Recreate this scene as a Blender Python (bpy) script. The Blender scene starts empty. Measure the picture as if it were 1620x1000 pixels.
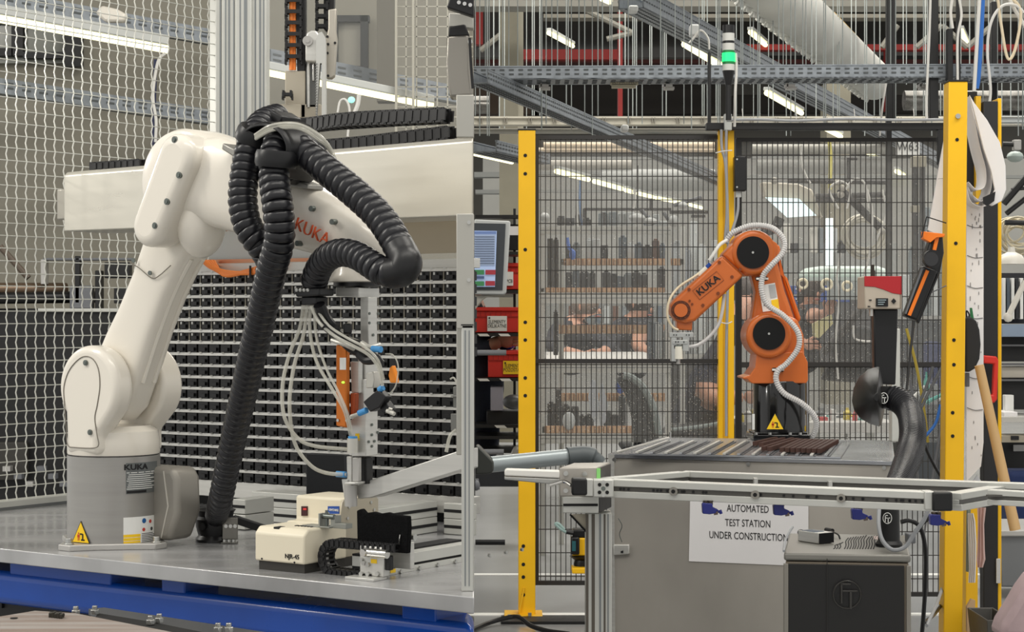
import bpy, bmesh, math, random
from mathutils import Vector, Matrix, Euler, noise
V3 = Vector
random.seed(7)
F = 3000.0; EYE = 1.29
sc = bpy.context.scene
# ---------- camera
cam = bpy.data.cameras.new('camera'); cam_o = bpy.data.objects.new('camera', cam)
sc.collection.objects.link(cam_o); sc.camera = cam_o
cam_o.location = (0, 0, EYE); cam_o.rotation_euler = (math.pi/2, 0, 0)
cam.sensor_width = 36; cam.lens = F/1620*36; cam.clip_end = 200; cam.clip_start = .05
# ---------- light and exposure
sc.view_settings.view_transform = 'Standard'; sc.view_settings.look = 'None'
sc.view_settings.gamma = 1; sc.view_settings.use_curve_mapping = False
sc.view_settings.exposure = 0.0
wd = bpy.data.worlds.new('hall_air'); sc.world = wd; wd.use_nodes = True
wd.node_tree.nodes['Background'].inputs[0].default_value = (1.0, .985, .95, 1)
wd.node_tree.nodes['Background'].inputs[1].default_value = .8
TO0 = V3((-1.10, 4.076, 0)); U0 = V3((.8256, -.5643, 0)); V0 = V3((.5643, .8256, 0))
def area(name, loc, target, sx, sy, power, col=(1, .96, .88)):
    l = bpy.data.lights.new(name, 'AREA'); l.shape = 'RECTANGLE'; l.size = sx; l.size_y = sy; l.energy = power; l.color = col
    o = bpy.data.objects.new(name, l); sc.collection.objects.link(o); o.location = loc
    o.rotation_euler = (V3(target)-V3(loc)).to_track_quat('-Z', 'Y').to_euler()
    return o
area('ceiling_lamp_row', (.2, 2.2, 4.6), (-.3, 4.2, .9), 4.0, .5, 60)
area('ceiling_lamp_row', (2.5, 5.0, 5.2), (1.0, 7.5, .8), 4.0, .6, 135)
area('ceiling_lamp_row', (-3.4, 3.4, 3.6), (-.8, 4.1, 1.0), .3, 2.0, 65)
area('ceiling_lamp_row', (1.5, 11.5, 5.5), (1.8, 12.5, .5), 6.0, 2.5, 560)
area('ceiling_lamp_row', (4.5, 20, 6.3), (4.5, 20, 0), 12.0, 6, 900)
area('added_side_lamp', tuple(TO0+U0*-1.75+V0*.1+V3((0, 0, 2.1))), tuple(TO0+U0*-.2+V0*.5+V3((0, 0, 1.4))), .05, .05, 6)  # small unseen lamp, added to throw fence wire shadows on cover and robot
# ---------- helpers
def lin(c):
    return tuple(((x/255)/12.92 if x <= 10 else ((x/255+.055)/1.055)**2.4) for x in c)
MATS = {}
def mat(name, col, rough=.5, metal=0., nz=0., ns=20., bump=0., bs=200., stretch=None, emit=0., alpha=1., coat=0., trans=0., spec=.5, col2=None, ior=1.45):
    if name in MATS: return MATS[name]
    m = bpy.data.materials.new(name); m.use_nodes = True; nt = m.node_tree; b = nt.nodes['Principled BSDF']
    L = lin(col)
    b.inputs['Base Color'].default_value = (*L, 1); b.inputs['Roughness'].default_value = rough
    b.inputs['Metallic'].default_value = metal; b.inputs['IOR'].default_value = ior
    b.inputs['Coat Weight'].default_value = coat; b.inputs['Transmission Weight'].default_value = trans
    b.inputs['Specular IOR Level'].default_value = spec; b.inputs['Alpha'].default_value = alpha
    if nz > 0 or bump > 0:
        tc = nt.nodes.new('ShaderNodeTexCoord'); mp = nt.nodes.new('ShaderNodeMapping')
        nt.links.new(tc.outputs['Object'], mp.inputs[0])
        if stretch: mp.inputs['Scale'].default_value = stretch
    if nz > 0:
        n = nt.nodes.new('ShaderNodeTexNoise'); n.inputs['Scale'].default_value = ns; n.inputs['Detail'].default_value = 5
        nt.links.new(mp.outputs[0], n.inputs['Vector'])
        r = nt.nodes.new('ShaderNodeValToRGB'); nt.links.new(n.outputs['Fac'], r.inputs[0])
        c2 = lin(col2) if col2 else tuple(min(1, x*(1-nz)) for x in L)
        c3 = L if col2 else tuple(min(1, x*(1+nz*.6)) for x in L)
        r.color_ramp.elements[0].position = .32; r.color_ramp.elements[1].position = .68
        r.color_ramp.elements[0].color = (*c2, 1); r.color_ramp.elements[1].color = (*c3, 1)
        nt.links.new(r.outputs[0], b.inputs['Base Color'])
        mr = nt.nodes.new('ShaderNodeMapRange'); mr.inputs[3].default_value = max(.02, rough-.08); mr.inputs[4].default_value = min(1, rough+.08)
        nt.links.new(n.outputs['Fac'], mr.inputs[0]); nt.links.new(mr.outputs[0], b.inputs['Roughness'])
    if bump > 0:
        n2 = nt.nodes.new('ShaderNodeTexNoise'); n2.inputs['Scale'].default_value = bs; n2.inputs['Detail'].default_value = 3
        nt.links.new(mp.outputs[0], n2.inputs['Vector'])
        bp = nt.nodes.new('ShaderNodeBump'); bp.inputs['Strength'].default_value = bump; bp.inputs['Distance'].default_value = .002
        nt.links.new(n2.outputs['Fac'], bp.inputs['Height']); nt.links.new(bp.outputs[0], b.inputs['Normal'])
    if emit > 0:
        b.inputs['Emission Color'].default_value = (*L, 1); b.inputs['Emission Strength'].default_value = emit
    m.diffuse_color = (*L, 1)
    MATS[name] = m; return m
ROOTLOC = {}
class MB:
    def __init__(s): s.v = []; s.f = []; s.mi = []; s.cur = 0
    def add(s, vs, fs):
        b = len(s.v); s.v += [tuple(x) for x in vs]; s.f += [tuple(b+i for i in f) for f in fs]; s.mi += [s.cur]*len(fs); return s
    def obox(s, o, a, b, c):
        o, a, b, c = V3(o), V3(a), V3(b), V3(c)
        vs = [o, o+a, o+a+b, o+b, o+c, o+a+c, o+a+b+c, o+b+c]
        fs = [(0, 3, 2, 1), (4, 5, 6, 7), (0, 1, 5, 4), (1, 2, 6, 5), (2, 3, 7, 6), (3, 0, 4, 7)]
        if a.cross(b).dot(c) < 0: fs = [f[::-1] for f in fs]
        return s.add(vs, fs)
    def box(s, x0, x1, y0, y1, z0, z1): return s.obox((x0, y0, z0), (x1-x0, 0, 0), (0, y1-y0, 0), (0, 0, z1-z0))
    def cbox(s, c, sx, sy, sz, R=None):
        R = R or Matrix.Identity(3); a, b, e = R@V3((sx, 0, 0)), R@V3((0, sy, 0)), R@V3((0, 0, sz))
        return s.obox(V3(c)-(a+b+e)/2, a, b, e)
    def prism(s, pts, ext):
        pts = [V3(p) for p in pts]; e = V3(ext); n = len(pts)
        nor = V3((0, 0, 0))
        for i in range(n): nor += pts[i].cross(pts[(i+1) % n])
        fs = [tuple(range(n-1, -1, -1)), tuple(range(n, 2*n))]+[(i, (i+1) % n, n+(i+1) % n, n+i) for i in range(n)]
        if nor.dot(e) < 0: fs = [f[::-1] for f in fs]
        return s.add(pts+[p+e for p in pts], fs)
    def rings(s, R, closed=False, caps=True):
        n = len(R[0]); vs = [p for r in R for p in r]; fs = []
        for k in range(len(R)-1+(1 if closed else 0)):
            a = k*n; b = ((k+1) % len(R))*n
            for i in range(n): j = (i+1) % n; fs.append((a+i, a+j, b+j, b+i))
        if caps and not closed: fs += [tuple(range(n-1, -1, -1)), tuple(range((len(R)-1)*n, len(R)*n))]
        return s.add(vs, fs)
    def cyl(s, p0, p1, r0, r1=None, n=16):
        p0, p1 = V3(p0), V3(p1); r1 = r0 if r1 is None else r1
        d = (p1-p0).normalized(); a = d.orthogonal().normalized(); b = d.cross(a)
        ring = lambda p, r: [p+(a*math.cos(t)+b*math.sin(t))*r for t in [2*math.pi*i/n for i in range(n)]]
        return s.rings([ring(p0, r0), ring(p1, r1)])
    def lathe(s, p, axis, prof, n=24):
        p, d = V3(p), V3(axis).normalized(); a = d.orthogonal().normalized(); b = d.cross(a)
        R = [[p+d*h+(a*math.cos(t)+b*math.sin(t))*max(r, 1e-5) for t in [2*math.pi*i/n for i in range(n)]] for r, h in prof]
        return s.rings(R)
    def tube(s, path, r, n=8, caps=True):
        path = [V3(p) for p in path]; m = len(path); R = []; a = None
        for i in range(m):
            t = (path[min(i+1, m-1)]-path[max(i-1, 0)])
            t = t.normalized() if t.length > 0 else V3((0, 0, 1))
            if a is None: a = t.orthogonal().normalized()
            else:
                a = a-t*a.dot(t); a = a.normalized() if a.length > 1e-6 else t.orthogonal().normalized()
            b = t.cross(a); rr = r[i] if isinstance(r, (list, tuple)) else r
            R.append([path[i]+(a*math.cos(q)+b*math.sin(q))*rr for q in [2*math.pi*k/n for k in range(n)]])
        return s.rings(R, caps=caps)
    def ell(s, c, rx, ry, rz, n=16, R=None):
        c = V3(c); R = R or Matrix.Identity(3); rg = []
        for i in range(n//2+1):
            th = math.pi*i/(n//2); 
            rg.append([c+R@V3((rx*max(math.sin(th), 1e-3)*math.cos(2*math.pi*k/n), ry*max(math.sin(th), 1e-3)*math.sin(2*math.pi*k/n), -rz*math.cos(th))) for k in range(n)])
        return s.rings(rg)
    def loft(s, st, n=32, caps=True):
        # station: centre, vector a, vector b, exponent
        R = []
        for c, a, b, e in st:
            c, a, b = V3(c), V3(a), V3(b); r = []
            for k in range(n):
                t = 2*math.pi*(k+.5)/n; ct, sn = math.cos(t), math.sin(t)
                r.append(c+a*(math.copysign(abs(ct)**(2/e), ct))+b*(math.copysign(abs(sn)**(2/e), sn)))
            R.append(r)
        return s.rings(R, caps=caps)
def base_props(o, label=None, cat=None, group=None, kind=None):
    if label: o['label'] = label
    if cat: o['category'] = cat
    if group: o['group'] = group
    if kind: o['kind'] = kind
    return o
def thing(name, label, cat, loc=(0, 0, 0), group=None):
    o = bpy.data.objects.new(name, None); sc.collection.objects.link(o); o.location = loc; o.empty_display_size = .05
    ROOTLOC[o.name] = V3(loc); return base_props(o, label, cat, group)
def fixn(me):
    bm = bmesh.new(); bm.from_mesh(me); bmesh.ops.recalc_face_normals(bm, faces=bm.faces); bm.to_mesh(me); bm.free()
def obj(name, mb, m, parent=None, bev=0, smooth=False, label=None, seg=2, sub=0, kind=None, rec=True):
    me = bpy.data.meshes.new(name)
    if parent is not None: base = ROOTLOC[parent.name]
    else:
        xs = [min(v[i] for v in mb.v) for i in range(3)]; xm = [max(v[i] for v in mb.v) for i in range(3)]
        base = V3(((xs[0]+xm[0])/2, (xs[1]+xm[1])/2, xs[2]))
    me.from_pydata([tuple(V3(v)-base) for v in mb.v], [], mb.f)
    for x in (m if isinstance(m, (list, tuple)) else [m]): me.materials.append(x)
    if any(mb.mi): me.polygons.foreach_set('material_index', mb.mi)
    if rec: fixn(me)
    o = bpy.data.objects.new(name, me); sc.collection.objects.link(o)
    if parent is not None: o.parent = parent; ROOTLOC[o.name] = ROOTLOC[parent.name]
    else: o.location = base; ROOTLOC[o.name] = base
    if bev:
        b = o.modifiers.new('bevel', 'BEVEL'); b.width = bev; b.segments = seg; b.limit_method = 'ANGLE'; b.angle_limit = math.radians(40)
        b.use_clamp_overlap = True
    if sub:
        q = o.modifiers.new('sub', 'SUBSURF'); q.levels = sub; q.render_levels = sub
    if smooth or bev:
        me.polygons.foreach_set('use_smooth', [True]*len(me.polygons))
        if not sub:
            try: me.set_sharp_from_angle(angle=math.radians(35))
            except Exception: pass
    if label: o['label'] = label
    if kind: o['kind'] = kind
    return o
def solo(name, mb, m, label, cat, group=None, kind=None, **k):
    return base_props(obj(name, mb, m, **k), label, cat, group, kind)
def struct(name, mb, m, **k):
    return base_props(obj(name, mb, m, **k), kind='structure')
def dup(src, parent, off=(0, 0, 0), M=None):
    c = src.copy(); sc.collection.objects.link(c); c.parent = parent
    if M is not None: c.matrix_local = M
    else: c.location = V3(src.location)+V3(off)
    ROOTLOC[c.name] = ROOTLOC[parent.name] if parent else V3(c.location); return c
def frame(o, x, y):   # matrix from origin and x,y directions
    x = V3(x).normalized(); z = x.cross(V3(y)).normalized(); y = z.cross(x)
    M = Matrix.Identity(4)
    for i in range(3): M[i][0] = x[i]; M[i][1] = y[i]; M[i][2] = z[i]; M[i][3] = o[i]
    return M
def text(name, body, o, x, y, size, m, parent=None, align='CENTER', bold=0., bend=None, sx=1., label=None, ext=.0006):
    cu = bpy.data.curves.new(name, 'FONT'); cu.body = body; cu.size = size; cu.align_x = align; cu.align_y = 'CENTER'
    cu.extrude = ext; cu.offset = bold; cu.resolution_u = 3
    t = bpy.data.objects.new('tmp', cu); me = bpy.data.meshes.new_from_object(t); bpy.data.objects.remove(t); 
    me.materials.clear(); me.materials.append(m)
    M = frame(V3(o), x, y)
    for v in me.vertices:
        c = V3(v.co); c.x *= sx
        if bend:    # bend = (axis point, radius)
            ax, r = bend; p = M@V3((0, 0, 0)); a0 = math.atan2(p.y-ax.y, p.x-ax.x); a = a0+c.x/r
            rr = r+.0006+c.z; v.co = V3((ax.x+math.cos(a)*rr, ax.y+math.sin(a)*rr, p.z+c.y))
        else: v.co = M@c
    base = ROOTLOC[parent.name] if parent is not None else V3((0, 0, 0))
    me.transform(Matrix.Translation(-base)); me.name = name
    ob = bpy.data.objects.new(name, me); sc.collection.objects.link(ob)
    if parent is not None: ob.parent = parent
    ROOTLOC[ob.name] = base
    if label: ob['label'] = label
    return ob
def P(x, y, d): return V3(((x-810)/F*d, d, EYE-(y-500)/F*d))
def spl(pts, n=8):   # catmull-rom
    pts = [V3(p) for p in pts]; Q = [pts[0]*2-pts[1]]+pts+[pts[-1]*2-pts[-2]]; out = []
    for i in range(1, len(Q)-2):
        a, b, c, d = Q[i-1:i+3]
        for k in range(n):
            t = k/n; out.append(.5*((2*b)+(c-a)*t+(2*a-5*b+4*c-d)*t*t+(3*b-a-3*c+d)*t**3))
    return out+[Q[-2]]
def even(path, step):
    out = [path[0]]; acc = 0
    for a, b in zip(path, path[1:]):
        L = (b-a).length; t = step-acc
        while t <= L: out.append(a+(b-a)*(t/L)); t += step
        acc = (acc+L) % step if L+acc >= step else acc+L
    return out
def pbox(mb, x0, y0, x1, y1, d, th):   # box seen face-on, front face at depth d
    a = P(x0, y1, d); b = P(x1, y0, d); return mb.box(a.x, b.x, d, d+th, a.z, b.z)
def ppoly(mb, pts, d, th): return mb.prism([P(x, y, d) for x, y in pts], (0, th, 0))
def circ(cx, cy, rx, ry=None, n=20, a0=0, a1=360):
    ry = ry or rx; full = abs(a1-a0) >= 360
    return [(cx+rx*math.cos(math.radians(a0+(a1-a0)*i/(n if full else n-1))), cy+ry*math.sin(math.radians(a0+(a1-a0)*i/(n if full else n-1)))) for i in range(n)]
# robot table frame
TO = V3((-1.10, 4.076, 0)); U = V3((.825, -.564, 0)).normalized(); VV = V3((-U.y, U.x, 0)); Z = V3((0, 0, 1)); TZ0 = .79
def W(u, v, z): return TO+U*u+VV*v+Z*z
def TV(x, y, v):
    r = V3(((x-810)/F, 1, 0)); d = (v+TO.dot(VV))/r.dot(VV); return P(x, y, d)
def TU(x, y, u):
    r = V3(((x-810)/F, 1, 0)); d = (u+TO.dot(U))/r.dot(U); return P(x, y, d)
def TH(x, y, z): return P(x, y, F*(EYE-z)/(y-500))
def uv(p): q = V3(p)-TO; return q.dot(U), q.dot(VV)
# ---------- materials
ALU = mat('brushed_aluminium', (202, 201, 196), .38, .5, .10, 3, stretch=(1, 1, 30))
ALUM = mat('anodised_profile', (196, 196, 190), .42, .35, .05, 8)
STEEL = mat('satin_steel', (180, 178, 174), .4, .5, .16, 4, .05, 300)
SHEET = mat('stainless_sheet', (176, 171, 163), .4, .35, .2, 2.2, .04, 200, stretch=(1, 1, .6))
CHROME = mat('polished_steel', (205, 203, 198), .16, .95)
PLATE = mat('table_plate', (176, 176, 176), .22, .35, .2, 3.5, stretch=(1, 3, 1))
BLK = mat('black_plastic', (18, 18, 20), .38, 0, .1, 30)
BLKR = mat('black_ribbed_hose', (24, 24, 28), .32, 0, .1, 60)
BLKM = mat('black_powder_coat', (22, 22, 23), .5, 0, .1, 40)
DARK = mat('dark_recess', (14, 14, 15), .7)
WHITE = mat('white_robot_enamel', (226, 220, 208), .24, 0, coat=.3)
CREAM = mat('cream_enamel', (228, 219, 196), .4)
ORG = mat('orange_robot_enamel', (196, 100, 38), .36, 0, .05, 10, coat=.15)
YEL = mat('yellow_powder_coat', (240, 186, 18), .45, 0, .05, 6)
BLUE = mat('blue_enamel', (4, 66, 156), .25, 0, .12, 6, .15, 12, coat=.2)
PAPER = mat('white_paper', (228, 226, 226), .8, 0, .02, 5)
INK = mat('black_ink', (18, 18, 20), .6)
CABLEW = mat('white_cable', (214, 212, 206), .5)
CABLEG = mat('grey_cable', (150, 152, 155), .5)
CLEAR = mat('clear_tubing', (216, 214, 202), .2, 0, alpha=.5, coat=.3)
RED = mat('red_plastic', (206, 44, 32), .45)
BOLT = mat('zinc_bolt', (190, 190, 186), .28, .9)
GREYP = mat('grey_plastic', (104, 106, 110), .5, 0, .05, 20)
YLAB = mat('yellow_label', (244, 200, 30), .5)
WLAB = mat('white_label', (232, 232, 228), .5)
GALV = mat('galvanised_steel', (136, 142, 148), .45, .45, .22, 25)
SKIN = mat('skin', (186, 138, 114), .55, 0, .06, 30)
NAVY = mat('dark_navy_cloth', (38, 42, 56), .85, 0, .15, 60)
HAIR = mat('brown_hair', (52, 38, 32), .6, 0, .3, 80)
TUBE = mat('lit_tube', (255, 249, 196), .5, emit=1.9)
ONAMES = ['leftmost', 'second', 'third', 'fourth', 'fifth', 'sixth', 'seventh', 'eighth', 'ninth', 'tenth', 'eleventh', 'twelfth', 'thirteenth', 'fourteenth', 'fifteenth', 'sixteenth', 'seventeenth', 'eighteenth', 'nineteenth', 'twentieth', 'twenty-first', 'twenty-second', 'twenty-third', 'twenty-fourth']
def ORD(i, n):
    if i == 0: return 'leftmost in its row'
    if i == n-1: return 'rightmost in its row'
    return ONAMES[i]+' from the left'
# ======================================================= LEFT CELL
# ---- base table
uR0, uR1 = uv(TH(750, 945, TZ0)), None
tb = thing('machine_table', 'long aluminium-topped machine table on a blue steel frame, carrying the white robot', 'table', W(.6, .4, 0))
def vcut(v): return uv(TV(750, 700, v))[0]
m = MB(); u0 = -.75
m.prism([W(u0, 0, TZ0-.03), W(vcut(0), 0, TZ0-.03), W(vcut(1.05), 1.05, TZ0-.03), W(u0, 1.05, TZ0-.03)], (0, 0, .03))
obj('top_plate', m, PLATE, tb, bev=.002)
m = MB(); r = .0; 
def beam(v0, v1, z0, z1):
    m = MB(); m.prism([W(u0, v0, z0), W(vcut(v0), v0, z0), W(vcut(v1), v1, z0), W(u0, v1, z0)], (0, 0, z1-z0)); return m
obj('blue_beam', beam(.03, .15, TZ0-.128, TZ0-.055), BLUE, tb, bev=.018, seg=5)
obj('blue_beam', beam(.7, .82, TZ0-.128, TZ0-.055), BLUE, tb, bev=.02, seg=3)
for x0, x1 in ((18, 178), (258, 295), (638, 692)):
    a, b = uv(TV(x0, 900, .04))[0], uv(TV(x1, 900, .04))[0]
    m = MB(); m.obox(W(a, .035, TZ0-.06), U*(b-a), VV*.1, Z*.03); obj('spacer_block', m, BLUE, tb, bev=.003)
# front cross tubes and legs reaching the floor
for u in (-.6, .15, .88):
    m = MB(); m.obox(W(u, .2, 0), U*.09, VV*.09, Z*(TZ0-.1)); obj('leg', m, BLUE, tb, bev=.01)
m = MB(); m.prism([W(-.75, .16, .0), W(vcut(.16), .16, .0), W(vcut(.5), .5, .0), W(-.75, .5, .0)], (0, 0, TZ0-.13))
ca = solo('lower_cabinet', m, mat('charcoal_panel', (48, 48, 47), .6), 'charcoal panelled cabinet below the blue beam', 'cabinet', bev=.004)
m = MB(); a = TV(-4, 958, .155); m.obox(TV(-3, 952, .152), U*.012, VV*.008, Z*-.014); obj('panel_latch', m, BLKM, ca)
# ---- fixture plate in the foreground
fx = thing('fixture_rail', 'worn striped metal fixture plate with bolts, below the blue beam in the bottom left corner', 'machine part', V3((TH(90, 985, .74).x, TH(90, 985, .74).y, 0)))
zf = .74
PW = mat('worn_fixture', (176, 172, 168), .5, .3, .5, 3, stretch=(.6, 8, 1), col2=(138, 118, 106))
def fq(pts, z, th, name, mt, **k):
    m = MB(); m.prism([TH(x, y, z) for x, y in pts], (0, 0, -th)); return obj(name, m, mt, fx, **k)
fq([(-60, 985), (55, 966), (120, 970), (290, 1003), (290, 1080), (-60, 1080)], zf, .02, 'plate', PW, bev=.002)
fq([(140, 963), (165, 961), (420, 1000), (420, 1080), (330, 1080)], zf-.012, .012, 'rail', mat('dark_rail', (88, 90, 92), .35, .6), bev=.001)
fq([(155, 970), (240, 984), (330, 1002), (300, 1012), (150, 978)], zf-.009, .004, 'groove', DARK)
for i, (x, y) in enumerate([(120, 973), (150, 972), (238, 988), (252, 985), (345, 1000), (362, 1000)]):
    p = TH(x, y, zf-.008); m = MB(); m.cyl(p, p+Z*.009, .0085, n=6); m.cyl(p+Z*.009, p+Z*.016, .005, n=10); obj('bolt', m, BOLT, fx, bev=.0008)
m = MB(); p = TH(90, 977, zf)
for k in range(5): m.cbox(p+U*(.007*k-.015)+Z*.004, .005, .02, .008+.003*(k % 2))
m.cyl(p+Z*.006-U*.018, p+Z*.006+U*.018, .003); obj('clamp', m, mat('blackened_steel', (70, 68, 62), .4, .8), fx, bev=.0006)
m = MB(); q = TH(90, 1010, zf); m.box(q.x-.2, q.x+.12, q.y-.1, q.y+.05, 0, zf-.021); obj('pedestal', m, mat('charcoal_panel', (62, 62, 60), .5), fx, bev=.004)
m = MB(); p = TH(22, 978, zf+.001); m.cyl(p, p+Z*.0006, .007); obj('hole', m, DARK, fx)
# ---- white robot
rb = thing('robot_arm', 'white six-axis robot arm on a steel base, carrying black ribbed hoses', 'robot', W(.147, .19, TZ0))
RC = W(.147, .19, 0)
GRB = mat('robot_base_steel', (160, 158, 154), .38, .5, .08, 3, stretch=(1, 1, 18))
m = MB(); m.lathe(RC+Z*(TZ0+.012), Z, [(.1, 0), (.1, .185), (.0965, .186), (.0965, .19)], 64); rbase = obj('base', m, GRB, rb, smooth=True)
m = MB(); pts = []
for k in range(4):
    a = math.radians(45*0+90*k)+math.atan2(U.y, U.x)+.0
    for da, r in ((-.12, .145), (.12, .145), (.45, .112), (math.pi/2-.45, .112)): pts.append(RC+V3((math.cos(a+da)*r, math.sin(a+da)*r, TZ0)))
m.prism(pts, (0, 0, .013)); fl = obj('flange', m, STEEL, rb, bev=.002)
for k in range(4):
    a = 90*k; a = math.radians(a)+math.atan2(U.y, U.x); p = RC+V3((math.cos(a)*.13, math.sin(a)*.13, TZ0+.013))
    m = MB(); m.cyl(p, p+Z*.003, .011); m.cyl(p+Z*.003, p+Z*.013, .0075, n=12); obj('bolt', m, BOLT, fl, bev=.0007)
# rear connector box of the base
m = MB()
m.prism([RC+U*x+VV*.1+Z*z for x, z in [(.03, TZ0+.014), (.14, TZ0+.014), (.168, TZ0+.075), (.165, TZ0+.15), (.15, TZ0+.172), (.03, TZ0+.172)]], VV*-.075)
cb = obj('connector_housing', m, GREYP if 0 else mat('cast_grey', (150, 146, 138), .5, .45), rb, bev=.012, seg=4)
m = MB(); m.prism([RC+U*x+VV*.024+Z*z for x, z in [(.118, TZ0+.02), (.121, TZ0+.02), (.142, TZ0+.09), (.128, TZ0+.165), (.125, TZ0+.165), (.138, TZ0+.09)]], VV*.001); obj('cover_seam', m, mat('seam_light', (190, 186, 176), .5), cb)
# shoulder turret
zc = 1.137; ucs = .172
def UVp(u, v, z): return W(u, v, z)
m = MB(); m.lathe(RC+Z*(TZ0+.2), Z, [(.099, 0), (.1, .003), (.1, .03), (.096, .05), (.08, .062), (.0, .064)], 64); tur = obj('turret', m, WHITE, rb, smooth=True)
m = MB(); m.lathe(RC+Z*(TZ0+.1985), Z, [(.0985, 0), (.0985, .003)], 64); obj('seam', m, INK, tur)
def cheek(v0, v1, r, name, bev, lo, hi):
    out = []
    for t in range(0, 41):
        a = math.radians(-38+256*t/40); out.append((ucs+r*math.cos(a), zc+r*math.sin(a)))
    out += [(lo, TZ0+.25), (lo, TZ0+.203), (hi, TZ0+.203), (hi, TZ0+.25)]
    m = MB(); m.prism([W(u, v0, z) for u, z in out], VV*(v1-v0)); return obj(name, m, WHITE, rb, bev=bev, seg=6)
ck = cheek(.088, .142, .09, 'shoulder_cheek', .016, .103, .205)
ck2 = cheek(.226, .288, .09, 'shoulder_cheek', .018, .09, .2)
# cover outline groove on the near cheek
pts = [(104, 640), (103, 612), (112, 585), (130, 566), (146, 566), (157, 582), (160, 610), (156, 640), (152, 662), (156, 690), (158, 704), (150, 709), (120, 708), (109, 704), (107, 680)]
pth = spl([TV(x, y, .0872)-U*.004 for x, y in pts]+[TV(*pts[0], .0872)-U*.004], 5)
m = MB(); m.tube(pth, .0011, 6); obj('cover_groove', m, mat('dark_seam', (120, 114, 104), .6), ck)
for x, y in ((136, 574), (143, 684)):
    p = TV(x, y, .087); m = MB(); m.cyl(p, p-VV*.003, .006); m.cyl(p-VV*.003, p-VV*.004, .004, n=6); obj('screw', m, mat('dark_steel', (110, 116, 112), .35, .8), ck)
# upper arm
def stn(cx, cy, v, a, b, e=4, tilt=0):
    c = TV(cx, cy, v); u = (U*math.cos(tilt)+Z*math.sin(tilt)); return (c, u*a, VV*b, e)
m = MB()
cs = W(ucs, .184, zc); ce = TV(318, 288, .184)
d = (ce-cs).normalized(); pr = VV.cross(d).normalized()
st = []
for t, a, b, e in [(-.13, .03, .038, 3), (-.1, .06, .041, 3.5), (-.02, .074, .043, 4), (.08, .07, .043, 4), (.2, .066, .043, 4.5), (.33, .06, .042, 4.5), (.5, .058, .042, 4.5), (.66, .063, .043, 4.5), (.78, .078, .05, 4), (.88, .09, .055, 3.5), (.98, .09, .05, 3)]:
    st.append((cs.lerp(ce, t), pr*a, VV*b, e))
m.loft(st, 48); ua = obj('upper_arm', m, WHITE, rb, smooth=True)
for q in (-.014, .018):   # raised ribs down the front face of the arm
    m = MB(); pp = [cs.lerp(ce, t)+pr*(-a) * 1 for t, a in ((.12, .0665), (.25, .051), (.4, .0455), (.55, .044), (.7, .051))]
    pp = [cs.lerp(ce, t)-pr*(-1)*a*1.0+VV*q for t, a in ((.1, .069), (.25, .062), (.4, .0575), (.55, .0575), (.7, .0665))]
    m.tube(spl(pp, 5), .006, 8); obj('stiffening_rib', m, WHITE, ua, smooth=True)
# elbow
m = MB(); m.lathe(ce+VV*.075, -VV, [(.06, 0), (.094, .006), (.105, .02), (.108, .045), (.108, .13), (.102, .145), (.085, .155), (.06, .16)], 56); eb = obj('elbow', m, WHITE, rb, smooth=True)
m = MB(); m.ell(TV(318, 352, .15), .052, .06, .075, 32); obj('elbow_boss', m, WHITE, eb, smooth=True)
# belt cover pill on near side
p1 = TV(272, 249, .055); p2 = TV(229, 357, .055); ax = (p1-p2).normalized(); sd = ax.cross(VV).normalized()
def stad(p1, p2, r1, r2, n=14):
    o = []
    for k in range(n+1): a = math.pi*k/n; o.append(p1+sd*(math.cos(a)*r1)+ax*(math.sin(a)*r1))
    for k in range(n+1): a = math.pi*k/n; o.append(p2-sd*(math.cos(a)*r2)-ax*(math.sin(a)*r2))
    return o
m = MB(); m.prism(stad(p1, p2, .05, .044), VV*.085); cp = obj('belt_cover', m, WHITE, rb, bev=.022, seg=6)
for x, y in ((283, 277), (264, 319), (245, 357), (276, 221)):
    p = TV(x, y, .056); m = MB(); m.cyl(p+VV*.004, p-VV*.0015, .0068); m.cyl(p-VV*.0015, p-VV*.003, .0045, n=6); obj('screw', m, mat('dark_steel', (110, 116, 112), .35, .8), cp)
for x, y in ((212, 412), (238, 432)):
    p = TV(x, y, .137); m = MB(); m.cyl(p, p-VV*.003, .005); obj('screw', m, mat('dark_steel', (110, 116, 112), .35, .8), ua)
m = MB(); m.tube(spl([TV(x, y, .138) for x, y in ((206, 416), (220, 424), (240, 440), (252, 436), (270, 420))], 4), .0012, 6); obj('arm_seam', m, mat('dark_seam', (120, 114, 104), .6), ua)
# forearm
vf = .16
fa = [(318, 288, .095, .075, 3), (352, 288, .096, .072, 3), (400, 305, .087, .066, 3.2), (440, 325, .078, .062, 3.4), (490, 345, .066, .057, 3.4), (540, 365, .057, .052, 3.2), (580, 382, .046, .047, 2.8), (606, 395, .034, .04, 2.5), (619, 403, .015, .022, 2.2)]
P0 = TV(318, 275, vf); P1 = TV(610, 398, vf); fd = (P1-P0).normalized(); fp = fd.cross(VV).normalized()
m = MB(); m.loft([(TV(x, y, vf), fp*a, VV*b, e) for x, y, a, b, e in fa], 48); fo = obj('forearm', m, WHITE, rb, smooth=True)
m = MB(); 
q = [TV(x, y, .075) for x, y in ((352, 226), (378, 240), (372, 250), (350, 236))]
m.prism(q, VV*.12); obj('hose_bracket', m, mat('grey_bracket', (150, 148, 142), .4, .6), rb, bev=.003)
m = MB(); m.prism([TV(x, y, .1) for x, y in ((440, 283), (456, 280), (486, 292), (486, 299), (440, 292))], VV*.05); hb = obj('hose_bracket', m, mat('grey_bracket', (150, 148, 142), .4, .6), rb, bev=.002)
for x, y in ((466, 287), (479, 289)):
    p = TV(x, y, .105)+Z*.003; m = MB(); m.cyl(p, p+Z*.006, .005); obj('bolt', m, BLKM, hb)
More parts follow.
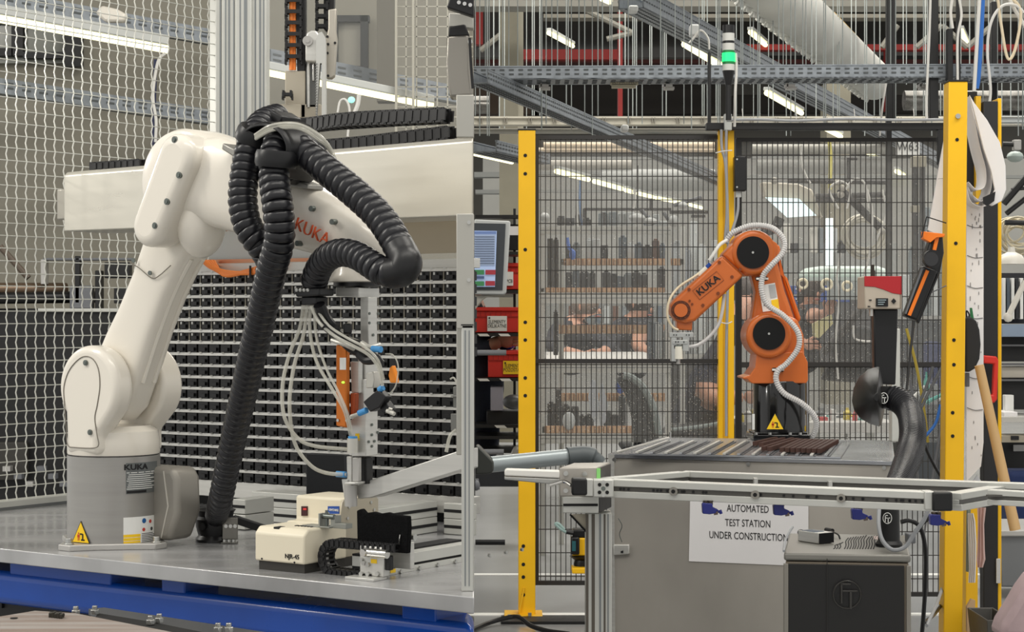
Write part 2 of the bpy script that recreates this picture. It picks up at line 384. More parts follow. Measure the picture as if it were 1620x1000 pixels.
for x, y in ((492, 330), (525, 351), (470, 385)):
    p = TV(x, y, .1); m = MB(); m.cyl(p+VV*.012, p-VV*.001, .0055); obj('screw', m, mat('dark_steel', (110, 116, 112), .35, .8), fo)
OT = mat('orange_lettering', (200, 84, 40), .5)
c0 = TV(494, 367, .0955); dx = (TV(512, 377, .0955)-TV(474, 357, .0955))
text('lettering', 'KUKA', c0-VV*.001, dx, Z, .036, OT, fo, bold=-.0006, sx=.98, ext=.002)
# wrist
pw = TV(565, 438, vf)
m = MB(); m.lathe(TV(565, 402, vf), Z*-1, [(.03, -.02), (.042, 0), (.045, .02), (.05, .038), (.057, .05), (.057, .054), (.046, .056)], 40); wr = obj('wrist', m, WHITE, rb, smooth=True)
m = MB(); m.lathe(TV(565, 443, vf), Z*-1, [(.046, -.004), (.047, .012), (.04, .014)], 40); obj('wrist_flange', m, BLK, wr, smooth=True)
# labels on base
def curved(name, a0, a1, z0, z1, mt, parent, r=.1006, n=10, pts=None):
    m = MB(); R = []
    for k in range(n+1):
        a = math.radians(a0+(a1-a0)*k/n); c, s = math.cos(a), math.sin(a)
        R.append([RC+V3((c*r, s*r, z0)), RC+V3((c*r, s*r, z1)), RC+V3((c*(r-.0004), s*(r-.0004), z1)), RC+V3((c*(r-.0004), s*(r-.0004), z0))])
    m.rings(R); return obj(name, m, mt, parent)
def angpx(x):   # angle on the base cylinder seen at pixel x
    s = (x-180.5)/72.5; vd = math.atan2(-RC.y, -RC.x); return math.degrees(vd)+math.degrees(math.asin(max(-1, min(1, s))))
def zpx(y): return EYE-(y-500)/F*4.06
np_ = curved('name_plate', angpx(199), angpx(247), zpx(782), zpx(733), mat('plate_grey', (108, 112, 112), .4, .4), rbase)
for k in range(9): curved('print_line', angpx(200+(k*7 % 4)), angpx(246-(k*5 % 11)), zpx(749+k*3.2), zpx(748+k*3.2), WLAB, np_, r=.1009, n=5)
curved('print_block', angpx(200), angpx(230), zpx(781), zpx(777), INK, np_, r=.1009, n=5)
p = RC+V3((math.cos(math.radians(angpx(215)))*.1, math.sin(math.radians(angpx(215)))*.1, zpx(740)))
text('lettering', 'KUKA', p, V3((-math.sin(math.radians(angpx(215))), math.cos(math.radians(angpx(215))), 0)), Z, .0165, INK, rbase, bold=.0004, bend=(RC, .1003), sx=1.3)
wl = curved('warning_label', angpx(195), angpx(248), zpx(862), zpx(819), WLAB, rbase)
for k in range(3): curved('yellow_strip', angpx(195), angpx(221), zpx(861.5-5.4*k), zpx(857-5.4*k), YLAB, wl, r=.1009, n=5)
for k in range(6): curved('print_line', angpx(223), angpx(246-k % 3*3), zpx(860-2.6*k), zpx(859-2.6*k), INK, wl, r=.1009, n=5)
for x, y, c in ((226.5, 826, (28, 90, 150)), (236, 828, (190, 60, 50)), (244, 829, (50, 50, 50)), (226, 840, (190, 60, 50)), (238, 840, (70, 70, 70))):
    a = math.radians(angpx(x)); p = RC+V3((math.cos(a)*.1006, math.sin(a)*.1006, zpx(y))); m = MB()
    m.cyl(p, p+V3((math.cos(a), math.sin(a), 0))*.0005, .0055 if x < 230 and y < 830 else .004, n=12); obj('pictogram', m, mat('picto%d' % c[0], c, .5), wl)
def tri_label(c, dx, size, par, robot=True):
    n = V3(dx).normalized().cross(Z); dx = V3(dx).normalized(); h = size*.92
    def T(s, lift, mt, nm, pr):
        m = MB(); a = [(-.5, 0), (.5, 0), (0, .92)]; k = .305
        m.prism([c+n*lift+dx*(x*size*s)+Z*((y-k)*size*s) for x, y in a], n*.0004); return obj(nm, m, mt, pr)
    t = T(1, .0003, INK, 'warning_triangle', par); T(.9, .0008, YLAB, 'yellow_field', t)
    m = MB(); s = size
    m.obox(c+n*.0013+dx*(.02*s)+Z*(-.2*s), dx*(.2*s), n*.0004, Z*(.06*s)); m.obox(c+n*.0013+dx*(.08*s)+Z*(-.16*s), dx*(.07*s), n*.0004, Z*(.24*s)); m.obox(c+n*.0013+dx*(-.04*s)+Z*(.04*s), dx*(.14*s), n*.0004, Z*(.06*s))
    obj('robot_symbol', m, INK, t)
    m = MB(); o = c+n*.0013-dx*(.16*s)+Z*(-.2*s); m.obox(o, dx*(.03*s), n*.0004, Z*(.2*s)); m.obox(o+dx*(.06*s), dx*(.03*s), n*.0004, Z*(.2*s)); m.obox(o+Z*(.13*s)-dx*.02*s, dx*(.13*s), n*.0004, Z*(.12*s)); m.cyl(o+dx*(.045*s)+Z*(.3*s), o+dx*(.045*s)+Z*(.3*s)+n*.0004, .035*s, n=12)
    obj('person_symbol', m, mat('symbol_red', (196, 70, 40), .5), t)
a = math.radians(angpx(131)); nn = V3((math.cos(a), math.sin(a), 0))
tri_label(RC+nn*.1005+Z*(zpx(848)), V3((-math.sin(a), math.cos(a), 0)), .052, rbase)
# ---- ribbed hoses
def bell():
    R = []
    for r, h in [(.9, -.1), (.98, .02), (1.03, .25), (1.03, .5), (.98, .8), (.92, 1.0), (.84, 1.02)]:
        R.append([V3((r*math.cos(t), r*math.sin(t), h)) for t in [2*math.pi*k/18 for k in range(18)]])
    return R
def hose(name, label, path, r, pitch, group='ribbed hoses of the white robot', mt=BLKR, r0=None):
    t = thing(name, label, 'hose', path[0], group)
    ev = even(path, pitch); me0 = None; root = ROOTLOC[t.name]
    core = MB(); core.tube(path[::3]+[path[-1]], (r0 or r)*.84, 12); obj('inner_tube', core, BLK, t, smooth=True)
    for i, p in enumerate(ev[:-1]):
        d = (ev[i+1]-p).normalized(); q = d.to_track_quat('Z', 'Y').to_matrix()
        if me0 is None:
            m = MB(); m.rings([[V3((v.x*r, v.y*r, v.z*pitch)) for v in R] for R in bell()]); me0 = bpy.data.meshes.new('segment')
            me0.from_pydata([tuple(v) for v in m.v], [], m.f); me0.materials.append(mt); fixn(me0); me0.polygons.foreach_set('use_smooth', [True]*len(me0.polygons))
        o = bpy.data.objects.new('segment', me0); sc.collection.objects.link(o); o.parent = t
        M = q.to_4x4()@Matrix.Diagonal(((k0 := 1 if r0 is None else min(1, r0/r+(1-r0/r)*i/len(ev)*1.5)), k0, 1, 1)); M.translation = p-root; o.matrix_local = M
    return t
ctr = TH(341, 856, TZ0)
A = spl([ctr+Z*.05, TV(349, 790, .24), TV(366, 710, .20), TV(384, 630, .15), TV(402, 550, .09), TV(418, 480, .05), TV(430, 425, .02), TV(442, 380, .0), TV(440, 330, -.01), TV(434, 285, .0), TV(436, 240, .02), TV(448, 212, .05)], 10)
h1 = hose('ribbed_hose', 'black ribbed hose rising from the collar on the table to the clamp above the elbow', A, .0295, .0175, r0=.0245)
B = spl([TV(440, 186, .16), TV(415, 196, .1), TV(398, 225, .05), TV(388, 270, .03), TV(384, 320, .02), TV(394, 362, .02), TV(416, 392, .035), TV(432, 420, .07)], 10)
h2 = hose('ribbed_hose', 'leftmost loop of black ribbed hose hanging from the clamp in front of the elbow', B, .0285, .0165)
Cc = spl([TV(452, 218, .05), TV(480, 240, .05), TV(520, 272, .05), TV(562, 306, .05), TV(600, 342, .05), TV(624, 378, .04), TV(638, 406, .03)], 10)
h3 = hose('ribbed_hose', 'black ribbed hose sloping down to the right over the white forearm', Cc, .029, .0185)
D = spl([TV(632, 426, .02), TV(612, 434, .01), TV(590, 420, .01), TV(562, 403, .02), TV(535, 400, .03), TV(512, 413, .05), TV(498, 440, .07), TV(496, 455, .08)], 10)
h4 = hose('ribbed_hose', 'black ribbed hose arching under the forearm above the tool connector', D, .0265, .0165)
# elbow joint of hose
m = MB(); m.tube(spl([TV(631, 390, .035), TV(638, 405, .03), TV(642, 418, .022), TV(634, 429, .018), TV(616, 433, .012)], 6), [.029+.002*math.sin(i/24*3.14) for i in range(25)], 20); obj('elbow_shell', m, BLK, h3, smooth=True)
def ring(c, ax, r, w, t, par, name='clamp_ring', mt=BLK):
    m = MB(); m.lathe(V3(c)-V3(ax).normalized()*w/2, ax, [(r-.004, 0), (r+t*.6, 0), (r+t, w*.25), (r+t, w*.75), (r+t*.6, w), (r-.004, w)], 28); return obj(name, m, mt, par, smooth=True)
cl = thing('hose_clamp', 'large black double clamp holding the ribbed hoses above the robot elbow', 'clamp', TV(440, 240, .05))
ring(TV(437, 252, .005), Z+U*.1, .034, .032, .007, cl); ring(TV(402, 216, .05), Z*1+U*.6, .031, .03, .006, cl)
m = MB(); pth = spl([TV(402, 250, .07), TV(404, 222, .07), TV(420, 203, .06), TV(446, 198, .05), TV(470, 210, .045), TV(482, 235, .045), TV(476, 262, .05), TV(462, 280, .06)], 6)
R = []
for i, p in enumerate(pth):
    t = (pth[min(i+1, len(pth)-1)]-pth[max(i-1, 0)]).normalized(); s = t.cross(VV).normalized()
    R.append([p+VV*.05+s*.012, p+VV*-.045+s*.002, p+VV*-.05-s*.006, p+VV*.045+s*-.001])
m.rings(R); obj('clamp_shell', m, BLK, cl, bev=.003, smooth=True)
m = MB(); m.tube(spl([TV(425, 290, .06), TV(418, 255, .05), TV(432, 222, .05), TV(456, 216, .05), TV(474, 236, .05), TV(470, 268, .06)], 6), .013, 12); obj('inner_shell', m, BLK, cl, smooth=True)
m = MB(); m.prism([TV(x, y, .1) for x, y in ((410, 184), (430, 174), (446, 184), (444, 194), (420, 196))], VV*.06); obj('clamp_foot', m, BLK, cl, bev=.003)
m = MB(); m.prism([TV(x, y, .07) for x, y in ((440, 270), (466, 262), (468, 280), (452, 292), (440, 288))], VV*.06); obj('clamp_foot', m, BLK, cl, bev=.003)
# collar at table
m = MB(); m.lathe(ctr, Z, [(.044, 0), (.044, .006), (.038, .014), (.041, .024), (.043, .034), (.045, .05), (.039, .056), (.041, .064), (.045, .07), (.04, .071), (.034, .066), (.034, .02)], 32)
co = base_props(obj('hose_collar', m, BLK, None, smooth=True), 'black round collar where the hose meets the table', 'collar')
m = MB(); q = ctr+V3((.036, -.03, .02)); m.cbox(q+V3((.002, -.008, .012)), .034, .003, .048); m.cbox(q+V3((.002, -.016, -.018)), .036, .02, .003); br = obj('angle_bracket', m, mat('bracket_steel', (120, 118, 112), .35, .8), co, bev=.001)
for k in range(3):
    p = q+V3((-.006+.01*k, -.01, .018)); m = MB(); m.cyl(p, p-V3((0, .006, 0)), .0045, n=6); obj('bolt', m, BOLT, br)
    p = q+V3((-.008+.01*k, -.018, -.017)); m = MB(); m.cyl(p, p+Z*.006, .0048, n=6); obj('bolt', m, BOLT, br)
m = MB(); p = ctr+V3((-.02, -.0445, .037)); m.cyl(p, p+V3((-.003, -.003, 0)), .008); obj('hole', m, DARK, co)
m = MB(); s = spl([ctr+V3((.04, .0, .045)), ctr+V3((.075, .02, .03)), ctr+V3((.13, .05, .008))], 6); R = []
for p in s: R.append([p+V3((0, 0, .012)), p+V3((0, .02, .012)), p+V3((0, .02, -.006)), p+V3((0, 0, -.006))])
m.rings(R); obj('strap_end', m, BLK, co, bev=.002)
# clear arched tube above
m = MB(); m.tube(spl([TV(404, 214, .0), TV(430, 199, .0), TV(470, 197, .02), TV(505, 215, .05), TV(525, 240, .08), TV(532, 265, .1)], 6), .0042, 8)
for k in range(2): m.tube(spl([TV(404, 214+3*k+3, .0), TV(432, 203+3*k, .0), TV(470, 201+2*k, .02), TV(503, 220+k, .05), TV(524, 244, .08), TV(530, 300, .1)], 6), .003, 6)
solo('air_tube_bundle', m, CLEAR, 'clear air tubes arching over the black hose clamp', 'tube', smooth=True)
# ---- tool hanging from the wrist
tl = thing('gripper_tool', 'tall aluminium gripper bar hanging below the white robot wrist', 'gripper', TV(580, 780, vf))
def pv(pts, v, th, name, mt, par=tl, bev=.0015, **k):
    m = MB(); m.prism([TV(x, y, v) for x, y in pts], VV*th); return obj(name, m, mt, par, bev=bev, **k)
pv([(531, 455), (568, 455), (568, 471), (531, 469)], .125, .064, 'adapter_plate', ALU)
bar = pv([(570, 470), (583, 470), (583, 546), (570, 546)], .14, .028, 'vertical_bar', ALU)
pv([(566, 545), (578, 548), (578, 600), (566, 600)], .145, .04, 'vertical_bar', ALU)
pv([(566, 600), (576, 600), (576, 660), (566, 660)], .14, .03, 'vertical_bar', ALU)
lo = pv([(576, 650), (579, 645), (579, 722), (556, 722), (554, 665), (566, 655)], .135, .037, 'lower_block', ALU)
pv([(554, 572), (568, 572), (568, 622), (556, 622)], .13, .012, 'side_bracket', ALU)
pv([(579, 590), (590, 588), (592, 600), (590, 614), (579, 614)], .12, .022, 'sensor_block', mat('pale_steel', (196, 194, 186), .4, .5))
for x, y in ((584, 496), (598, 496), (584, 511), (598, 511), (590, 530), (588, 672), (588, 688), (583, 699), (592, 698), (588, 706), (597, 684)):
    p = TU(x, y, uv(TV(583, 500, .14) if y < 600 else TV(579, 700, .135))[0]+.0003); m = MB(); m.cyl(p, p+U*.002, .0028, n=8); obj('screw', m, mat('dark_steel', (110, 116, 112), .35, .8), bar if y < 600 else lo)
pv([(562, 686), (568, 686), (568, 697), (562, 697)], .134, .002, 'label', YLAB, lo, bev=0)
OB = mat('burnt_orange_anodised', (196, 108, 34), .32, .35)
ob_ = pv([(531, 545), (548, 548), (548, 677), (531, 674)], .11, .012, 'valve_body', OB, bev=.003, label='orange anodised valve body')
pv([(554, 622), (562, 622), (561, 655), (554, 658)], .12, .012, 'valve_side', mat('dark_orange', (150, 64, 24), .4, .3))
pv([(537.5, 566), (547, 566), (547, 585), (537.5, 585)], .1095, .001, 'label', WLAB, ob_, bev=0)
m = MB(); p = TV(543, 605, .109); m.ell(p, .0035, .002, .0022, 10); obj('status_lamp', m, mat('green_led', (150, 230, 60), .5, emit=2), ob_)
for x in (535, 549):
    p = TV(x, 665, .1095); m = MB(); m.cyl(p, p-VV*.002, .003); obj('screw', m, BOLT, ob_)
pv([(548, 722), (556, 722), (556, 768), (549, 768)], .14, .005, 'gripper_jaw', ALU)
pv([(557, 724), (568, 724), (568, 762), (557, 762)], .13, .008, 'gripper_jaw', STEEL)
pv([(570, 724), (580, 724), (580, 766), (570, 766)], .15, .02, 'gripper_body', BLKM)
pv([(540, 758), (554, 758), (554, 790), (544, 788)], .14, .008, 'gripper_foot', ALU)
pv([(545, 763), (562, 763), (562, 767), (545, 767)], .12, .04, 'gripper_shelf', ALU)
m = MB(); a = TV(555, 767, .145); m.cyl(a, a-Z*.042, .013, .0125, 20); obj('guide_post', m, STEEL, tl, smooth=True)
m = MB(); a = TV(558, 700, .12); m.cyl(a+Z*.008, a-Z*.02, .011, n=16); obj('vacuum_fitting', m, mat('pale_steel', (196, 194, 186), .4, .5), tl, smooth=True)
m = MB(); m.cyl(a+Z*.008, a+Z*.012, .009, n=16); obj('blue_collar', m, mat('sky_blue', (70, 146, 205), .4), tl)
# connector block under hose
pv([(465, 455), (505, 456), (505, 468), (468, 470)], .05, .045, 'hose_connector', BLK, bev=.003)
pv([(476, 469), (500, 469), (500, 482), (476, 483)], .06, .035, 'hose_connector', BLK, bev=.003)
for k in range(4):
    p = TV(469+6*k, 459, .049); m = MB(); m.ell(p, .004, .003, .004, 8); obj('connector_pin', m, BOLT, tl)
# cylinders and fittings by the tool
def pipe(name, pts, r, mt, par=tl, n=10):
    m = MB(); m.tube(spl([TV(*p) for p in pts], 5), r, n); return obj(name, m, mt, par, smooth=True)
pipe('black_cable', [(505, 482, .06), (515, 505, .08), (530, 522, .1), (548, 540, .1), (570, 548, .11)], .012, BLK)
pipe('black_cable', [(512, 515, .06), (535, 535, .08), (560, 556, .1), (590, 562, .11), (604, 575, .12)], .007, BLK)
pipe('black_cable', [(568, 560, .1), (580, 570, .1), (598, 568, .1)], .009, BLK)
for k, pts in enumerate([[(540, 524, .1), (549, 526, .1), (553, 510, .12)], [(525, 538, .07), (545, 545, .07), (560, 552, .09)], [(572, 542, .1), (585, 549, .1), (602, 546, .12)]]):
    pipe('silver_fitting', pts, .0045, mat('pale_steel', (196, 194, 186), .4, .5))
m = MB(); a = TV(550, 520, .1); m.cbox(a, .016, .016, .02); obj('black_sensor', m, BLK, tl, bev=.003)
BB = thing('vacuum_generator', 'small tilted black block with blue fittings on the gripper tool', 'fitting', TV(592, 635, .11))
m = MB(); m.prism([TV(x, y, .1) for x, y in ((574, 636), (597, 616), (611, 628), (600, 645), (585, 652))], VV*.02); obj('body', m, BLK, BB, bev=.002)
m = MB(); m.prism([TV(x, y, .11) for x, y in ((596, 640), (608, 634), (618, 648), (606, 655))], VV*.02); obj('body_tail', m, BLK, BB, bev=.002)
for a, b, c in (((600, 617), (606, 613), 'b'), ((568, 654), (580, 649), 'b'), ((556, 659), (568, 655), 's'), ((612, 650), (624, 655), 's'), ((616, 652), (618, 646), 's')):
    m = MB(); m.cyl(TV(*a, .105), TV(*b, .105), .006 if c == 'b' else .004, n=12); obj('fitting', m, mat('sky_blue', (70, 146, 205), .4) if c == 'b' else mat('pale_steel', (196, 194, 186), .4, .5), BB)
m = MB(); m.prism([TV(x, y, .12) for x, y in ((616, 582), (620, 578), (624, 592), (626, 606), (617, 606), (614, 594))], VV*.012)
solo('orange_connector', m, mat('bright_orange', (240, 140, 30), .4), 'small bright orange plug beside the gripper tool', 'connector', bev=.002)
CL = thing('air_tubes', 'clear air tubes hanging in long curves from the black connector to the gripper', 'tube', TV(480, 600, .1))
for pts, r in (([(480, 483, .08), (474, 520, .08), (458, 560, .07), (447, 610, .06), (450, 660, .06), (472, 694, .08), (500, 706, .1), (552, 711, .13)], .0055),
               ([(486, 483, .08), (480, 530, .08), (465, 580, .07), (458, 640, .06), (466, 700, .08), (490, 735, .1), (515, 748, .12), (548, 751, .14)], .0055),
               ([(492, 483, .08), (490, 520, .08), (500, 570, .08), (525, 615, .08), (545, 650, .09), (555, 690, .12)], .005),
               ([(497, 483, .08), (500, 530, .08), (515, 580, .08), (535, 620, .08), (550, 655, .09), (558, 695, .12)], .004),
               ([(492, 485, .06), (505, 510, .06), (530, 532, .06), (560, 548, .07), (585, 563, .08), (600, 585, .09), (605, 610, .1)], .005),
               ([(498, 485, .06), (520, 515, .06), (550, 535, .06), (578, 550, .07), (598, 570, .08), (607, 600, .1)], .004),
               ([(610, 560, .12), (622, 562, .12), (630, 580, .12), (626, 610, .12), (615, 625, .12)], .0022)):
    pipe('tube', pts, r*.68, CLEAR, CL)
for x, y, v in ((540, 750, .14), (596, 552, .1)):
    m = MB(); m.cyl(TV(x-7, y, v), TV(x+7, y+1, v), .0062, n=12); obj('blue_fitting', m, mat('sky_blue', (70, 146, 205), .4), CL)
# ---- terminal machine
mc = thing('parts_feeder', 'cream two-step bench machine marked NJR-45 on the table front', 'machine', W(.75, .1, TZ0))
v0 = .06
def fu(x, v=v0): return uv(TV(x, 860, v))[0]
ua_, ub_ = fu(403), fu(481)
def tz(x, y, v): return TV(x, y, v).z
zb, zt = tz(440, 890, v0), tz(440, 842, v0)
m = MB(); side = [(v0, zb), (v0, zt-.004), (v0+.012, zt+.008), (v0+.13, zt+.008), (v0+.13, zb)]
w1 = ub_-ua_
m.prism([W(ua_, v, z) for v, z in side], U*w1); lb = obj('lower_housing', m, CREAM, mc, bev=.004, seg=3)
m = MB(); m.prism([W(ua_+.006, v0+.006, TZ0), W(ub_-.004, v0+.006, TZ0), W(ub_-.004, v0+.24, TZ0), W(ua_+.006, v0+.24, TZ0)], Z*(zb-TZ0)); obj('foot_frame', m, mat('feet_grey', (52, 50, 46), .6), mc)
zt2 = tz(505, 789, v0+.1)
uc0 = uv(TV(467, 810, v0+.13))[0]; uc1 = uv(TV(542, 810, v0+.13))[0]
m = MB(); sd2 = [(v0+.1, zb), (v0+.1, zt+.01), (v0+.13, zt+.01), (v0+.13, zt2), (v0+.235, zt2), (v0+.235, zb)]
m.prism([W(uc0, v, z) for v, z in sd2], U*(uc1-uc0)); ub2 = obj('rear_housing', m, CREAM, mc, bev=.006, seg=3)
m = MB(); sd3 = [(v0+.04, zb), (v0+.04, zt), (v0+.115, zt+.004), (v0+.125, zt2-.008), (v0+.13, zt2-.002), (v0+.23, zt2-.002), (v0+.24, zt2-.01), (v0+.24, zb)]
m.prism([W(uc1, v, z) for v, z in sd3], U*.004); sp = obj('side_panel', m, mat('taupe_panel', (176, 168, 150), .4, .2), mc, bev=.001)
for v, z in ((v0+.145, zt2-.018), (v0+.14, zt2-.04), (v0+.055, zt-.012), (v0+.215, zt2-.014), (v0+.225, zt2-.03)):
    p = W(uc1+.004, v, z); m = MB(); m.cyl(p, p+U*.002, .0032); obj('screw', m, BOLT, sp)
m = MB(); m.obox(W(uc1+.004, v0+.06, zt-.045), VV*.06, U*.001, Z*.03); obj('rating_plate', m, mat('plate_blue_grey', (170, 180, 190), .3, .5), sp)
def onv(x0, y0, x1, y1, v, name, mt, par, th=.002):
    m = MB(); m.prism([TV(x0, y1, v), TV(x1, y1, v), TV(x1, y0, v), TV(x0, y0, v)], VV*-th); return obj(name, m, mt, par)
sw = onv(478, 801, 487, 816, v0+.13, 'power_switch', mat('dark_red_switch', (60, 20, 22), .35), ub2, .003)
onv(480, 804, 485, 807, v0+.127, 'switch_mark', mat('bright_red', (220, 60, 60), .4), sw, .001)
bl = onv(519, 801, 537, 813, v0+.13, 'maker_badge', mat('badge_blue', (34, 78, 160), .4), ub2, .001)
text('lettering', 'OHTAKE', TV(528, 807, v0+.1285), U, Z, .0063, WLAB, bl, bold=.0001)
text('lettering', 'NJR-45', TV(462, 881, v0-.0005), U, Z, .0125, INK, lb, bold=.0001)
for x, y in ((414.5, 884), (466, 890)): 
    p = TV(x, y, v0); m = MB(); m.cyl(p, p-VV*.001, .002); obj('screw', m, INK, lb)
onp = lambda u, v, z, a, b, c, nm, mt, par: obj(nm, MB().obox(W(u, v, z), U*a, VV*b, Z*c), mt, par, bev=.0006)
zt3 = zt+.008
onp(ua_+w1*.33, v0+.008, zt3-.0035, .014, .02, .004, 'black_tab', INK, mc)
BRK = mat('zinc_bracket', (150, 152, 146), .4, .6)
onp(ua_+w1*.62, v0+.05, zt3, .07, .03, .003, 'pickup_plate', BRK, mc)
onp(ua_+w1*.95, v0+.05, zt3, .004, .03, .028, 'pickup_cheek', BRK, mc); onp(ua_+w1*1.12, v0+.06, zt3, .012, .02, .024, 'pickup_block', BRK, mc)
onp(ua_+w1*1.2, v0+.06, zt3, .03, .02, .01, 'pickup_arm', BRK, mc)
p = W(ua_+w1*1.05, v0+.06, zt3+.03); m = MB(); m.cyl(p-Z*.03, p+Z*.004, .003); m.cyl(p-Z*.008-U*.01, p-Z*.008+U*.02, .005); obj('adjuster', m, mat('dark_steel', (110, 116, 112), .35, .8), mc, smooth=True)
for k in range(6): onp(ua_+w1*.5+.008*k, v0+.045, zt3, .004, .01, .0015, 'slot', INK, mc)
onv(482, 888, 508, 897, v0+.05, 'base_edge', BLKM, mc, .004)
# ---- drag chain loop beside the feeder
def chain(name, label, path, w, h, pitch, side, mt=BLKM, group=None, every=1):
    t = thing(name, label, 'cable chain', path[0], group); ev = even(path, pitch); root = ROOTLOC[t.name]; me0 = None
    for i, p in enumerate(ev[:-1]):
        d = (ev[i+1]-p).normalized(); s = V3(side).normalized(); s = (s-d*s.dot(d)).normalized(); n = s.cross(d)
        if me0 is None:
            m = MB(); L = pitch
            for sg in (-1, 1):
                m.cbox((sg*(w/2-.0035), 0, L*.4), .005, h, L*.86); m.cbox((sg*(w/2-.001), 0, L*.9), .004, h*.72, L*.5)
            m.cbox((0, h/2-.002, L*.45), w, .003, L*.34); m.cbox((0, -h/2+.002, L*.45), w, .003, L*.34)
            me0 = bpy.data.meshes.new('link'); me0.from_pydata([tuple(v) for v in m.v], [], m.f); me0.materials.append(mt); fixn(me0)
        o = bpy.data.objects.new('link', me0); sc.collection.objects.link(o); o.parent = t
        M = Matrix.Identity(4)
        for k in range(3): M[k][0] = s[k]; M[k][1] = n[k]; M[k][2] = d[k]; M[k][3] = (p-root)[k]
        o.matrix_local = M
    return t
cv = .1
pts = [TV(600, 851, cv+.1), TV(570, 852, cv+.04), TV(545, 858, cv), TV(524, 858, cv), TV(511, 872, cv), TV(508, 886, cv), TV(514, 902, cv), TV(528, 910, cv), TV(550, 905, cv), TV(575, 899, cv)]
def arc3(c, r, a0, a1, n): return [c+U*(r*math.cos(math.radians(a)))+Z*(r*math.sin(math.radians(a))) for a in [a0+(a1-a0)*k/n for k in range(n+1)]]
cc = TV(534, 882, cv); r_ = .029
ch = chain('cable_chain', 'small black cable chain looping beside the cream bench machine', [cc+U*.15+Z*r_*1.02]+arc3(cc, r_, 90, 270, 24)+[cc+U*.1-Z*r_], .034, .017, .0125, VV)
m = MB(); m.tube(spl([cc+U*.13+Z*r_]+arc3(cc, r_, 90, 270, 12)+[cc+U*.08-Z*r_], 3), .005, 8); obj('inner_cable', m, CABLEW, ch, smooth=True)
# ---- black brush plate, sensor block, linear axis
ax_ = thing('linear_axis', 'long low aluminium linear axis running back along the table from the sensor block', 'linear axis', W(.95, .15, TZ0))
ux = uv(TV(622, 895, .07))[0]
xA = [((640, 903), (750, 882)), ]
def along(u, v0_, v1_, z0, z1, w, name, mt, par=ax_, bev=.001):
    m = MB(); m.obox(W(u, v0_, z0), U*w, VV*(v1_-v0_), Z*(z1-z0)); return obj(name, m, mt, par, bev=bev)
uX = uv(TH(606, 908, TZ0+.004))
u1, v_b = uv(TH(602, 913, TZ0)); u_a = u1-.07
for z0, z1, w, mt in ((TZ0, TZ0+.011, .07, ALUM), (TZ0+.011, TZ0+.016, .066, DARK), (TZ0+.016, TZ0+.036, .07, ALUM), (TZ0+.036, TZ0+.040, .04, DARK)):
    m = MB(); vE2 = uv(TH(728, 884, TZ0))[1]
    m.prism([W(u1-.07, v_b, z0), W(u1-.07+w, v_b, z0), W(u1-.07+w, vE2, z0), W(u1-.07, vE2, z0)], Z*(z1-z0)); obj('rail', m, mt, ax_, bev=.0006)
for k in range(8):
    p = W(u1, v_b+.06+.06*k, TZ0+.004); m = MB(); m.cyl(p, p+U*.005, .004, n=6); obj('bolt', m, BOLT, ax_)
q0 = TH(569, 914, TZ0); us, vs = uv(q0)
sb = thing('sensor_stop', 'aluminium stop block with a yellow tag at the table front', 'machine part', q0)
m = MB(); m.obox(W(us, vs, TZ0+.005), U*.058, VV*.018, Z*.057); obj('block', m, ALU, sb, bev=.002)
m = MB(); m.obox(W(us-.012, vs-.03, TZ0), U*.07, VV*.04, Z*.005); obj('foot_plate', m, ALU, sb, bev=.001)
m = MB(); p = W(us+.02, vs-.004, TZ0+.05); m.cyl(p+VV*.01, p-VV*.012, .007, n=16); m.cyl(p-U*.004, p+U*.05, .0085, n=16); obj('cylinder', m, CHROME, sb, smooth=True)
for a, b in ((.006, .035), (.012, .029), (.022, .027), (.006, .008), (.022, .009), (.045, .011)):
    p = W(us+a, vs, TZ0+b); m = MB(); m.cyl(p, p-VV*.005, .0045, n=10); obj('screw', m, BOLT, sb)
m = MB(); m.obox(W(us+.028, vs-.001, TZ0+.03), U*.014, VV*.001, Z*.008); obj('label', m, YLAB, sb)
m = MB(); m.obox(W(u1, v_b+.03, TZ0+.004), VV*.016, U*.001, Z*.007); obj('label', m, YLAB, ax_)
m = MB(); m.obox(W(us+.058, vs+.004, TZ0+.018), U*.012, VV*.012, Z*.028); obj('end_block', m, BLKM, sb, bev=.002)
m = MB(); m.obox(TV(614, 898, vs+.05), U*.055, VV*.012, Z*.052); obj('carriage_plate', m, ALU, ax_, bev=.002)
m = MB(); p = TV(645, 849, vs+.05); m.cyl(p, p+U*.016, .0055, n=12); m.cyl(p+U*.016, p+U*.018, .0065, n=12); obj('spring_pin', m, BOLT, ax_, smooth=True)
# black brush block
vb = vs+.022
m = MB(); pts = [(564, 808), (571, 805), (577, 812), (590, 810), (600, 813), (612, 811), (626, 815), (645, 817), (646, 835), (644, 876), (620, 874), (598, 868), (584, 862), (565, 861)]
m.prism([TV(x, y, vb) for x, y in pts], VV*.012)
bp_ = solo('brush_pad', m, mat('black_bristle', (16, 16, 17), .95, 0, .4, 200, .8, 500, spec=.12), 'black bristle pad standing upright beside the bench machine', 'pad', bev=.002)
m = MB(); m.tube([TV(631, 862, vb-.001), TV(632, 852, vb-.002), TV(633, 846, vb-.001)], .0014, 6); obj('metal_clip', m, CHROME, bp_)
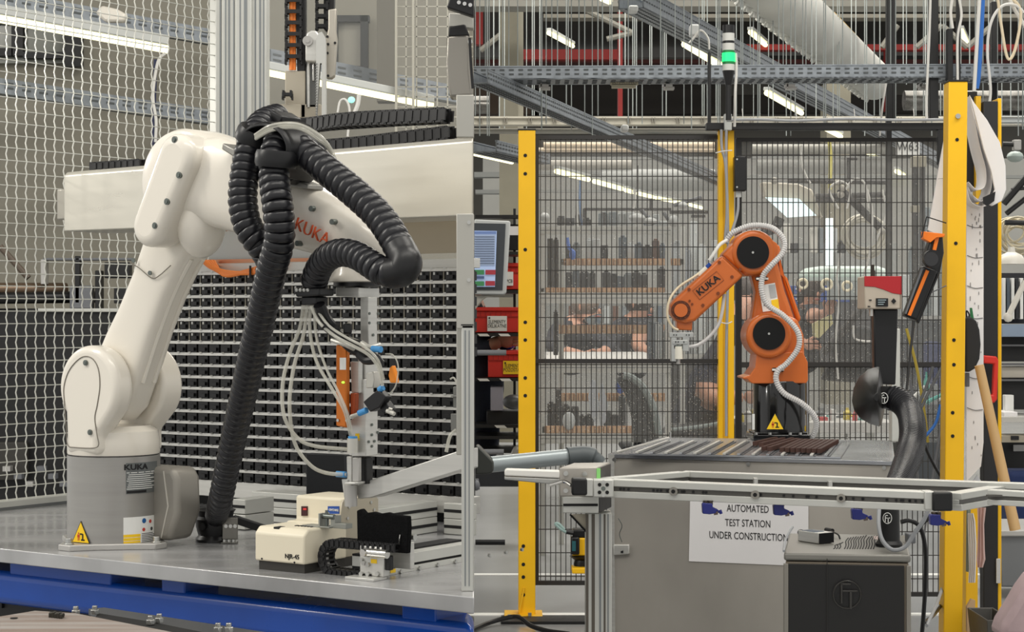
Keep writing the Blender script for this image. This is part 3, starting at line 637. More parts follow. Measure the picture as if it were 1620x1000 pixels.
# back aluminium frames: long profile blocks
def grooved(name, label, pts, z0, z1, n, th):
    pass
bx = thing('profile_stack', 'low box of stacked aluminium profiles behind the linear axis', 'frame', TH(660, 850, TZ0))
def prof_lr(x0, x1, v, z0, z1, th=.05, par=bx, slot=True):
    a = uv(TV(x0, 800, v))[0]; b = uv(TV(x1, 800, v))[0]
    m = MB(); m.obox(W(a, v, z0), U*(b-a), VV*th, Z*(z1-z0)); o = obj('profile', m, ALUM, par, bev=.0015)
    if slot:
        m = MB(); m.obox(W(a+.001, v-.0006, (z0+z1)/2-.0035), U*(b-a-.002), VV*.003, Z*.007); obj('slot', m, DARK, o)
def prof_dep(u, va, vb_, z0, z1, th=.045, par=bx):
    m = MB(); m.obox(W(u, va, z0), U*th, VV*(vb_-va), Z*(z1-z0)); o = obj('profile', m, ALUM, par, bev=.0015)
    m = MB(); m.obox(W(u+th-.002, va+.001, (z0+z1)/2-.0035), U*.003, VV*(vb_-va-.002), Z*.007); obj('slot', m, DARK, o)
uF = uv(TH(614, 850, TZ0))
for k in range(2): prof_lr(398, 484, .72, TZ0+.001+.036*k, TZ0+.036+.036*k)
for k in range(2): prof_dep(.545, .36, .78, TZ0+.001+.036*k, TZ0+.036+.036*k)
for k in range(2): prof_lr(702, 746, .755, TZ0+.001+.036*k, TZ0+.036+.036*k, .02)
m = MB(); m.obox(TV(398, 805, .56)*1, U*.0, VV*.0, Z*0) if 0 else None
pd_ = thing('profile_post_foot', 'light aluminium block beside the hose behind the collar', 'frame', TH(370, 830, TZ0))
for k in range(2): prof_lr(368, 388, .55, TZ0+.002+.036*k, TZ0+.036+.036*k, .1, pd_)
# ---- slanted aluminium beam
sl = thing('slanted_beam', 'slanted aluminium beam rising to the right beside the gripper tip', 'beam', TV(565, 790, .2))
m = MB()
A0 = [TV(545, 770, .17), TV(562, 775, .17), TV(562, 796, .17), TV(545, 790, .17)]
m.prism([TV(561, 768, .16), TV(735, 710, .16), TV(735, 742, .16), TV(586, 788, .16), TV(566, 790, .16)], VV*.045)
obj('beam', m, ALU, sl, bev=.002)
# ---- rack of clips
vr = .8
rk = thing('component_rack', 'tall rack of many aluminium rails holding rows of black clips', 'rack', W(.2, vr, TZ0))
uL = uv(TV(232, 600, vr))[0]; uRr = vcut(vr)-.004
zT = TV(720, 424, vr).z; zB = TV(300, 768, vr).z
rows = 18; 
m = MB(); m.obox(W(uL, vr, zT), U*(uRr-uL), VV*.03, Z*.022); obj('top_rail', m, ALU, rk, bev=.001)
m = MB(); m.obox(W(uL, vr-.01, zB-.022), U*(uRr-uL), VV*.04, Z*.04); obj('bottom_rail', m, ALU, rk, bev=.001)
dz = (zT-zB-.02)/rows; step = .0385
CLIP = mat('clip_black', (20, 20, 21), .35)
cm = MB(); cm.cbox((0, .013, dz*.36), step*.84, .03, dz*.72); cm.cbox((step*.05, -.004, dz*.3), step*.5, .008, dz*.3)
clip = obj('clip', cm, CLIP); clip.location = (0, 0, 0); clip.parent = rk; cme = clip.data
cme.transform(Matrix.Translation(V3((0, 0, 0)))); bpy.data.objects.remove(clip)
ROOT = ROOTLOC[rk.name]; cnt = 0; ncol = int((uRr-uL)/step)
rest = MB()
for r in range(rows):
    z = zB+.02+dz*r
    m = MB(); m.obox(W(uL, vr-.012, z+dz*.76), U*(uRr-uL), VV*.016, Z*dz*.24); obj('rail', m, ALU, rk)
    for c in range(ncol+1):
        u = uL+step*(c+.5)
        if u > uRr-.01: continue
        px = 810+F*W(u, vr, z).x/W(u, vr, z).y
        c0 = W(u, vr, z)
        M = Matrix.Identity(4)
        for k in range(3): M[k][0] = U[k]; M[k][1] = VV[k]; M[k][3] = (c0-ROOT)[k]
        if cnt < 298 and px > 262:
            o = bpy.data.objects.new('clip', cme); sc.collection.objects.link(o); o.parent = rk; o.matrix_local = M; cnt += 1
        else:
            Mw = M.copy(); Mw.translation = c0
            for (a, b, g) in ((cm, 0, 0),): rest.add([Mw@V3(v) for v in cm.v], cm.f)
if rest.v: obj('clips', rest, CLIP, rk, kind='stuff')
for c in range(ncol+1):
    u = uL+step*c; m = MB(); m.obox(W(u, vr-.004, zB), U*.004, VV*.01, Z*(zT-zB)); obj('divider', m, mat('rack_divider', (122, 118, 108), .45, .6), rk)
bs = MB()
for r in range(rows):
    for c in range(ncol):
        z = zB+.02+dz*r+dz*.78; bs.cbox(W(uL+step*(c+.3), vr-.013, z+dz*.2+.001), .006, .006, .003)
        bs.cbox(W(uL+step*(c+.42), vr-.008, z-dz*.2), .004, .004, dz*.22)
obj('rack_screws', bs, BOLT, rk, kind='stuff')
m = MB(); m.obox(W(uL, vr+.16, TZ0), U*(vcut(vr+.16)-.004-uL), VV*.01, Z*(zT-TZ0)); obj('back_panel', m, DARK, rk)
m = MB(); m.obox(W(uL-.02, vr-.0, TZ0), U*.03, VV*.05, Z*(zT-TZ0+.02)); obj('rack_post', m, ALUM, rk)
# black back plate leaning (484-540, 720-790)
m = MB(); m.prism([TV(x, y, .5) for x, y in ((484, 717), (545, 720), (545, 792), (484, 788))], VV*.02)
solo('dark_plate', m, mat('dark_navy_plate', (24, 26, 30), .5), 'upright dark plate behind the gripper tip', 'plate', bev=.002)
# orange cable coil on top of rack
CAB = mat('orange_cable', (232, 128, 52), .45)
oc = thing('cable_coil', 'coil of orange cable lying on top of the clip rack', 'cable', TV(370, 430, .78))
for k in range(5):
    m = MB(); m.tube(spl([TV(322+4*k, 414, .78+.01*k), TV(336+3*k, 424+1.5*k, .76), TV(362, 431+1.2*k, .75), TV(395, 432-k, .75), TV(418, 428-2*k, .76), TV(432, 418-2*k, .77)], 5), .0055, 8); obj('cable', m, CAB, oc, smooth=True)
m = MB(); p = TV(396, 430, .745); m.cbox(p, .004, .01, .03); obj('cable_tie', m, INK, oc)
m = MB(); m.prism([TV(x, y, .83) for x, y in ((262, 412), (500, 408), (500, 438), (262, 442))], VV*.005)
solo('copper_tray', m, mat('copper_tinted_sheet', (196, 142, 112), .35, .7), 'copper-tinted sheet strip behind the orange cable coil', 'sheet')
# ---- beige beam cover with end cap
vB = .62
bm_ = thing('beam_cover', 'long pale sheet-metal cover running behind the white robot from left to right', 'cover', TV(450, 330, vB))
SHM = mat('pale_sheet', (214, 210, 198), .3, .55, .03, 4, stretch=(1, 1, 10))
def edge(x): return None
L0 = TV(101, 272, vB); L1 = TV(101, 366, vB); R0 = uv(TV(750, 216, vB))
zt_, zb_ = (L0.z+TV(750, 216, vB).z)/2, (TV(750, 341, vB).z+L1.z)/2
ul = uv(L0)[0]; ur = vcut(vB)-.003
m = MB(); vE = .52; uE = vcut(vE)-.003; zt2_, zb2_ = TV(749, 216, vE).z, TV(749, 341, vE).z; zt_, zb_ = L0.z, L1.z
sec = lambda u, v, t, b: [W(u, v, b), W(u, v, t-.01), W(u, v+.01, t), W(u, v+.16, t), W(u, v+.16, b)]
vc_ = lambda v: vcut(v)-.003
m.rings([sec(ul, vB, zt_, zb_), [W(vc_(vE), vE, zb2_), W(vc_(vE), vE, zt2_-.01), W(vc_(vE+.01), vE+.01, zt2_), W(vc_(vE+.16), vE+.16, zt2_), W(vc_(vE+.16), vE+.16, zb2_)]]); obj('cover', m, SHM, bm_, bev=.003)
m = MB(); m.obox(W(ul-.06, vB+.03, L0.z-.04), U*.06, VV*.1, Z*-.08); obj('end_housing', m, mat('grey_cast', (176, 172, 162), .4, .5), bm_, bev=.004)
# under-beam ribbed panel
m = MB(); m.prism([TV(x, y, .8) for x, y in ((628, 343), (724, 340), (724, 400), (650, 402), (628, 380))], VV*.005)
solo('side_sheet', m, mat('taupe_sheet', (160, 150, 132), .4, .5), 'taupe metal sheet below the right end of the pale cover', 'sheet')
m = MB(); m.prism([TV(x, y, .86) for x, y in ((330, 366), (640, 355), (640, 436), (330, 436))], VV*.005)
solo('back_sheet', m, mat('light_sheet', (190, 192, 190), .4, .4, .06, 3), 'light metal back sheet below the pale cover', 'sheet')
# ======================================================= LEFT CELL ENCLOSURE
# woven wire fence running away to the right at u = const
uf = -.63
fn = thing('wire_fence', 'woven wire safety fence in an aluminium frame, left of the white robot', 'fence', W(uf, .9, 0))
vA, vBk = .3, uv(TU(341, 400, uf))[1]
zlo = TU(100, 782, uf).z; zhi = 2.45
pit = .0325
wm = MB(); nV = int((vBk-vA)/pit)+1; nH = int((zhi-zlo)/pit)+1
for i in range(nV+1):
    v = vA+pit*i; pts = []
    for k in range(nH*2+1):
        z = zlo+pit*k/2; off = .0017 if k % 2 == 0 else -.0017
        pts.append(W(uf+off, v+(off*.55), z))
    wm.tube(pts, .0019, 5, caps=False)
for k in range(nH+1):
    z = zlo+pit*k; pts = []
    for i in range(nV*2+1):
        off = 0
        pts.append(W(uf+off, vA+pit*i/2, z+off*.3))
    wm.tube(pts, .0015, 5, caps=False)
obj('wire_mesh', wm, mat('galvanised_wire', (206, 206, 198), .35, .35), fn, smooth=True, kind='stuff')
m = MB(); m.obox(W(uf-.02, vA-.2, zlo-.04), U*.04, VV*(vBk-vA+.2), Z*.04); r1 = obj('bottom_rail', m, ALUM, fn, bev=.002)
m = MB(); m.obox(W(uf-.02+.04, vA-.19, zlo-.024), U*.001, VV*(vBk-vA+.18), Z*.008); obj('rail_slot', m, mat('slot_grey', (110, 112, 112), .5, .4), r1)
m = MB(); m.obox(W(uf-.018, vA-.2, TZ0-.0), U*.036, VV*(vBk-vA+.2), Z*(zlo-.045-TZ0)); obj('bottom_rail', m, mat('fence_base', (160, 160, 156), .45, .5), fn, bev=.002)
m = MB(); m.obox(W(uf-.02, vBk-.005, 0.0), U*.04, VV*.022, Z*2.6); obj('fence_post', m, ALUM, fn, bev=.002)
# big aluminium corner post (x 340-420)
pc = thing('corner_post', 'wide grooved aluminium corner post behind the robot elbow', 'post', TV(380, 250, .86))
dP = 5.3
def groovepost(x0, x1, d, ybot, ytop, par, groove, th=.08, gm=None, name='profile'):
    m = MB(); a = P(x0, ybot, d); b = P(x1, ytop, d); m.box(a.x, b.x, d, d+th, a.z, b.z); o = obj(name, m, ALUM, par, bev=.002)
    for g0, g1 in groove:
        m = MB(); g = P(g0, 500, d); h = P(g1, 500, d); m.box(g.x, h.x, d-.0012, d+.004, a.z+.001, b.z-.001); obj('groove', m, gm or mat('groove_grey', (128, 132, 134), .5, .3), o)
    return o
groovepost(341, 351, dP, 820, -200, pc, [(347.5, 350)])
groovepost(351, 372, dP-.02, 820, -200, pc, [(356, 358), (361, 364), (369, 371)])
groovepost(372, 398, dP-.03, 820, -200, pc, [(379, 381), (386, 391)])
groovepost(398, 421, dP-.02, 820, -200, pc, [(403, 405), (410, 413), (416, 418)])
# clear panel between post and right post
dG = 5.05
gp = thing('clear_screen', 'dusty clear panel filling the cell between the two aluminium posts', 'panel', P(570, 500, dG+.25))
m = MB(); a = P(420, 430, dG+.22); b = P(738, -60, dG+.22); m.box(a.x, P(735, 500, dG+.22).x, dG+.22, dG+.224, a.z, b.z)
GL = mat('clear_sheet', (235, 238, 236), .06, 0, alpha=.05, spec=.5); obj('sheet', m, GL, gp)
# vertical axis
va = thing('vertical_axis', 'vertical toothed-belt axis with aluminium carriage hanging from above', 'linear axis', P(500, 190, 4.95))
pbx = lambda x0, y0, x1, y1, d, th, name, mt, par=va, bev=.0015, **k: obj(name, pbox(MB(), x0, y0, x1, y1, d, th), mt, par, bev=bev, **k)
pbx(451, 112, 483, 190, 4.9, .05, 'cover', mat('beige_cover', (172, 164, 148), .45, .2))
pbx(443, 165, 476, 206, 4.88, .04, 'bracket', mat('beige_cover', (172, 164, 148), .45, .2))
pbx(476, 165, 508, 186, 4.9, .04, 'bracket', mat('beige_cover', (172, 164, 148), .45, .2))
m = MB(); ppoly(m, [(483, 97), (483, 60), (485, 52), (492, 48), (500, 48), (506, 56), (509, 70), (509, 98), (500, 98)], 4.86, .06); hd = obj('drive_head', m, ALU, va, bev=.004)
m = MB(); p = P(487, 65, 4.859); m.cyl(p, p-V3((0, .006, 0)), .013, n=20); m.cyl(p-V3((0, .006, 0)), p-V3((0, .008, 0)), .006, n=6); obj('pulley_cap', m, STEEL, hd, smooth=True)
m = MB(); ppoly(m, [(500, 190), (500, 62), (504, 52), (509, 50), (514, 58), (515, 70), (515, 190), (509, 190), (509, 100), (506, 100)], 4.84, .03); obj('tooth_belt', m, mat('pale_belt', (184, 184, 180), .5), va)
for k in range(20): pbx(499, 100+4.4*k, 502, 102+4.4*k, 4.838, .006, 'tooth', mat('belt_tooth', (120, 120, 118), .5), bev=0)
pbx(484, 98, 500, 170, 4.9, .03, 'guide_rail', mat('dark_guide', (98, 98, 96), .4, .6)); pbx(486, 98, 490, 170, 4.895, .03, 'guide_rail', ALU); pbx(494, 100, 497, 128, 4.885, .01, 'guide_rod', CHROME)
m = MB(); ppoly(m, [(519, 15), (532, 13), (531, 48), (533, 62), (529, 120), (524, 124), (516, 124), (516, 60), (519, 45)], 4.9, .03); sp_ = obj('side_plate', m, mat('warm_steel', (184, 178, 166), .35, .6), va, bev=.003)
for x, y in ((519, 70), (518, 84), (519, 120), (530, 68), (518, 58)): m = MB(); p = P(x, y, 4.899); m.cyl(p, p-V3((0, .002, 0)), .0035, n=8); obj('screw', m, INK, sp_)
c1 = chain('cable_chain', 'left vertical black cable chain with orange cable inside, above the gantry head', [P(465, -60, 4.9), P(465, 111, 4.9)], .044, .03, .029, (1, 0, 0))
for x, w in ((461, .006), (466, .004)): m = MB(); m.tube([P(x, -60, 4.9), P(x, 111, 4.9)], w, 8); obj('orange_cable', m, CAB, c1, smooth=True)
m = MB(); ppoly(m, [(466, -60), (483, -60), (483, 112), (470, 114)], 4.9, .04); obj('chain_side', m, BLKM, c1, bev=.002)
c2 = chain('cable_chain', 'right vertical black cable chain hanging above the belt head', [P(510, -60, 4.95), P(510, 52, 4.95)], .034, .03, .026, (1, 0, 0))
m = MB(); ppoly(m, [(512, -60), (530, -60), (528, 14), (519, 18), (518, 50), (512, 46)], 4.95, .04); obj('chain_side', m, BLKM, c2, bev=.002)
c1b = chain('cable_chain', 'short piece of cable chain below the beige cover of the gantry head', [P(455, 144, 4.87), P(455, 168, 4.87)], .026, .03, .02, (1, 0, 0))
c3 = chain('cable_chain', 'upper horizontal black cable chain running right from the gantry head', spl([P(492, 198, 4.55), P(540, 192, 4.45), P(620, 187, 4.32), P(722, 182, 4.2)], 6), .03, .034, .024, (.4, -.6, 0))
c4 = chain('cable_chain', 'lower horizontal black cable chain lying on the pale cover', spl([TV(480, 234, .6), TV(560, 228, .58), TV(640, 219, .57), TV(722, 209, .56)], 6), .03, .03, .024, VV)
c5 = chain('cable_chain', 'short black cable chain on the left end of the pale cover', [TV(148, 264, .66), TV(232, 258, .66)], .03, .022, .022, VV)
m = MB(); ppoly(m, [(472, 186), (494, 186), (498, 206), (476, 206)], 4.6, .03); solo('chain_bracket', m, BLKM, 'small dark bracket where the upper horizontal chain starts', 'bracket', bev=.002)
# right post with plates at the picture seam, standing on the table front
rp = thing('front_post', 'aluminium post and cover plate at the right end of the cell', 'post', TH(739, 912, TZ0))
dR = 3.44
PP = mat('post_plate', (182, 180, 172), .38, .45, .05, 3)
def px3(x0, y0, x1, y1, d, th, name, mt, par=rp, bev=.0015): return obj(name, pbox(MB(), x0, y0, x1, y1, d, th), mt, par, bev=bev)
px3(722, 338, 749.5, 520, dR, .03, 'cover_plate', PP); px3(722, 150, 749.5, 217, dR+.3, .03, 'cover_plate', PP)
px3(722, 500, 733, 720, dR+.05, .03, 'inner_post', PP)
a = TH(731, 914, TZ0); zb2 = a.z; 
m = MB(); q = P(730, 514, dR); e = P(749.5, 514, dR); m.box(q.x, e.x, dR, dR+.04, TZ0, q.z); po = obj('post', m, ALUM, rp, bev=.002)
for g0, g1 in ((735, 737), (741.5, 743)):
    m = MB(); m.box(P(g0, 0, dR).x, P(g1, 0, dR).x, dR-.001, dR+.003, TZ0+.01, q.z-.01); obj('groove', m, mat('groove_grey', (128, 132, 134), .5, .3), po)
px3(729, 513, 749.5, 515, dR-.002, .045, 'post_cap', BLKM)
for y in (352, 443):
    m = MB(); p = P(742, y, dR); m.cyl(p, p-V3((0, .003, 0)), .0036, n=12); obj('screw', m, BOLT, rp)
# rounded stainless guard hanging by the post
gu = thing('steel_guard', 'bulging stainless guard with a black buffer beside the top of the right post', 'guard', P(728, 150, 3.9))
R = []
for x, y in ((708, 56), (706, 62), (706, 90), (707, 120), (711, 150)): pass
m = MB(); prof = [(0, 0), (-.006, -.008), (-.008, -.04), (-.006, -.085), (.004, -.118), (.02, -.125)]
ppoly(m, [(707, 60), (709, 56), (741, 54), (744, 70), (744, 110), (747, 140), (747, 152), (712, 154), (708, 130), (706, 95)], 3.9, .06); obj('shell', m, mat('guard_steel', (148, 144, 136), .3, .8), gu, bev=.012, seg=4)
m = MB(); ppoly(m, [(710, 42), (736, 38), (743, 56), (709, 58)], 3.9, .05); obj('buffer', m, BLKM, gu, bev=.003)
m = MB(); ppoly(m, [(710, 20), (749, 22), (749, 45), (710, 42)], 3.93, .04); obj('arm', m, PP, gu, bev=.002)
m = MB(); m.tube(spl([P(743, 60, 3.88), P(745, 100, 3.88), P(748, 140, 3.88)], 5), .003, 6); obj('cable', m, INK, gu)
m = MB(); p = P(744, 67, 3.89); m.cyl(p, p-V3((0, .01, 0)), .005, n=10); obj('screw', m, BOLT, gu)
m = MB(); ppoly(m, [(707, 12), (712, -6), (749.5, -10), (749.5, 26)], 3.85, .03); hp = base_props(obj('control_box', m, BLK, None, bev=.003), 'dark control box with small buttons in the corner above the steel guard', 'control box')
for x, y in ((726, 4), (735, 6), (744, 8)): m = MB(); p = P(x, y, 3.849); m.cyl(p, p-V3((0, .002, 0)), .004, n=12); obj('button', m, mat('button_white', (190, 190, 190), .5), hp)
# fittings seen behind the right post (706-730, 595-720)
m = MB(); m.tube(spl([P(712, 600, 3.9), P(718, 598, 3.9), P(724, 610, 3.9), P(726, 625, 3.9)], 4), .002, 6); m.tube(spl([P(722, 680, 3.9), P(712, 690, 3.9), P(706, 715, 3.9)], 4), .004, 6)
cw = solo('clear_cable', m, CLEAR, 'clear cables looping beside the small valve at the right post', 'cable', smooth=True)
m = MB(); pbox(m, 717, 612, 727, 645, 3.9, .02); pbox(m, 713, 626, 728, 628, 3.89, .03); pbox(m, 713, 655, 724, 682, 3.9, .02); pbox(m, 724, 645, 730, 682, 3.9, .02)
solo('small_valve', m, mat('dull_valve', (120, 120, 116), .45, .4), 'small grey valve block beside the right post', 'valve', bev=.0015)
# ---- hall behind the left cell
xw0 = -3.4; dW = 8.2
m = MB(); m.box(xw0, P(748, 0, dW).x, dW, dW+.15, 0, 4.6); struct('wall_left', m, mat('greige_wall', (136, 132, 120), .85, 0, .06, .8))
def bgx(x0, y0, x1, y1, d, th, name, mt, par, bev=0): return obj(name, pbox(MB(), x0, y0, x1, y1, d, th), mt, par, bev=bev)
wn = thing('window', 'dark-framed window behind the wire fence', 'window', P(60, 100, dW-.05))
wn['kind'] = 'structure'; del wn['label']; del wn['category']; wn.name = 'window_1'; ROOTLOC['window_1'] = ROOTLOC['window']
GLW = mat('window_glass_grey', (112, 114, 106), .15)
bgx(-60, 28, 125, 100, dW-.04, .03, 'pane', GLW, wn)
for b in ((-60, 24, 128, 36), (100, 36, 128, 105), (18, 30, 36, 88), (-60, 76, 20, 88), (36, 82, 100, 92)): bgx(*b, dW-.08, .05, 'frame', BLKM, wn)
wn2 = thing('window_mirrored', '', '', P(560, 60, dW-.05)); wn2['kind'] = 'structure'  # reflection of a window in the clear panel, modelled as geometry behind it
bgx(532, 26, 580, 104, dW-.04, .03, 'pane', mat('window_glass_light', (150, 146, 134), .15), wn2)
for b in ((528, 24, 584, 34), (570, 24, 582, 106), (528, 24, 534, 104)): bgx(*b, dW-.08, .05, 'frame', BLKM, wn2)
def tray(name, label, pts, h, d_pair, par=None, holes=True):
    t = thing(name, label, 'cable tray', P(*pts[0], d_pair[0]))
    a = P(*pts[0], d_pair[0]); b = P(*pts[1], d_pair[1]); dd = b-a; n = V3((0, 0, 1)); th = dd.cross(n).normalized()*.06
    m = MB(); m.obox(a, dd, th, V3((0, 0, -h))); o = obj('side', m, GALV, t)
    m = MB(); m.obox(a, dd, th*.3-n*0, V3((0, 0, .004))); m.obox(a-n*h, dd, th*.3, V3((0, 0, .004))); obj('lip', m, GALV, t)
    if holes:
        hb = MB(); L = dd.length; k = int(L/.07); e = dd.normalized(); th_ = th+th.normalized()*.002
        for i in range(k):
            for r in (.35, .65): hb.obox(a+e*(.07*i+.01)-n*(h*r)+th_, e*.035, -th*.05, n*.008)
        obj('slots', hb, mat('slot_dark', (84, 88, 90), .7), t, kind='stuff')
    return t
tray('cable_tray', 'slotted grey cable tray crossing behind the wire fence', ((-60, 118), (342, 178)), .06, (7.4, 8.0))
tray('cable_tray', 'upper grey cable tray at the top left behind the fence', ((-60, -22), (342, 52)), .06, (7.4, 8.0))
tray('cable_tray', 'dim cable tray mirrored in the clear panel, built behind it', ((420, 80), (722, 140)), .07, (7.6, 8.0))  # stands in for a tray reflected in the clear panel
def lamp(name, label, a, b, r, group=None, up=None, col=TUBE):
    t = thing(name, label, 'lamp', a, group); d = (b-a); n = V3((0, 0, 1)); s = d.cross(n).normalized()
    m = MB(); m.obox(a-s*r*1.6+n*r*.4, d, s*r*3.2, n*r*2.2); obj('housing', m, mat('lamp_housing', (190, 192, 188), .5), t, bev=r*.3)
    m = MB(); m.cyl(a-n*r*.2, b-n*r*.2, r, n=12); m.ell(a-n*r*.2, r, r, r, 8); obj('tube', m, col, t, smooth=True); return t
lamp('tube_lamp', 'glowing tube lamp hanging behind the wire fence', P(-40, 20, 7.2), P(266, 76, 7.4), .018)
lamp('tube_lamp', 'tube lamp mirrored in the clear panel, built glowing behind it, right of the corner post', P(418, 112, 6.6), P(684, 166, 6.9), .013)  # reflection of a lamp in the clear panel, modelled as a glowing tube
m = MB(); ppoly(m, [(150, 20), (160, 8), (185, 14), (200, 22), (196, 34), (165, 34)], 7.3, .05); solo('junction_box', m, WHITE, 'white junction fitting on the tray above the left tube lamp', 'fitting', bev=.01)
m = MB(); m.tube(spl([P(262, 84, 7.3), P(250, 98, 7.3), P(242, 150, 7.3), P(247, 190, 7.3), P(246, 225, 7.3)], 5), .006, 6); solo('hanging_cable', m, CABLEW, 'white cable hanging from the left tube lamp', 'cable', smooth=True)
m = MB(); m.tube([P(246, 94, 7.4), P(242, 230, 7.4)], .008, 6); solo('hanging_cable', m, mat('dark_blue_cable', (34, 40, 70), .5), 'dark blue cable hanging behind the white one', 'cable')
m = MB(); m.tube(spl([P(568, 150, 6.6), P(566, 165, 6.6), P(561, 178, 6.6)], 4), .008, 6); m.tube(spl([P(534, 178, 6.5), P(538, 160, 6.5), P(547, 158, 6.5), P(553, 175, 6.5), P(550, 216, 6.5)], 4), .004, 6); solo('hanging_cable', m, CABLEW, 'pale cable below the mirrored lamp behind the clear panel', 'cable', smooth=True)
m = MB(); m.ell(P(556, 158, 6.7), .013, .01, .012, 10); solo('green_indicator', m, mat('teal_glow', (140, 220, 200), .5, emit=1.2), 'small teal indicator light below the mirrored lamp behind the clear panel', 'light', smooth=True)
# wire fence mirrored in the clear sheet, built as a mesh beyond it
wm = MB(); a = P(625, 0, 6.8).x; b = P(748, 0, 6.8).x; z1 = 2.45
for i in range(8): x = a+(b-a)*i/7.5; wm.box(x, x+.005, 6.8, 6.805, 1.9, z1)
for k in range(20): z = 1.93+k*.036; wm.box(a, b, 6.8, 6.805, z, z+.004)
for x in (625, 652): q = P(x, 0, 6.79).x; wm.box(q, q+.008, 6.78, 6.8, 1.85, z1)
solo('mirrored_wire_screen', wm, mat('dim_wire', (168, 164, 150), .5, .3), 'fence mesh mirrored in the clear panel, built beyond it at the top right', 'fence panel', kind='stuff')
m = MB(); pbox(m, 596, -60, 626, 160, 7.6, .1); solo('wall_column', m, mat('dark_greige', (98, 94, 84), .8), 'dark vertical column beyond the clear panel', 'column')
# machinery seen through the fence
bm2 = thing('far_machine', 'dark machine with pale rods and rollers, seen low through the wire fence', 'machine', P(90, 700, 7))
m = MB(); a = P(-70, 700, 7.0); m.box(a.x, P(232, 0, 7.0).x, 7.0, 7.8, 0, P(0, 488, 7).z); obj('dark_cabinet', m, mat('machine_black', (20, 20, 21), .5), bm2, bev=.004)
m = MB(); m.cyl(P(-60, 458, 6.9), P(105, 458, 7.1), .025, n=16); obj('roller', m, mat('bronze_roller', (110, 92, 76), .35, .6), bm2, smooth=True)
m = MB(); m.cyl(P(-60, 472, 6.9), P(150, 470, 7.1), .022, n=16); obj('roller', m, BLK, bm2, smooth=True)
for b in ((68, 408, 210, 412), (64, 410, 72, 450), (150, 428, 160, 490), (165, 415, 205, 440), (118, 405, 126, 480), (180, 455, 230, 480), (110, 452, 145, 488)):
    bgx(*b, 7.0, .05, 'machine_rod' if b[2]-b[0] > 60 else 'machine_block', random.choice([BLKM, STEEL, GREYP, BLKM]), bm2, .003)
m = MB(); m.cyl(P(0, 390, 7.1), P(45, 440, 7.1), .012, n=10); obj('brown_strut', m, mat('brown_strut', (92, 80, 68), .5), bm2, smooth=True)
bgx(60, 488, 240, 492, 6.98, .02, 'top_edge', ALUM, bm2)
bgx(-60, 700, 40, 760, 6.95, .05, 'drawer_front', mat('drawer_dark', (52, 50, 46), .5), bm2, .003)
for k in range(6): bgx(4+18*k, 738+(k % 3)*12, 16+18*k, 746+(k % 3)*12, 6.9, .04, 'small_part', random.choice([GREYP, mat('tan_part', (130, 112, 86), .6), STEEL]), bm2)
# ======================================================= RIGHT CELL
def bx(x0, y0, x1, y1, d, th, name, mt, par, bev=0, **k): return obj(name, pbox(MB(), x0, y0, x1, y1, d, th), mt, par, bev=bev, **k)
def pp(pts, d, th, name, mt, par, bev=0, **k): return obj(name, ppoly(MB(), pts, d, th), mt, par, bev=bev, **k)
def tb_(pts, r, name, mt, par, n=8, k=5, **kw):
    m = MB(); m.tube(spl([P(*p) for p in pts], k), r, n); return obj(name, m, mt, par, smooth=True, **kw)
def disc(x, y, d, r, name, mt, par, th=.004, n=20, **k):
    m = MB(); p = P(x, y, d); m.cyl(p, p-V3((0, th, 0)), r, n=n); return obj(name, m, mt, par, smooth=True, **k)
# ---- floor
FL = mat('glossy_floor', (160, 161, 161), .2, 0, .06, .9, spec=.6)
m = MB(); m.box(-7, 14, -1, 42, -.1, 0); struct('floor', m, FL)
for i, y in enumerate((909, 972)):
    d = F*EYE/(y-500); m = MB(); m.box(-.6, 3.5, d-.03, d+.03, 0, .002); struct('trim_%d' % (i+1), m, mat('floor_line_white', (232, 232, 228), .4))
# ---- safety fence
DF = 8.2
def panel(x0, x1, y0, y1, d, name, label, mid, xs, yb=None):
    t = thing(name, label, 'fence panel', P((x0+x1)/2, y1, d))
    FR = mat('fence_frame_dark', (44, 42, 41), .5)
    bx(x0, y0, x1, y0+6, d, .02, 'top_bar', FR, t); bx(x0, y1-7, x1, y1, d, .02, 'bottom_bar', FR, t)
    bx(x0, y0+6, x0+5.5, y1-7, d, .02, 'side_bar', FR, t); bx(x1-5.5, y0+6, x1, y1-7, d, .02, 'side_bar', FR, t)
    bx(x0, mid, x1, mid+7, d-.01, .015, 'middle_bar', FR, t)
    w = MB(); x = x0+8
    while x < x1-4:
        a = P(x, y1, d+.006); b = P(x, y0, d+.006); w.box(a.x-.0019, a.x+.0019, d+.006, d+.01, a.z+.01, b.z-.01); x += xs
    y = y0+28
    while y < y1-10:
        a = P(x0+5, y, d+.008); b = P(x1-5, y, d+.008); w.box(a.x, b.x, d+.003, d+.007, a.z-.002, a.z+.002); y += 37.2
    obj('wire_grid', w, mat('fence_wire_dark', (50, 48, 46), .5), t, kind='stuff'); return t
p1 = panel(847, 1141, 214, 926, DF, 'mesh_fence', 'dark wire fence panel between the left yellow post and the double yellow post', 568, 8.05)
p2 = panel(1165, 1498, 218, 944, DF+.02, 'mesh_fence', 'dark wire fence panel behind the orange robot, right of the double yellow post', 573, 8.2)
DUST = mat('dusty_polycarbonate', (205, 204, 200), .12, 0, alpha=.13, spec=.7)
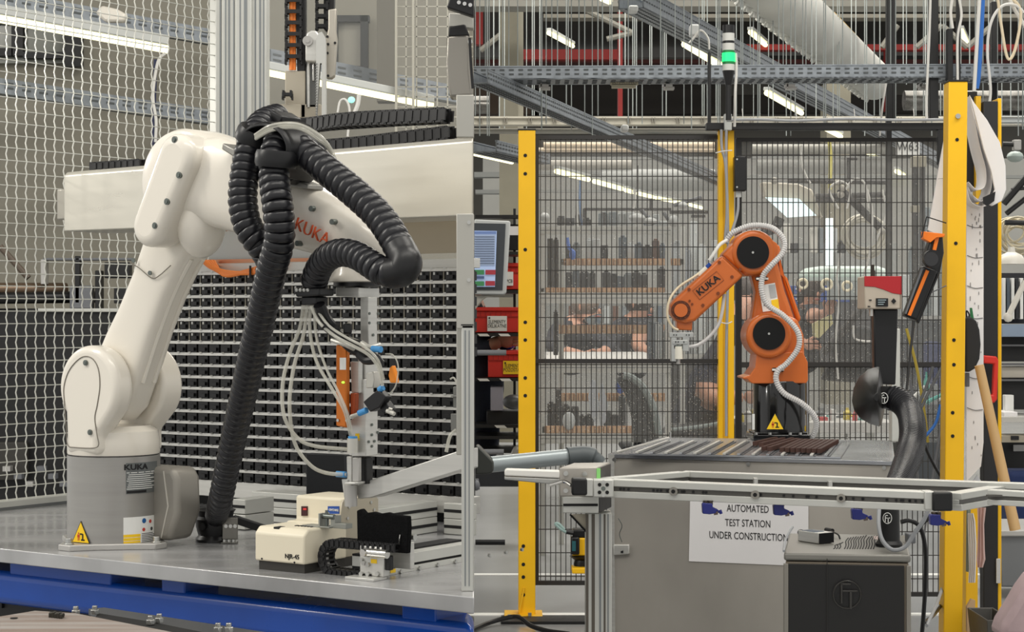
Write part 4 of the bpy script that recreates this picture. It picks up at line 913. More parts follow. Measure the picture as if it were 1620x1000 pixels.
def dust(x0, y0, x1, y1, d, par):
    m = MB(); pbox(m, x0, y0, x1, y1, d, .004); obj('clear_sheet', m, DUST, par)
    s = MB(); rr = random.Random(3)
    for i in range(1500):
        x = rr.uniform(x0+4, x1-4); y = y1-(y1-y0)*abs(rr.gauss(0, .33))
        if y < y0+5 or y > y1-4: continue
        p = P(x, y, d-.001); w = rr.uniform(.0007, .0017); s.box(p.x-w, p.x+w, d-.002, d-.001, p.z-w, p.z+w)
    obj('dust_specks', s, mat('dust', (210, 208, 200), .9), par, kind='stuff')
dust(853, 222, 1136, 700, DF+.05, p1); dust(1172, 224, 1492, 700, DF+.05, p2)
for y in (661, 748): 
    pass
# yellow posts
def ypost(name, label, x0, x1, y0, d, th=.08, holes=(), xb=None):
    t = thing(name, label, 'post', P((x0+x1)/2, 500, d)*1)
    q = P((x0+x1)/2, 500, d); xb = xb or (x0, x1)
    m = MB(); a, b = P(x0, y0, d), P(x1, y0, d); w = b.x-a.x; sh = P(xb[0], 960, d).x-a.x if xb[0] != x0 else 0
    m.rings([[V3((a.x+sh, d, 0)), V3((a.x+sh+w, d, 0)), V3((a.x+sh+w, d+th, 0)), V3((a.x+sh, d+th, 0))], [V3((a.x, d, a.z)), V3((b.x, d, a.z)), V3((b.x, d+th, a.z)), V3((a.x, d+th, a.z))]])
    po = obj('tube', m, YEL, t, bev=.003)
    m = MB(); m.box(a.x-.002, b.x+.002, d-.002, d+th+.002, a.z, a.z+.006); obj('cap', m, BLKM, t)
    m = MB(); m.box(a.x+sh-.06, a.x+sh+w+.03, d-.05, d+th+.03, .001, .014); bp = obj('base_plate', m, YEL, t, bev=.002)
    for (hx, hy) in holes: disc(hx, hy, d+.0005, .006*d/8.2*1.3, 'hole', DARK, po, .002)
    return t
y1_ = ypost('fence_post', 'left yellow fence post with a column of black holes', 820, 847, 206, DF-.08, holes=[(831, 246), (831, 275), (831, 395), (831, 510), (831, 538), (831, 598), (831, 626), (828, 864), (828, 893), (828, 913), (828, 941)])
for x, y in ((806, 975), (820, 975), (838, 972)): m = MB(); p = TH(x, y+3, .014); m.cyl(p, p+Z*.015, .008, n=6); obj('bolt', m, BOLT, y1_)
m = MB(); pp_ = [P(829, 930, DF-.085), P(822, 968, DF-.09)]; m.tube(pp_, .004, 6); obj('weld_strut', m, YEL, y1_)
y2_ = ypost('double_fence_post', 'double yellow fence post behind the orange robot with grey cables between', 1136.5, 1144, 206, DF-.03, .05)
m = MB(); a, b = P(1152, 206, DF-.03), P(1161.5, 206, DF-.03); m.box(a.x, b.x, DF-.03, DF+.02, 0, a.z); obj('tube', m, YEL, y2_, bev=.002)
m = MB(); a, b = P(1144, 206, DF-.02), P(1152, 206, DF-.02); m.box(a.x, b.x, DF-.02, DF+.0, 0, a.z); obj('backing_strip', m, mat('yellow_dim', (214, 166, 24), .5), y2_)
tb_([(1141, 205, 8.1), (1142, 235, 8.1), (1148, 262, 8.1), (1150, 330, 8.1), (1147, 380, 8.1)], .006, 'grey_cable', CABLEG, y2_)
tb_([(1149, 205, 8.1), (1149, 260, 8.1), (1152, 400, 8.1), (1149, 560, 8.1), (1149, 690, 8.1)], .006, 'grey_cable', CABLEG, y2_)
tb_([(1132, 242, 8.08), (1145, 239, 8.07), (1158, 238, 8.08)], .0025, 'white_tie', CABLEW, y2_)
tb_([(1140, 510, 8.08), (1150, 512, 8.07), (1158, 509, 8.08)], .0025, 'white_tie', CABLEW, y2_)
m = MB(); pbox(m, 1146, 180, 1158, 206, 8.1, .04); obj('cable_gland', m, mat('gland_grey', (186, 188, 184), .5), y2_, bev=.003)
bx(1164, 220, 1173, 700, DF-.0, .03, 'dark_upright', BLKM, y2_)
sw = thing('door_switch', 'black safety switch block on the dark upright beside the double yellow post', 'switch', P(1171, 300, 8.1))
bx(1162, 247, 1181, 302, 8.08, .06, 'body', BLK, sw, .004); bx(1164, 300, 1173, 312, 8.1, .04, 'gland', mat('gland_grey', (186, 188, 184), .5), sw, .002)
for y in (252, 296): disc(1166, y, 8.079, .004, 'screw', BOLT, sw, .002, 8)
tb_([(1168, 312, 8.1), (1167, 335, 8.08), (1160, 360, 8.06), (1150, 385, 8.0)], .006, 'cable', CABLEG, sw)
tr = thing('top_rail', 'black rail with a grey cable on top across the fence opening', 'rail', P(1310, 200, 8.1))
bx(1118, 194, 1497, 205, 8.12, .06, 'rail', BLKM, tr, .002); bx(1484, 205, 1494, 260, 8.12, .03, 'end_bracket', BLKM, tr, .002)
tb_([(1150, 190, 8.1), (1200, 189, 8.1), (1260, 191, 8.1), (1340, 188, 8.1), (1420, 190, 8.1), (1497, 189, 8.1)], .006, 'cable', CABLEG, tr)
for x in (1174, 1259, 1351, 1445): tb_([(x, 192, 8.1), (x+1, 183, 8.1), (x, 172, 8.1)], .0018, 'cable_tie', CABLEW, tr)
disc(1495, 194, 8.1, .006, 'screw', BOLT, tr)
# front right post
DP = 6.7
y3_ = ypost('fence_post', 'large yellow fence post at the right, in front of the hanging paper', 1501, 1531, 129, DP, .08, holes=[(1514, 221), (1512, 385), (1509, 538), (1509, 577), (1507, 653), (1507, 690)], xb=(1492, 1527))
disc(1515, 184, DP+.0, .009, 'bolt', BOLT, y3_, .008, 12)
# stack light
sl = thing('signal_tower', 'signal tower with a lit green segment above the double yellow post', 'signal light', P(1152, 190, 8.0))
def seg(y0, y1, r, nm, mt): m = MB(); a, b = P(1152.5, y1, 8.0), P(1152.5, y0, 8.0); m.cyl(a, b, r, n=20); return obj(nm, m, mt, sl, smooth=True)
seg(40, 53, .025, 'cap', BLK); seg(53, 65, .0255, 'clear_segment', mat('frosted_segment', (205, 205, 200), .4)); seg(65, 69, .025, 'band', BLK)
seg(69, 80, .0255, 'clear_segment', mat('frosted_segment', (205, 205, 200), .4)); seg(80, 84, .026, 'band', mat('dark_green', (20, 120, 60), .4)); seg(84, 98, .028, 'green_segment', mat('green_lit', (30, 232, 120), .4, emit=1.1)); seg(98, 102, .026, 'band', mat('dark_green', (20, 120, 60), .4)); seg(102, 112, .0255, 'clear_segment', mat('frosted_segment', (205, 205, 200), .4))
m = MB(); a, b = P(1152.5, 134, 8.0), P(1152.5, 112, 8.0); m.cyl(a, b, .014, .026, 20); obj('foot', m, BLK, sl, smooth=True)
m = MB(); m.cyl(P(1152.5, 190, 8.0), P(1152.5, 134, 8.0), .012, n=12); obj('pole', m, BLKM, sl, smooth=True)
tb_([(1164, 84, 8.0), (1165, 110, 8.0), (1163, 150, 8.0), (1162, 200, 8.05)], .006, 'cable', CABLEW, sl)
# ---- steel test table
zt_ = .874
PFL, PFR, PBR, PBL = TH(962, 718, zt_), TH(1416, 730, zt_), TH(1412, 697, zt_), TH(1046, 692, zt_)
tt = thing('steel_table', 'large stainless steel test table under the orange robot', 'table', V3(((PFL.x+PFR.x)/2, 6, 0)))
TOPM = mat('table_top_steel', (172, 174, 178), .22, .7, .14, 5)
m = MB(); m.prism([PFL, PFR, PBR, PBL], (0, 0, -.012)); obj('top_plate', m, TOPM, tt, bev=.001)
fn_ = (PFR-PFL).normalized(); nn_ = V3((fn_.y, -fn_.x, 0))
if nn_.y > 0: nn_ = -nn_
def TF(x, y, off=0):   # point on the front face of the table
    r = V3(((x-810)/F, 1, 0)); o = PFL+nn_*off; d = o.dot(nn_)/r.dot(nn_); return P(x, y, d)
def insz(p, k): return p.lerp((PFL+PFR+PBR+PBL)/4, k)
m = MB(); q = [V3((insz(p, .012).x, insz(p, .012).y, .0)) for p in (PFL, PFR, PBR, PBL)]; m.prism(q, (0, 0, zt_-.0125)); body = obj('body', m, SHEET, tt, bev=.002)
def onf(pts, off, th, nm, mt, par=tt, **k): m = MB(); m.prism([TF(x, y, off) for x, y in pts], nn_*th); return obj(nm, m, mt, par, **k)
onf([(966, 729), (1410, 741), (1410, 765), (966, 754)], .0, .004, 'upper_band', SHEET)
onf([(966, 756), (1410, 768), (1412, 1100), (966, 1100)], .001, .003, 'front_panel', SHEET)
onf([(963, 719), (972, 719), (974, 1100), (966, 1100)], .004, .004, 'corner_profile', ALU)
for x, y in ((972, 727), (1184, 734), (1399, 740)):
    p = TF(x, y, .004); m = MB(); m.cyl(p, p+nn_*.004, .006, n=12); obj('screw', m, BOLT, tt)
lt = onf([(972, 861), (997, 861), (997, 876), (972, 878)], .004, .012, 'latch', ALU, bev=.003)
onf([(982, 872), (986, 871), (986, 875), (982, 875)], .017, .001, 'latch_mark', DARK, lt)
tb_([(978, 820, 5.6), (984, 832, 5.6), (980, 845, 5.6), (984, 858, 5.6)], .0012, 'scratch', mat('dark_steel', (110, 116, 112), .35, .8), tt)
# paper sign
sg = onf([(1092, 786), (1279, 791), (1279, 896), (1090, 888)], .0055, .001, 'paper_sign', PAPER)
sdx = fn_ if fn_.x > 0 else -fn_
for i, (t_, x, y, w) in enumerate((('AUTOMATED', 1183, 805.5, 77), ('TEST STATION', 1183, 828.5, 89), ('UNDER CONSTRUCTION', 1184, 849, 152))):
    o_ = text('lettering', t_, TF(x, y, .0068), sdx, Z, .03, INK, sg, sx=.69)
# tracks on table
def TT(x, y, up=0): return TH(x, y, zt_+up)
tk = thing('slotted_track_plate', 'plate of slanted metal tracks lying on the steel table', 'plate', TT(1150, 710))
m = MB(); m.prism([TT(995, 717.5, .006), TT(1330, 723, .006), TT(1344, 701, .006), TT(1075, 697, .006)], (0, 0, -.005)); obj('plate', m, TOPM, tk)
for k in range(14):
    x0 = 1005+23*k; x1 = x0+48-2.2*k; yb_ = 717+.017*(x0-995)
    a, b = TT(x0, yb_, .007), TT(x1, 699+.01*k, .007); m = MB(); d_ = b-a; s_ = V3((.009, 0, 0)); m.obox(a, d_, s_, Z*.005); obj('track', m, TOPM if k % 2 else ALU, tk)
    m = MB(); m.obox(a+V3((.011, 0, -.001)), d_, V3((.006, 0, 0)), Z*.002); obj('track_groove', m, mat('dark_groove', (70, 72, 76), .5, .4), tk)
BRN = mat('brown_parts', (74, 48, 40), .6, 0, .3, 120)
k = 0
for (xa, ya, xb, yb_) in [(1193+4*0, 705, 1228, 697), (1203, 707, 1240, 698), (1207, 713, 1254, 698), (1216, 714, 1262, 699)]+[(1236+8.5*i, 715+.25*i, 1268+8*i, 700+.15*i) for i in range(8)]:
    a, b = TT(xa, ya, .012), TT(xb, yb_, .012); m = MB(); d_ = b-a; n_ = int(d_.length/.014)
    for j in range(max(3, n_)):
        c = a+d_*((j+.5)/max(3, n_)); m.cbox(c+Z*.006, .0125, .008, .013)
    solo('part_strip', m, BRN, 'row of small dark brown parts on the steel table, %s' % ORD(len([1 for o in sc.objects if o.name.startswith('part_strip')]), 12), 'parts', 'rows of brown parts on the table')
# edge trays on the left of the table top
m = MB(); m.tube([TT(975, 716, .012), TT(1058, 693, .012)], .004, 6); obj('edge_rod', m, ALU, tt)
for x, y in ((1000, 710), (1020, 705), (1060, 693), (1340, 695)): m = MB(); p = TT(x, y, 0); m.cyl(p, p+Z*.02, .004, n=8); obj('stud', m, BOLT, tt)
# ---- orange robot
DR = 6.42
orb = thing('robot_arm', 'orange six-axis robot arm on a black base, standing on the steel table', 'robot', V3((P(1235, 690, DR).x, DR, zt_)))
oc_ = V3((P(1235, 600, DR).x, DR, 0))
BGL = mat('gloss_black', (16, 16, 17), .14, 0, coat=.4)
m = MB(); m.lathe(oc_+Z*(zt_+.022), Z, [(.09, 0), (.093, .004), (.093, .17), (.09, .176)], 40); bse = obj('base', m, BGL, orb, smooth=True)
m = MB(); m.box(oc_.x-.105, oc_.x+.085, DR-.1, DR+.1, zt_+.001, zt_+.02); m.box(oc_.x-.098, oc_.x+.078, DR-.09, DR+.09, zt_+.02, zt_+.028); obj('base_plate', m, BGL, orb, bev=.003)
for x in (1196, 1218, 1250, 1266): m = MB(); p = P(x, 688, DR-.098); m.cyl(p, p+Z*.008, .006, n=8); obj('bolt', m, BOLT, orb)
tri_label(P(1226, 671, DR-.0945), V3((1, 0, 0)), .062, bse)
bx(1267.5, 656, 1274.5, 682, DR-.055, .004, 'side_label', WLAB, bse); bx(1267.5, 674, 1274.5, 682, DR-.057, .004, 'yellow_strip', YLAB, bse)
bx(1190, 655, 1194, 680, DR-.05, .004, 'side_label', WLAB, bse)
pp([(1175, 597), (1186, 594), (1195, 581), (1197, 560), (1270, 556), (1278, 573), (1278.5, 601), (1276, 606.5), (1190, 607), (1182, 600), (1176, 600)], DR-.085, .17, 'turret', ORG, orb, .012, seg=4)
m = MB(); c = P(1217, 531, DR-.1); m.cyl(c+V3((0, 0.0, 0)), c+V3((0, .18, 0)), .076, n=48); lj = obj('lower_joint', m, ORG, orb, bev=.012, seg=4)
pp([(1240, 497), (1262, 505), (1272, 530), (1274, 575), (1215, 600), (1195, 560)], DR-.075, .14, 'turret_cheek', ORG, orb, .014, seg=4)
pp([(1186, 425), (1183, 415), (1190, 400), (1225, 395), (1232, 420), (1242, 460), (1256, 500), (1262, 530), (1230, 550), (1195, 540), (1187, 520), (1192, 490), (1196, 462)], DR-.055, .09, 'upper_arm', ORG, orb, .016, seg=4)
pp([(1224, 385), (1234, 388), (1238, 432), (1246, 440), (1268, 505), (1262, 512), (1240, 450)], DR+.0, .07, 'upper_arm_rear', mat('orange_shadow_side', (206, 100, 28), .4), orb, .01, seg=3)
c = P(1193, 400, DR-.075); m = MB(); m.cyl(c, c+V3((0, .15, 0)), .077, n=48); uj = obj('upper_joint', m, ORG, orb, bev=.014, seg=4)
pp([(1183, 372), (1190, 366), (1203, 366), (1230, 385), (1236, 405), (1225, 420), (1200, 432), (1180, 438), (1142, 404), (1160, 385)], DR-.07, .13, 'elbow_housing', ORG, orb, .012, seg=4)
# forearm
fd_ = (P(1191, 399, DR)-P(1077, 491, DR)); fdn = fd_.normalized(); fnn = V3((-fdn.z, 0, fdn.x))
pp([(1143, 404), (1177, 436), (1100, 508), (1085, 512), (1070, 508), (1062, 497), (1061, 484), (1068, 474)], DR-.085, .11, 'forearm', ORG, orb, .01, seg=4)
fo2 = [o for o in sc.objects if o.name.startswith('forearm')][-1]
m = MB(); m.obox(P(1142, 403.5, DR-.0865), P(1177, 436.5, DR-.0865)-P(1142, 403.5, DR-.0865), V3((.002, 0, .002)), V3((0, .004, 0))); obj('joint_seam', m, mat('orange_dark', (120, 56, 20), .5), fo2)
tc = P(1120.5, 451.5, DR-.0865); text('lettering', 'KUKA', tc, fdn, V3((-fdn.z, 0, fdn.x)), .032, INK, fo2, bold=.0006, sx=1.05)
fr_ = MB(); pts = [tc+fdn*a*.052+fnn*b*.019 for a, b in ((-1, -1), (1, -1), (1, 1), (-1, 1), (-1, -1))]
fr_.tube(pts, .0008, 4); obj('lettering_frame', fr_, mat('orange_dark', (120, 56, 20), .5), fo2)
for x, y in ((1138, 415), (1158, 438), (1090, 458), (1136, 464), (1112, 483), (1171, 426), (1091, 476), (1095, 481)):
    disc(x, y, DR-.085, .0055 if x not in (1091, 1095) else .004, 'bolt', mat('orange_dark', (120, 56, 20), .5), fo2, .003, 12)
wj = disc(1077, 491, DR-.084, .0325, 'wrist_ring', mat('wrist_dark', (86, 42, 20), .5), orb, .006, 32); disc(1077, 491, DR-.09, .0225, 'wrist_cap', ORG, wj, .005, 28)
for k in range(12):
    a = k*math.pi/6; p = P(1077, 491, DR-.0905)+V3((math.cos(a)*.0275, 0, math.sin(a)*.0275)); m = MB(); m.cyl(p, p-V3((0, .002, 0)), .0022, n=8); obj('ring_bolt', m, mat('orange_dark', (120, 56, 20), .5), wj)
pp([(1070, 505), (1096, 505), (1095, 523), (1072, 522)], DR-.07, .07, 'wrist_flange', ORG, orb, .004)
for x, y in ((1191, 399.5), (1216.5, 528)):
    cpc = disc(x, y, (DR-.075) if y < 450 else (DR-.1), .054, 'joint_cap', mat('satin_black', (15, 15, 16), .4, spec=.3), uj if y < 450 else lj, .006, 40); disc(x, y, ((DR-.075) if y < 450 else (DR-.1))-.006, .004, 'cap_screw', BOLT, uj if y < 450 else lj, .002, 10)
pp([(1180, 372), (1188, 364), (1198, 366), (1202, 374)], DR-.05, .05, 'lifting_eye', ORG, orb, .003)
pp([(1200, 452), (1226, 447.5), (1233.5, 490), (1207, 493.5)], DR-.057, .001, 'label', WLAB, orb)
lb2 = [o for o in sc.objects if o.name.startswith('label')][-1]
pp([(1220, 475), (1231, 473), (1233, 489), (1222, 491)], DR-.0585, .001, 'yellow_strip', YLAB, orb); pp([(1208, 484), (1214, 483), (1211, 477)], DR-.0585, .001, 'print', INK, orb)
pp([(1216, 451), (1226, 449.5), (1229, 470), (1219, 472)], DR-.0585, .001, 'print', mat('pale_print', (176, 178, 178), .5), orb)
for x, y in ((1206, 441), (1231, 585)):
    z_ = DR-.1; m = MB(); m.cbox(P(x-1, y, z_+.02), .04, .03, .014); tie = obj('clamp_slot', m, INK, orb, bev=.005)
    m = MB(); m.cbox(P(x, y, z_), .04, .006, .006); m.cbox(P(x, y, z_), .01, .008, .014); obj('cable_tie', m, WLAB, tie)
# gripper of the orange robot
gr = thing('small_gripper', 'small grey gripper with a white cylinder below the orange robot wrist', 'gripper', P(1078, 573, DR-.05))
LG = mat('light_grey_part', (176, 178, 176), .45, .3)
bx(1059, 526, 1097, 534, DR-.08, .06, 'crossbar', LG, gr, .002); bx(1062, 534, 1070, 572, DR-.08, .05, 'side', LG, gr, .002); bx(1080, 532, 1090, 556, DR-.08, .05, 'side', LG, gr, .002)
bx(1064, 538, 1088, 545, DR-.082, .05, 'plate', LG, gr, .002); bx(1066, 546, 1080, 552, DR-.08, .04, 'plate', mat('dark_steel', (110, 116, 112), .35, .8), gr, .001)
m = MB(); m.cyl(P(1073, 568, DR-.07), P(1073, 548, DR-.07), .0155, n=20); obj('white_cylinder', m, mat('ivory', (226, 222, 208), .4), gr, smooth=True)
m = MB(); m.cyl(P(1073, 576, DR-.07), P(1073, 568, DR-.07), .007, n=12); obj('tip', m, STEEL, gr, smooth=True)
for x, y in ((1066, 530), (1070, 530), (1086, 530), (1090, 530), (1069, 541), (1073, 541), (1082, 541)): disc(x, y, DR-.083, .0022, 'hole', DARK, gr, .002, 8)
# cables of orange robot
def ribs(t, path, r, step, mt):
    m = MB()
    ev = even(path, step)
    for a, b in zip(ev[:-1], ev[1:]):
        d_ = (b-a).normalized(); m.lathe(a, d_, [(r*.9, 0), (r*1.12, step*.3), (r*1.12, step*.6), (r*.9, step*.9)], 8)
    obj('corrugations', m, mt, t, smooth=True, kind='stuff')
hs = thing('white_conduit', 'pale corrugated conduit snaking along the orange robot arm to its base', 'conduit', P(1288, 692, DR))
pth = spl([P(x, y, DR+dd) for x, y, dd in ((1150, 380, -.05), (1160, 368, -.06), (1190, 357, -.07), (1222, 361, -.09), (1240, 380, -.1), (1238, 400, -.11), (1220, 420, -.12), (1207, 437, -.11), (1205, 460, -.11), (1214, 482, -.11), (1240, 500, -.12), (1262, 525, -.13), (1263, 550, -.13), (1245, 575, -.12), (1231, 586, -.12), (1228, 602, -.12), (1240, 622, -.12), (1268, 638, -.12), (1288, 658, -.1), (1291, 676, -.08), (1284, 693, -.06))], 8)
CON = mat('conduit_pale', (196, 194, 192), .4)
m = MB(); m.tube(pth, .0085, 10); obj('hose', m, CON, hs, smooth=True); ribs(hs, pth, .009, .0075, CON)
hs2 = thing('wrist_cable', 'pale cable looping from the orange forearm to the small gripper', 'cable', P(1060, 500, DR))
tb_([(1150, 380, DR-.06), (1138, 388, DR-.08), (1128, 403, DR-.09), (1122, 412, DR-.09)], .006, 'cable', CABLEW, hs2)
tb_([(1113, 428, DR-.06), (1095, 440, DR-.07), (1073, 455, DR-.07), (1059, 475, DR-.08), (1056, 500, DR-.08), (1064, 517, DR-.08), (1073, 522, DR-.08)], .0042, 'cable', mat('cream_cable', (222, 206, 176), .5), hs2)
m = MB(); m.cyl(P(1105, 436, DR-.06), P(1118, 424, DR-.06), .009, n=10); obj('plug', m, mat('ivory', (226, 222, 208), .4), hs2, smooth=True); m = MB(); m.cyl(P(1118, 424, DR-.06), P(1124, 418, DR-.06), .008, n=10); obj('plug_tip', m, BLUE, hs2, smooth=True)
pth = spl([P(x, y, DR-.06) for x, y in ((1088, 549), (1104, 546), (1122, 533), (1136, 515), (1142, 495), (1146, 465))], 8)
m = MB(); m.tube(pth, .006, 8); obj('conduit', m, CON, hs2, smooth=True)
# ---- foreground rail frame
rf = thing('profile_rig', 'long aluminium profile frame with round washers crossing in front of the steel table', 'frame', P(1200, 790, 4.2))
def prof(a, b, s, nm='profile', par=rf, slot=True, mt=ALUM):
    d_ = (b-a); dn = d_.normalized(); sd = dn.cross(Z).normalized()
    if sd.y > 0: sd = -sd     # towards camera
    m = MB()
    for z0, z1, o in ((.13*s, .5*s, 0), (-.5*s, -.13*s, 0)): m.obox(a+Z*z0-sd*s*.5, d_, sd*s, Z*(z1-z0))
    m.obox(a+Z*-.13*s-sd*s*.35, d_, sd*s*.7, Z*.26*s); o = obj(nm, m, mt, par, bev=.0012)
    m = MB(); m.obox(a+Z*-.12*s+sd*s*.36, d_, sd*.001, Z*.24*s); obj('slot', m, mat('slot_shadow', (92, 90, 86), .5, .4), o); return o
A1, A2 = P(969, 772, 4.26), P(1480, 793, 4.05)
prof(A1, A2, .0405)
sdir = (A2-A1).normalized().cross(Z); sdir = -sdir if sdir.y > 0 else sdir
pe = P(954, 772, 4.235); m = MB(); m.cbox(pe, .046, .03, .040); pb = obj('end_joint', m, ALUM, rf, bev=.003)
for a in range(4):
    q = pe+V3((math.cos(a*math.pi/2+.78)*.012, -.016, math.sin(a*math.pi/2+.78)*.012)); m = MB(); m.cyl(q, q+V3((0, -.001, 0)), .0042, n=10); obj('slot_hole', m, DARK, pb)
m = MB(); q = pe+V3((0, -.016, 0)); m.cyl(q, q+V3((0, -.001, 0)), .005, n=10); obj('slot_hole', m, mat('dark_steel', (110, 116, 112), .35, .8), pb)
for dz_ in (-.015, .015):
    q = pe+V3((0.0, -.016, dz_)); m = MB(); m.cyl(q, q+V3((0, -.0016, 0)), .004, n=10); obj('screw', m, BOLT, pb)
bx(925, 759, 938, 785, 4.22, .04, 'profile', ALUM, rf, .001); bx(904.5, 757.5, 929, 784, 4.215, .042, 'end_cap', BLKM, rf, .004)
prof(P(1484, 793.5, 4.05), P(1481, 793.4, 4.05), .0405, slot=False) if 0 else None
bx(1463, 778, 1479, 806.5, 4.03, .045, 'end_joint', ALUM, rf, .002); bx(1476, 779, 1507.5, 809, 4.02, .05, 'end_cap', BLKM, rf, .004)
for x in (1073, 1204, 1338):
    t = (x-969)/(1480-969); c = A1.lerp(A2, t)+sdir*.021; m = MB(); m.cyl(c, c+sdir*.004, .0095, n=20); w_ = obj('washer', m, mat('washer_grey', (150, 146, 138), .35, .8), rf, smooth=True)
    m = MB(); m.cyl(c+sdir*.004, c+sdir*.0055, .0045, n=12); obj('washer_hub', m, DARK, w_)
hb = MB()
rr = random.Random(5)
for i in range(34):
    t = rr.uniform(.03, .98); c = A1.lerp(A2, t)+sdir*.0155; hb.cyl(c, c+sdir*.003, .0028, n=8)
obj('slot_inserts', hb, INK, rf, kind='stuff')
B1, B2 = P(1081, 757, 4.62), P(1625, 777, 4.32)
prof(B1, B2, .036, 'rear_profile'); prof(P(930, 770, 4.28), P(1082, 757, 4.6), .034, 'left_link')
for x, y in ((1196, 762), (1314, 767), (1438, 771)): bx(x-3, y-5, x+3, y+5, 4.45, .02, 'connector', ALU, rf)
prof(P(1508, 794, 4.07), P(1577, 782, 4.33), .038, 'right_link'); prof(P(1565, 786, 4.1), P(1640, 790, 4.05), .032, 'right_profile')
bx(1562, 783, 1594, 786, 4.07, .01, 'slot_key', mat('slot_shadow', (92, 90, 86), .5, .4), rf)
# junction box at left end and support post
jb = thing('steel_junction_block', 'brushed steel block with a green tag at the left end of the rail frame', 'block', P(925, 785, 4.4))
m = MB(); m.obox(P(885, 786, 4.3), P(945, 785, 4.3)-P(885, 786, 4.3), V3((.036, .14, 0)), Z*.066); bb = obj('block', m, SHEET, jb, bev=.003)
m = MB(); m.obox(P(945.5, 783, 4.302), V3((.036, .135, 0)), V3((.001, -.0003, 0)), Z*.06); obj('dark_end', m, mat('dark_end', (66, 62, 58), .5), jb)
for x, y in ((895, 749), (925, 750), (895, 776)): disc(x, y, 4.299, .0055, 'screw', BOLT, jb, .004, 14)
bx(944, 741, 950, 757, 4.298, .002, 'green_tag', mat('green_tag', (150, 226, 130), .5), jb)
m = MB(); m.obox(P(890, 812, 4.3), P(947, 812, 4.3)-P(890, 812, 4.3), V3((.034, .13, 0)), Z*.038); lowb = obj('lower_profile', m, ALUM, jb, bev=.002)
bx(891, 797, 946, 801, 4.298, .003, 'slot', DARK, lowb); m = MB(); m.obox(P(947, 811.5, 4.302), V3((.034, .13, 0)), V3((.002, -.0004, 0)), Z*.037); obj('end_cap', m, BLKM, jb, bev=.002)
tb_([(870, 768, 4.28), (880, 765, 4.28), (893, 762, 4.28), (904, 768, 4.26)], .004, 'hook', CHROME, jb)
sp2 = thing('support_post', 'grooved aluminium post standing below the left end of the rail frame', 'post', V3((P(947, 0, 4.36).x, 4.4, 0)))
a, b = P(927, 812, 4.36), P(968, 812, 4.36); m = MB(); m.box(a.x, b.x, 4.36, 4.43, 0, a.z); po = obj('profile', m, ALUM, sp2, bev=.002)
for g0, g1, mt_ in ((927, 931, 0), (936, 941, 0), (948, 951, 1), (955, 958, 0), (961, 963, 1)):
    m = MB(); m.box(P(g0, 0, 4.36).x, P(g1, 0, 4.36).x, 4.3585, 4.362, .01, a.z-.002); obj('groove', m, mat('groove_dark', (96, 90, 82), .5, .4) if mt_ == 0 else mat('groove_grey', (128, 132, 134), .5, .3), po)
m = MB(); ppoly(m, [(903, 814), (928, 814), (928, 842)], 4.38, .01); obj('gusset', m, mat('taupe_panel', (176, 168, 150), .4, .2), sp2); m = MB(); m.tube([P(902, 814, 4.375), P(928, 842, 4.375)], .0025, 6); obj('gusset_edge', m, INK, sp2)
m = MB(); m.box(a.x-.03, b.x+.03, 4.33, 4.46, 0.001, .012); obj('foot', m, ALUM, sp2, bev=.002)
wb = thing('white_bar', 'white plastic bar pointing left from the steel junction block', 'bar', P(840, 765, 4.3))
m = MB(); ppoly(m, [(798, 745), (801, 742), (886, 745), (886, 757), (798, 753)], 4.3, .03); obj('bar', m, mat('white_plastic', (232, 230, 224), .35), wb, bev=.004)
m = MB(); ppoly(m, [(798, 754), (886, 758), (886, 765), (880, 767), (798, 759)], 4.3, .03); obj('underside', m, mat('grey_silver', (168, 168, 164), .35, .5), wb, bev=.002)
gp_ = thing('grey_pipe', 'grey pipe with a dark elbow behind the white bar', 'pipe', P(850, 735, 5.0))
m = MB(); m.cyl(P(776, 735, 5.0), P(905, 722, 5.1), .0215, n=20); obj('pipe', m, mat('grey_pipe', (158, 166, 168), .35, .3), gp_, smooth=True)
m = MB(); m.tube(spl([P(898, 723, 5.09), P(925, 721, 5.1), (P(940, 725, 5.1)), P(950, 734, 5.1)], 5), [.026]*10+[.02]*6, 20); obj('elbow', m, mat('dark_grey_elbow', (82, 88, 90), .5), gp_, smooth=True)
m = MB(); ppoly(m, [(752, 706), (757, 706), (781, 731), (781, 745), (776, 750), (752, 751)], 4.95, .08); obj('joint_housing', m, mat('dark_green_grey', (62, 64, 60), .5), gp_, bev=.006)
m = MB(); m.cyl(P(752, 858, 5.0), P(799, 858, 5.0), .0075, n=14); solo('black_bar', m, BLKM, 'short black round bar ending beside the lower left yellow post', 'bar', smooth=True)
m = MB(); m.cyl(P(752, 758, 5.6), P(754, 775, 5.6), .01, n=14); m.ell(P(753, 768, 5.55), .012, .01, .016, 12); solo('castor', m, GREYP, 'small grey castor at the edge of the left cell post', 'castor', smooth=True)
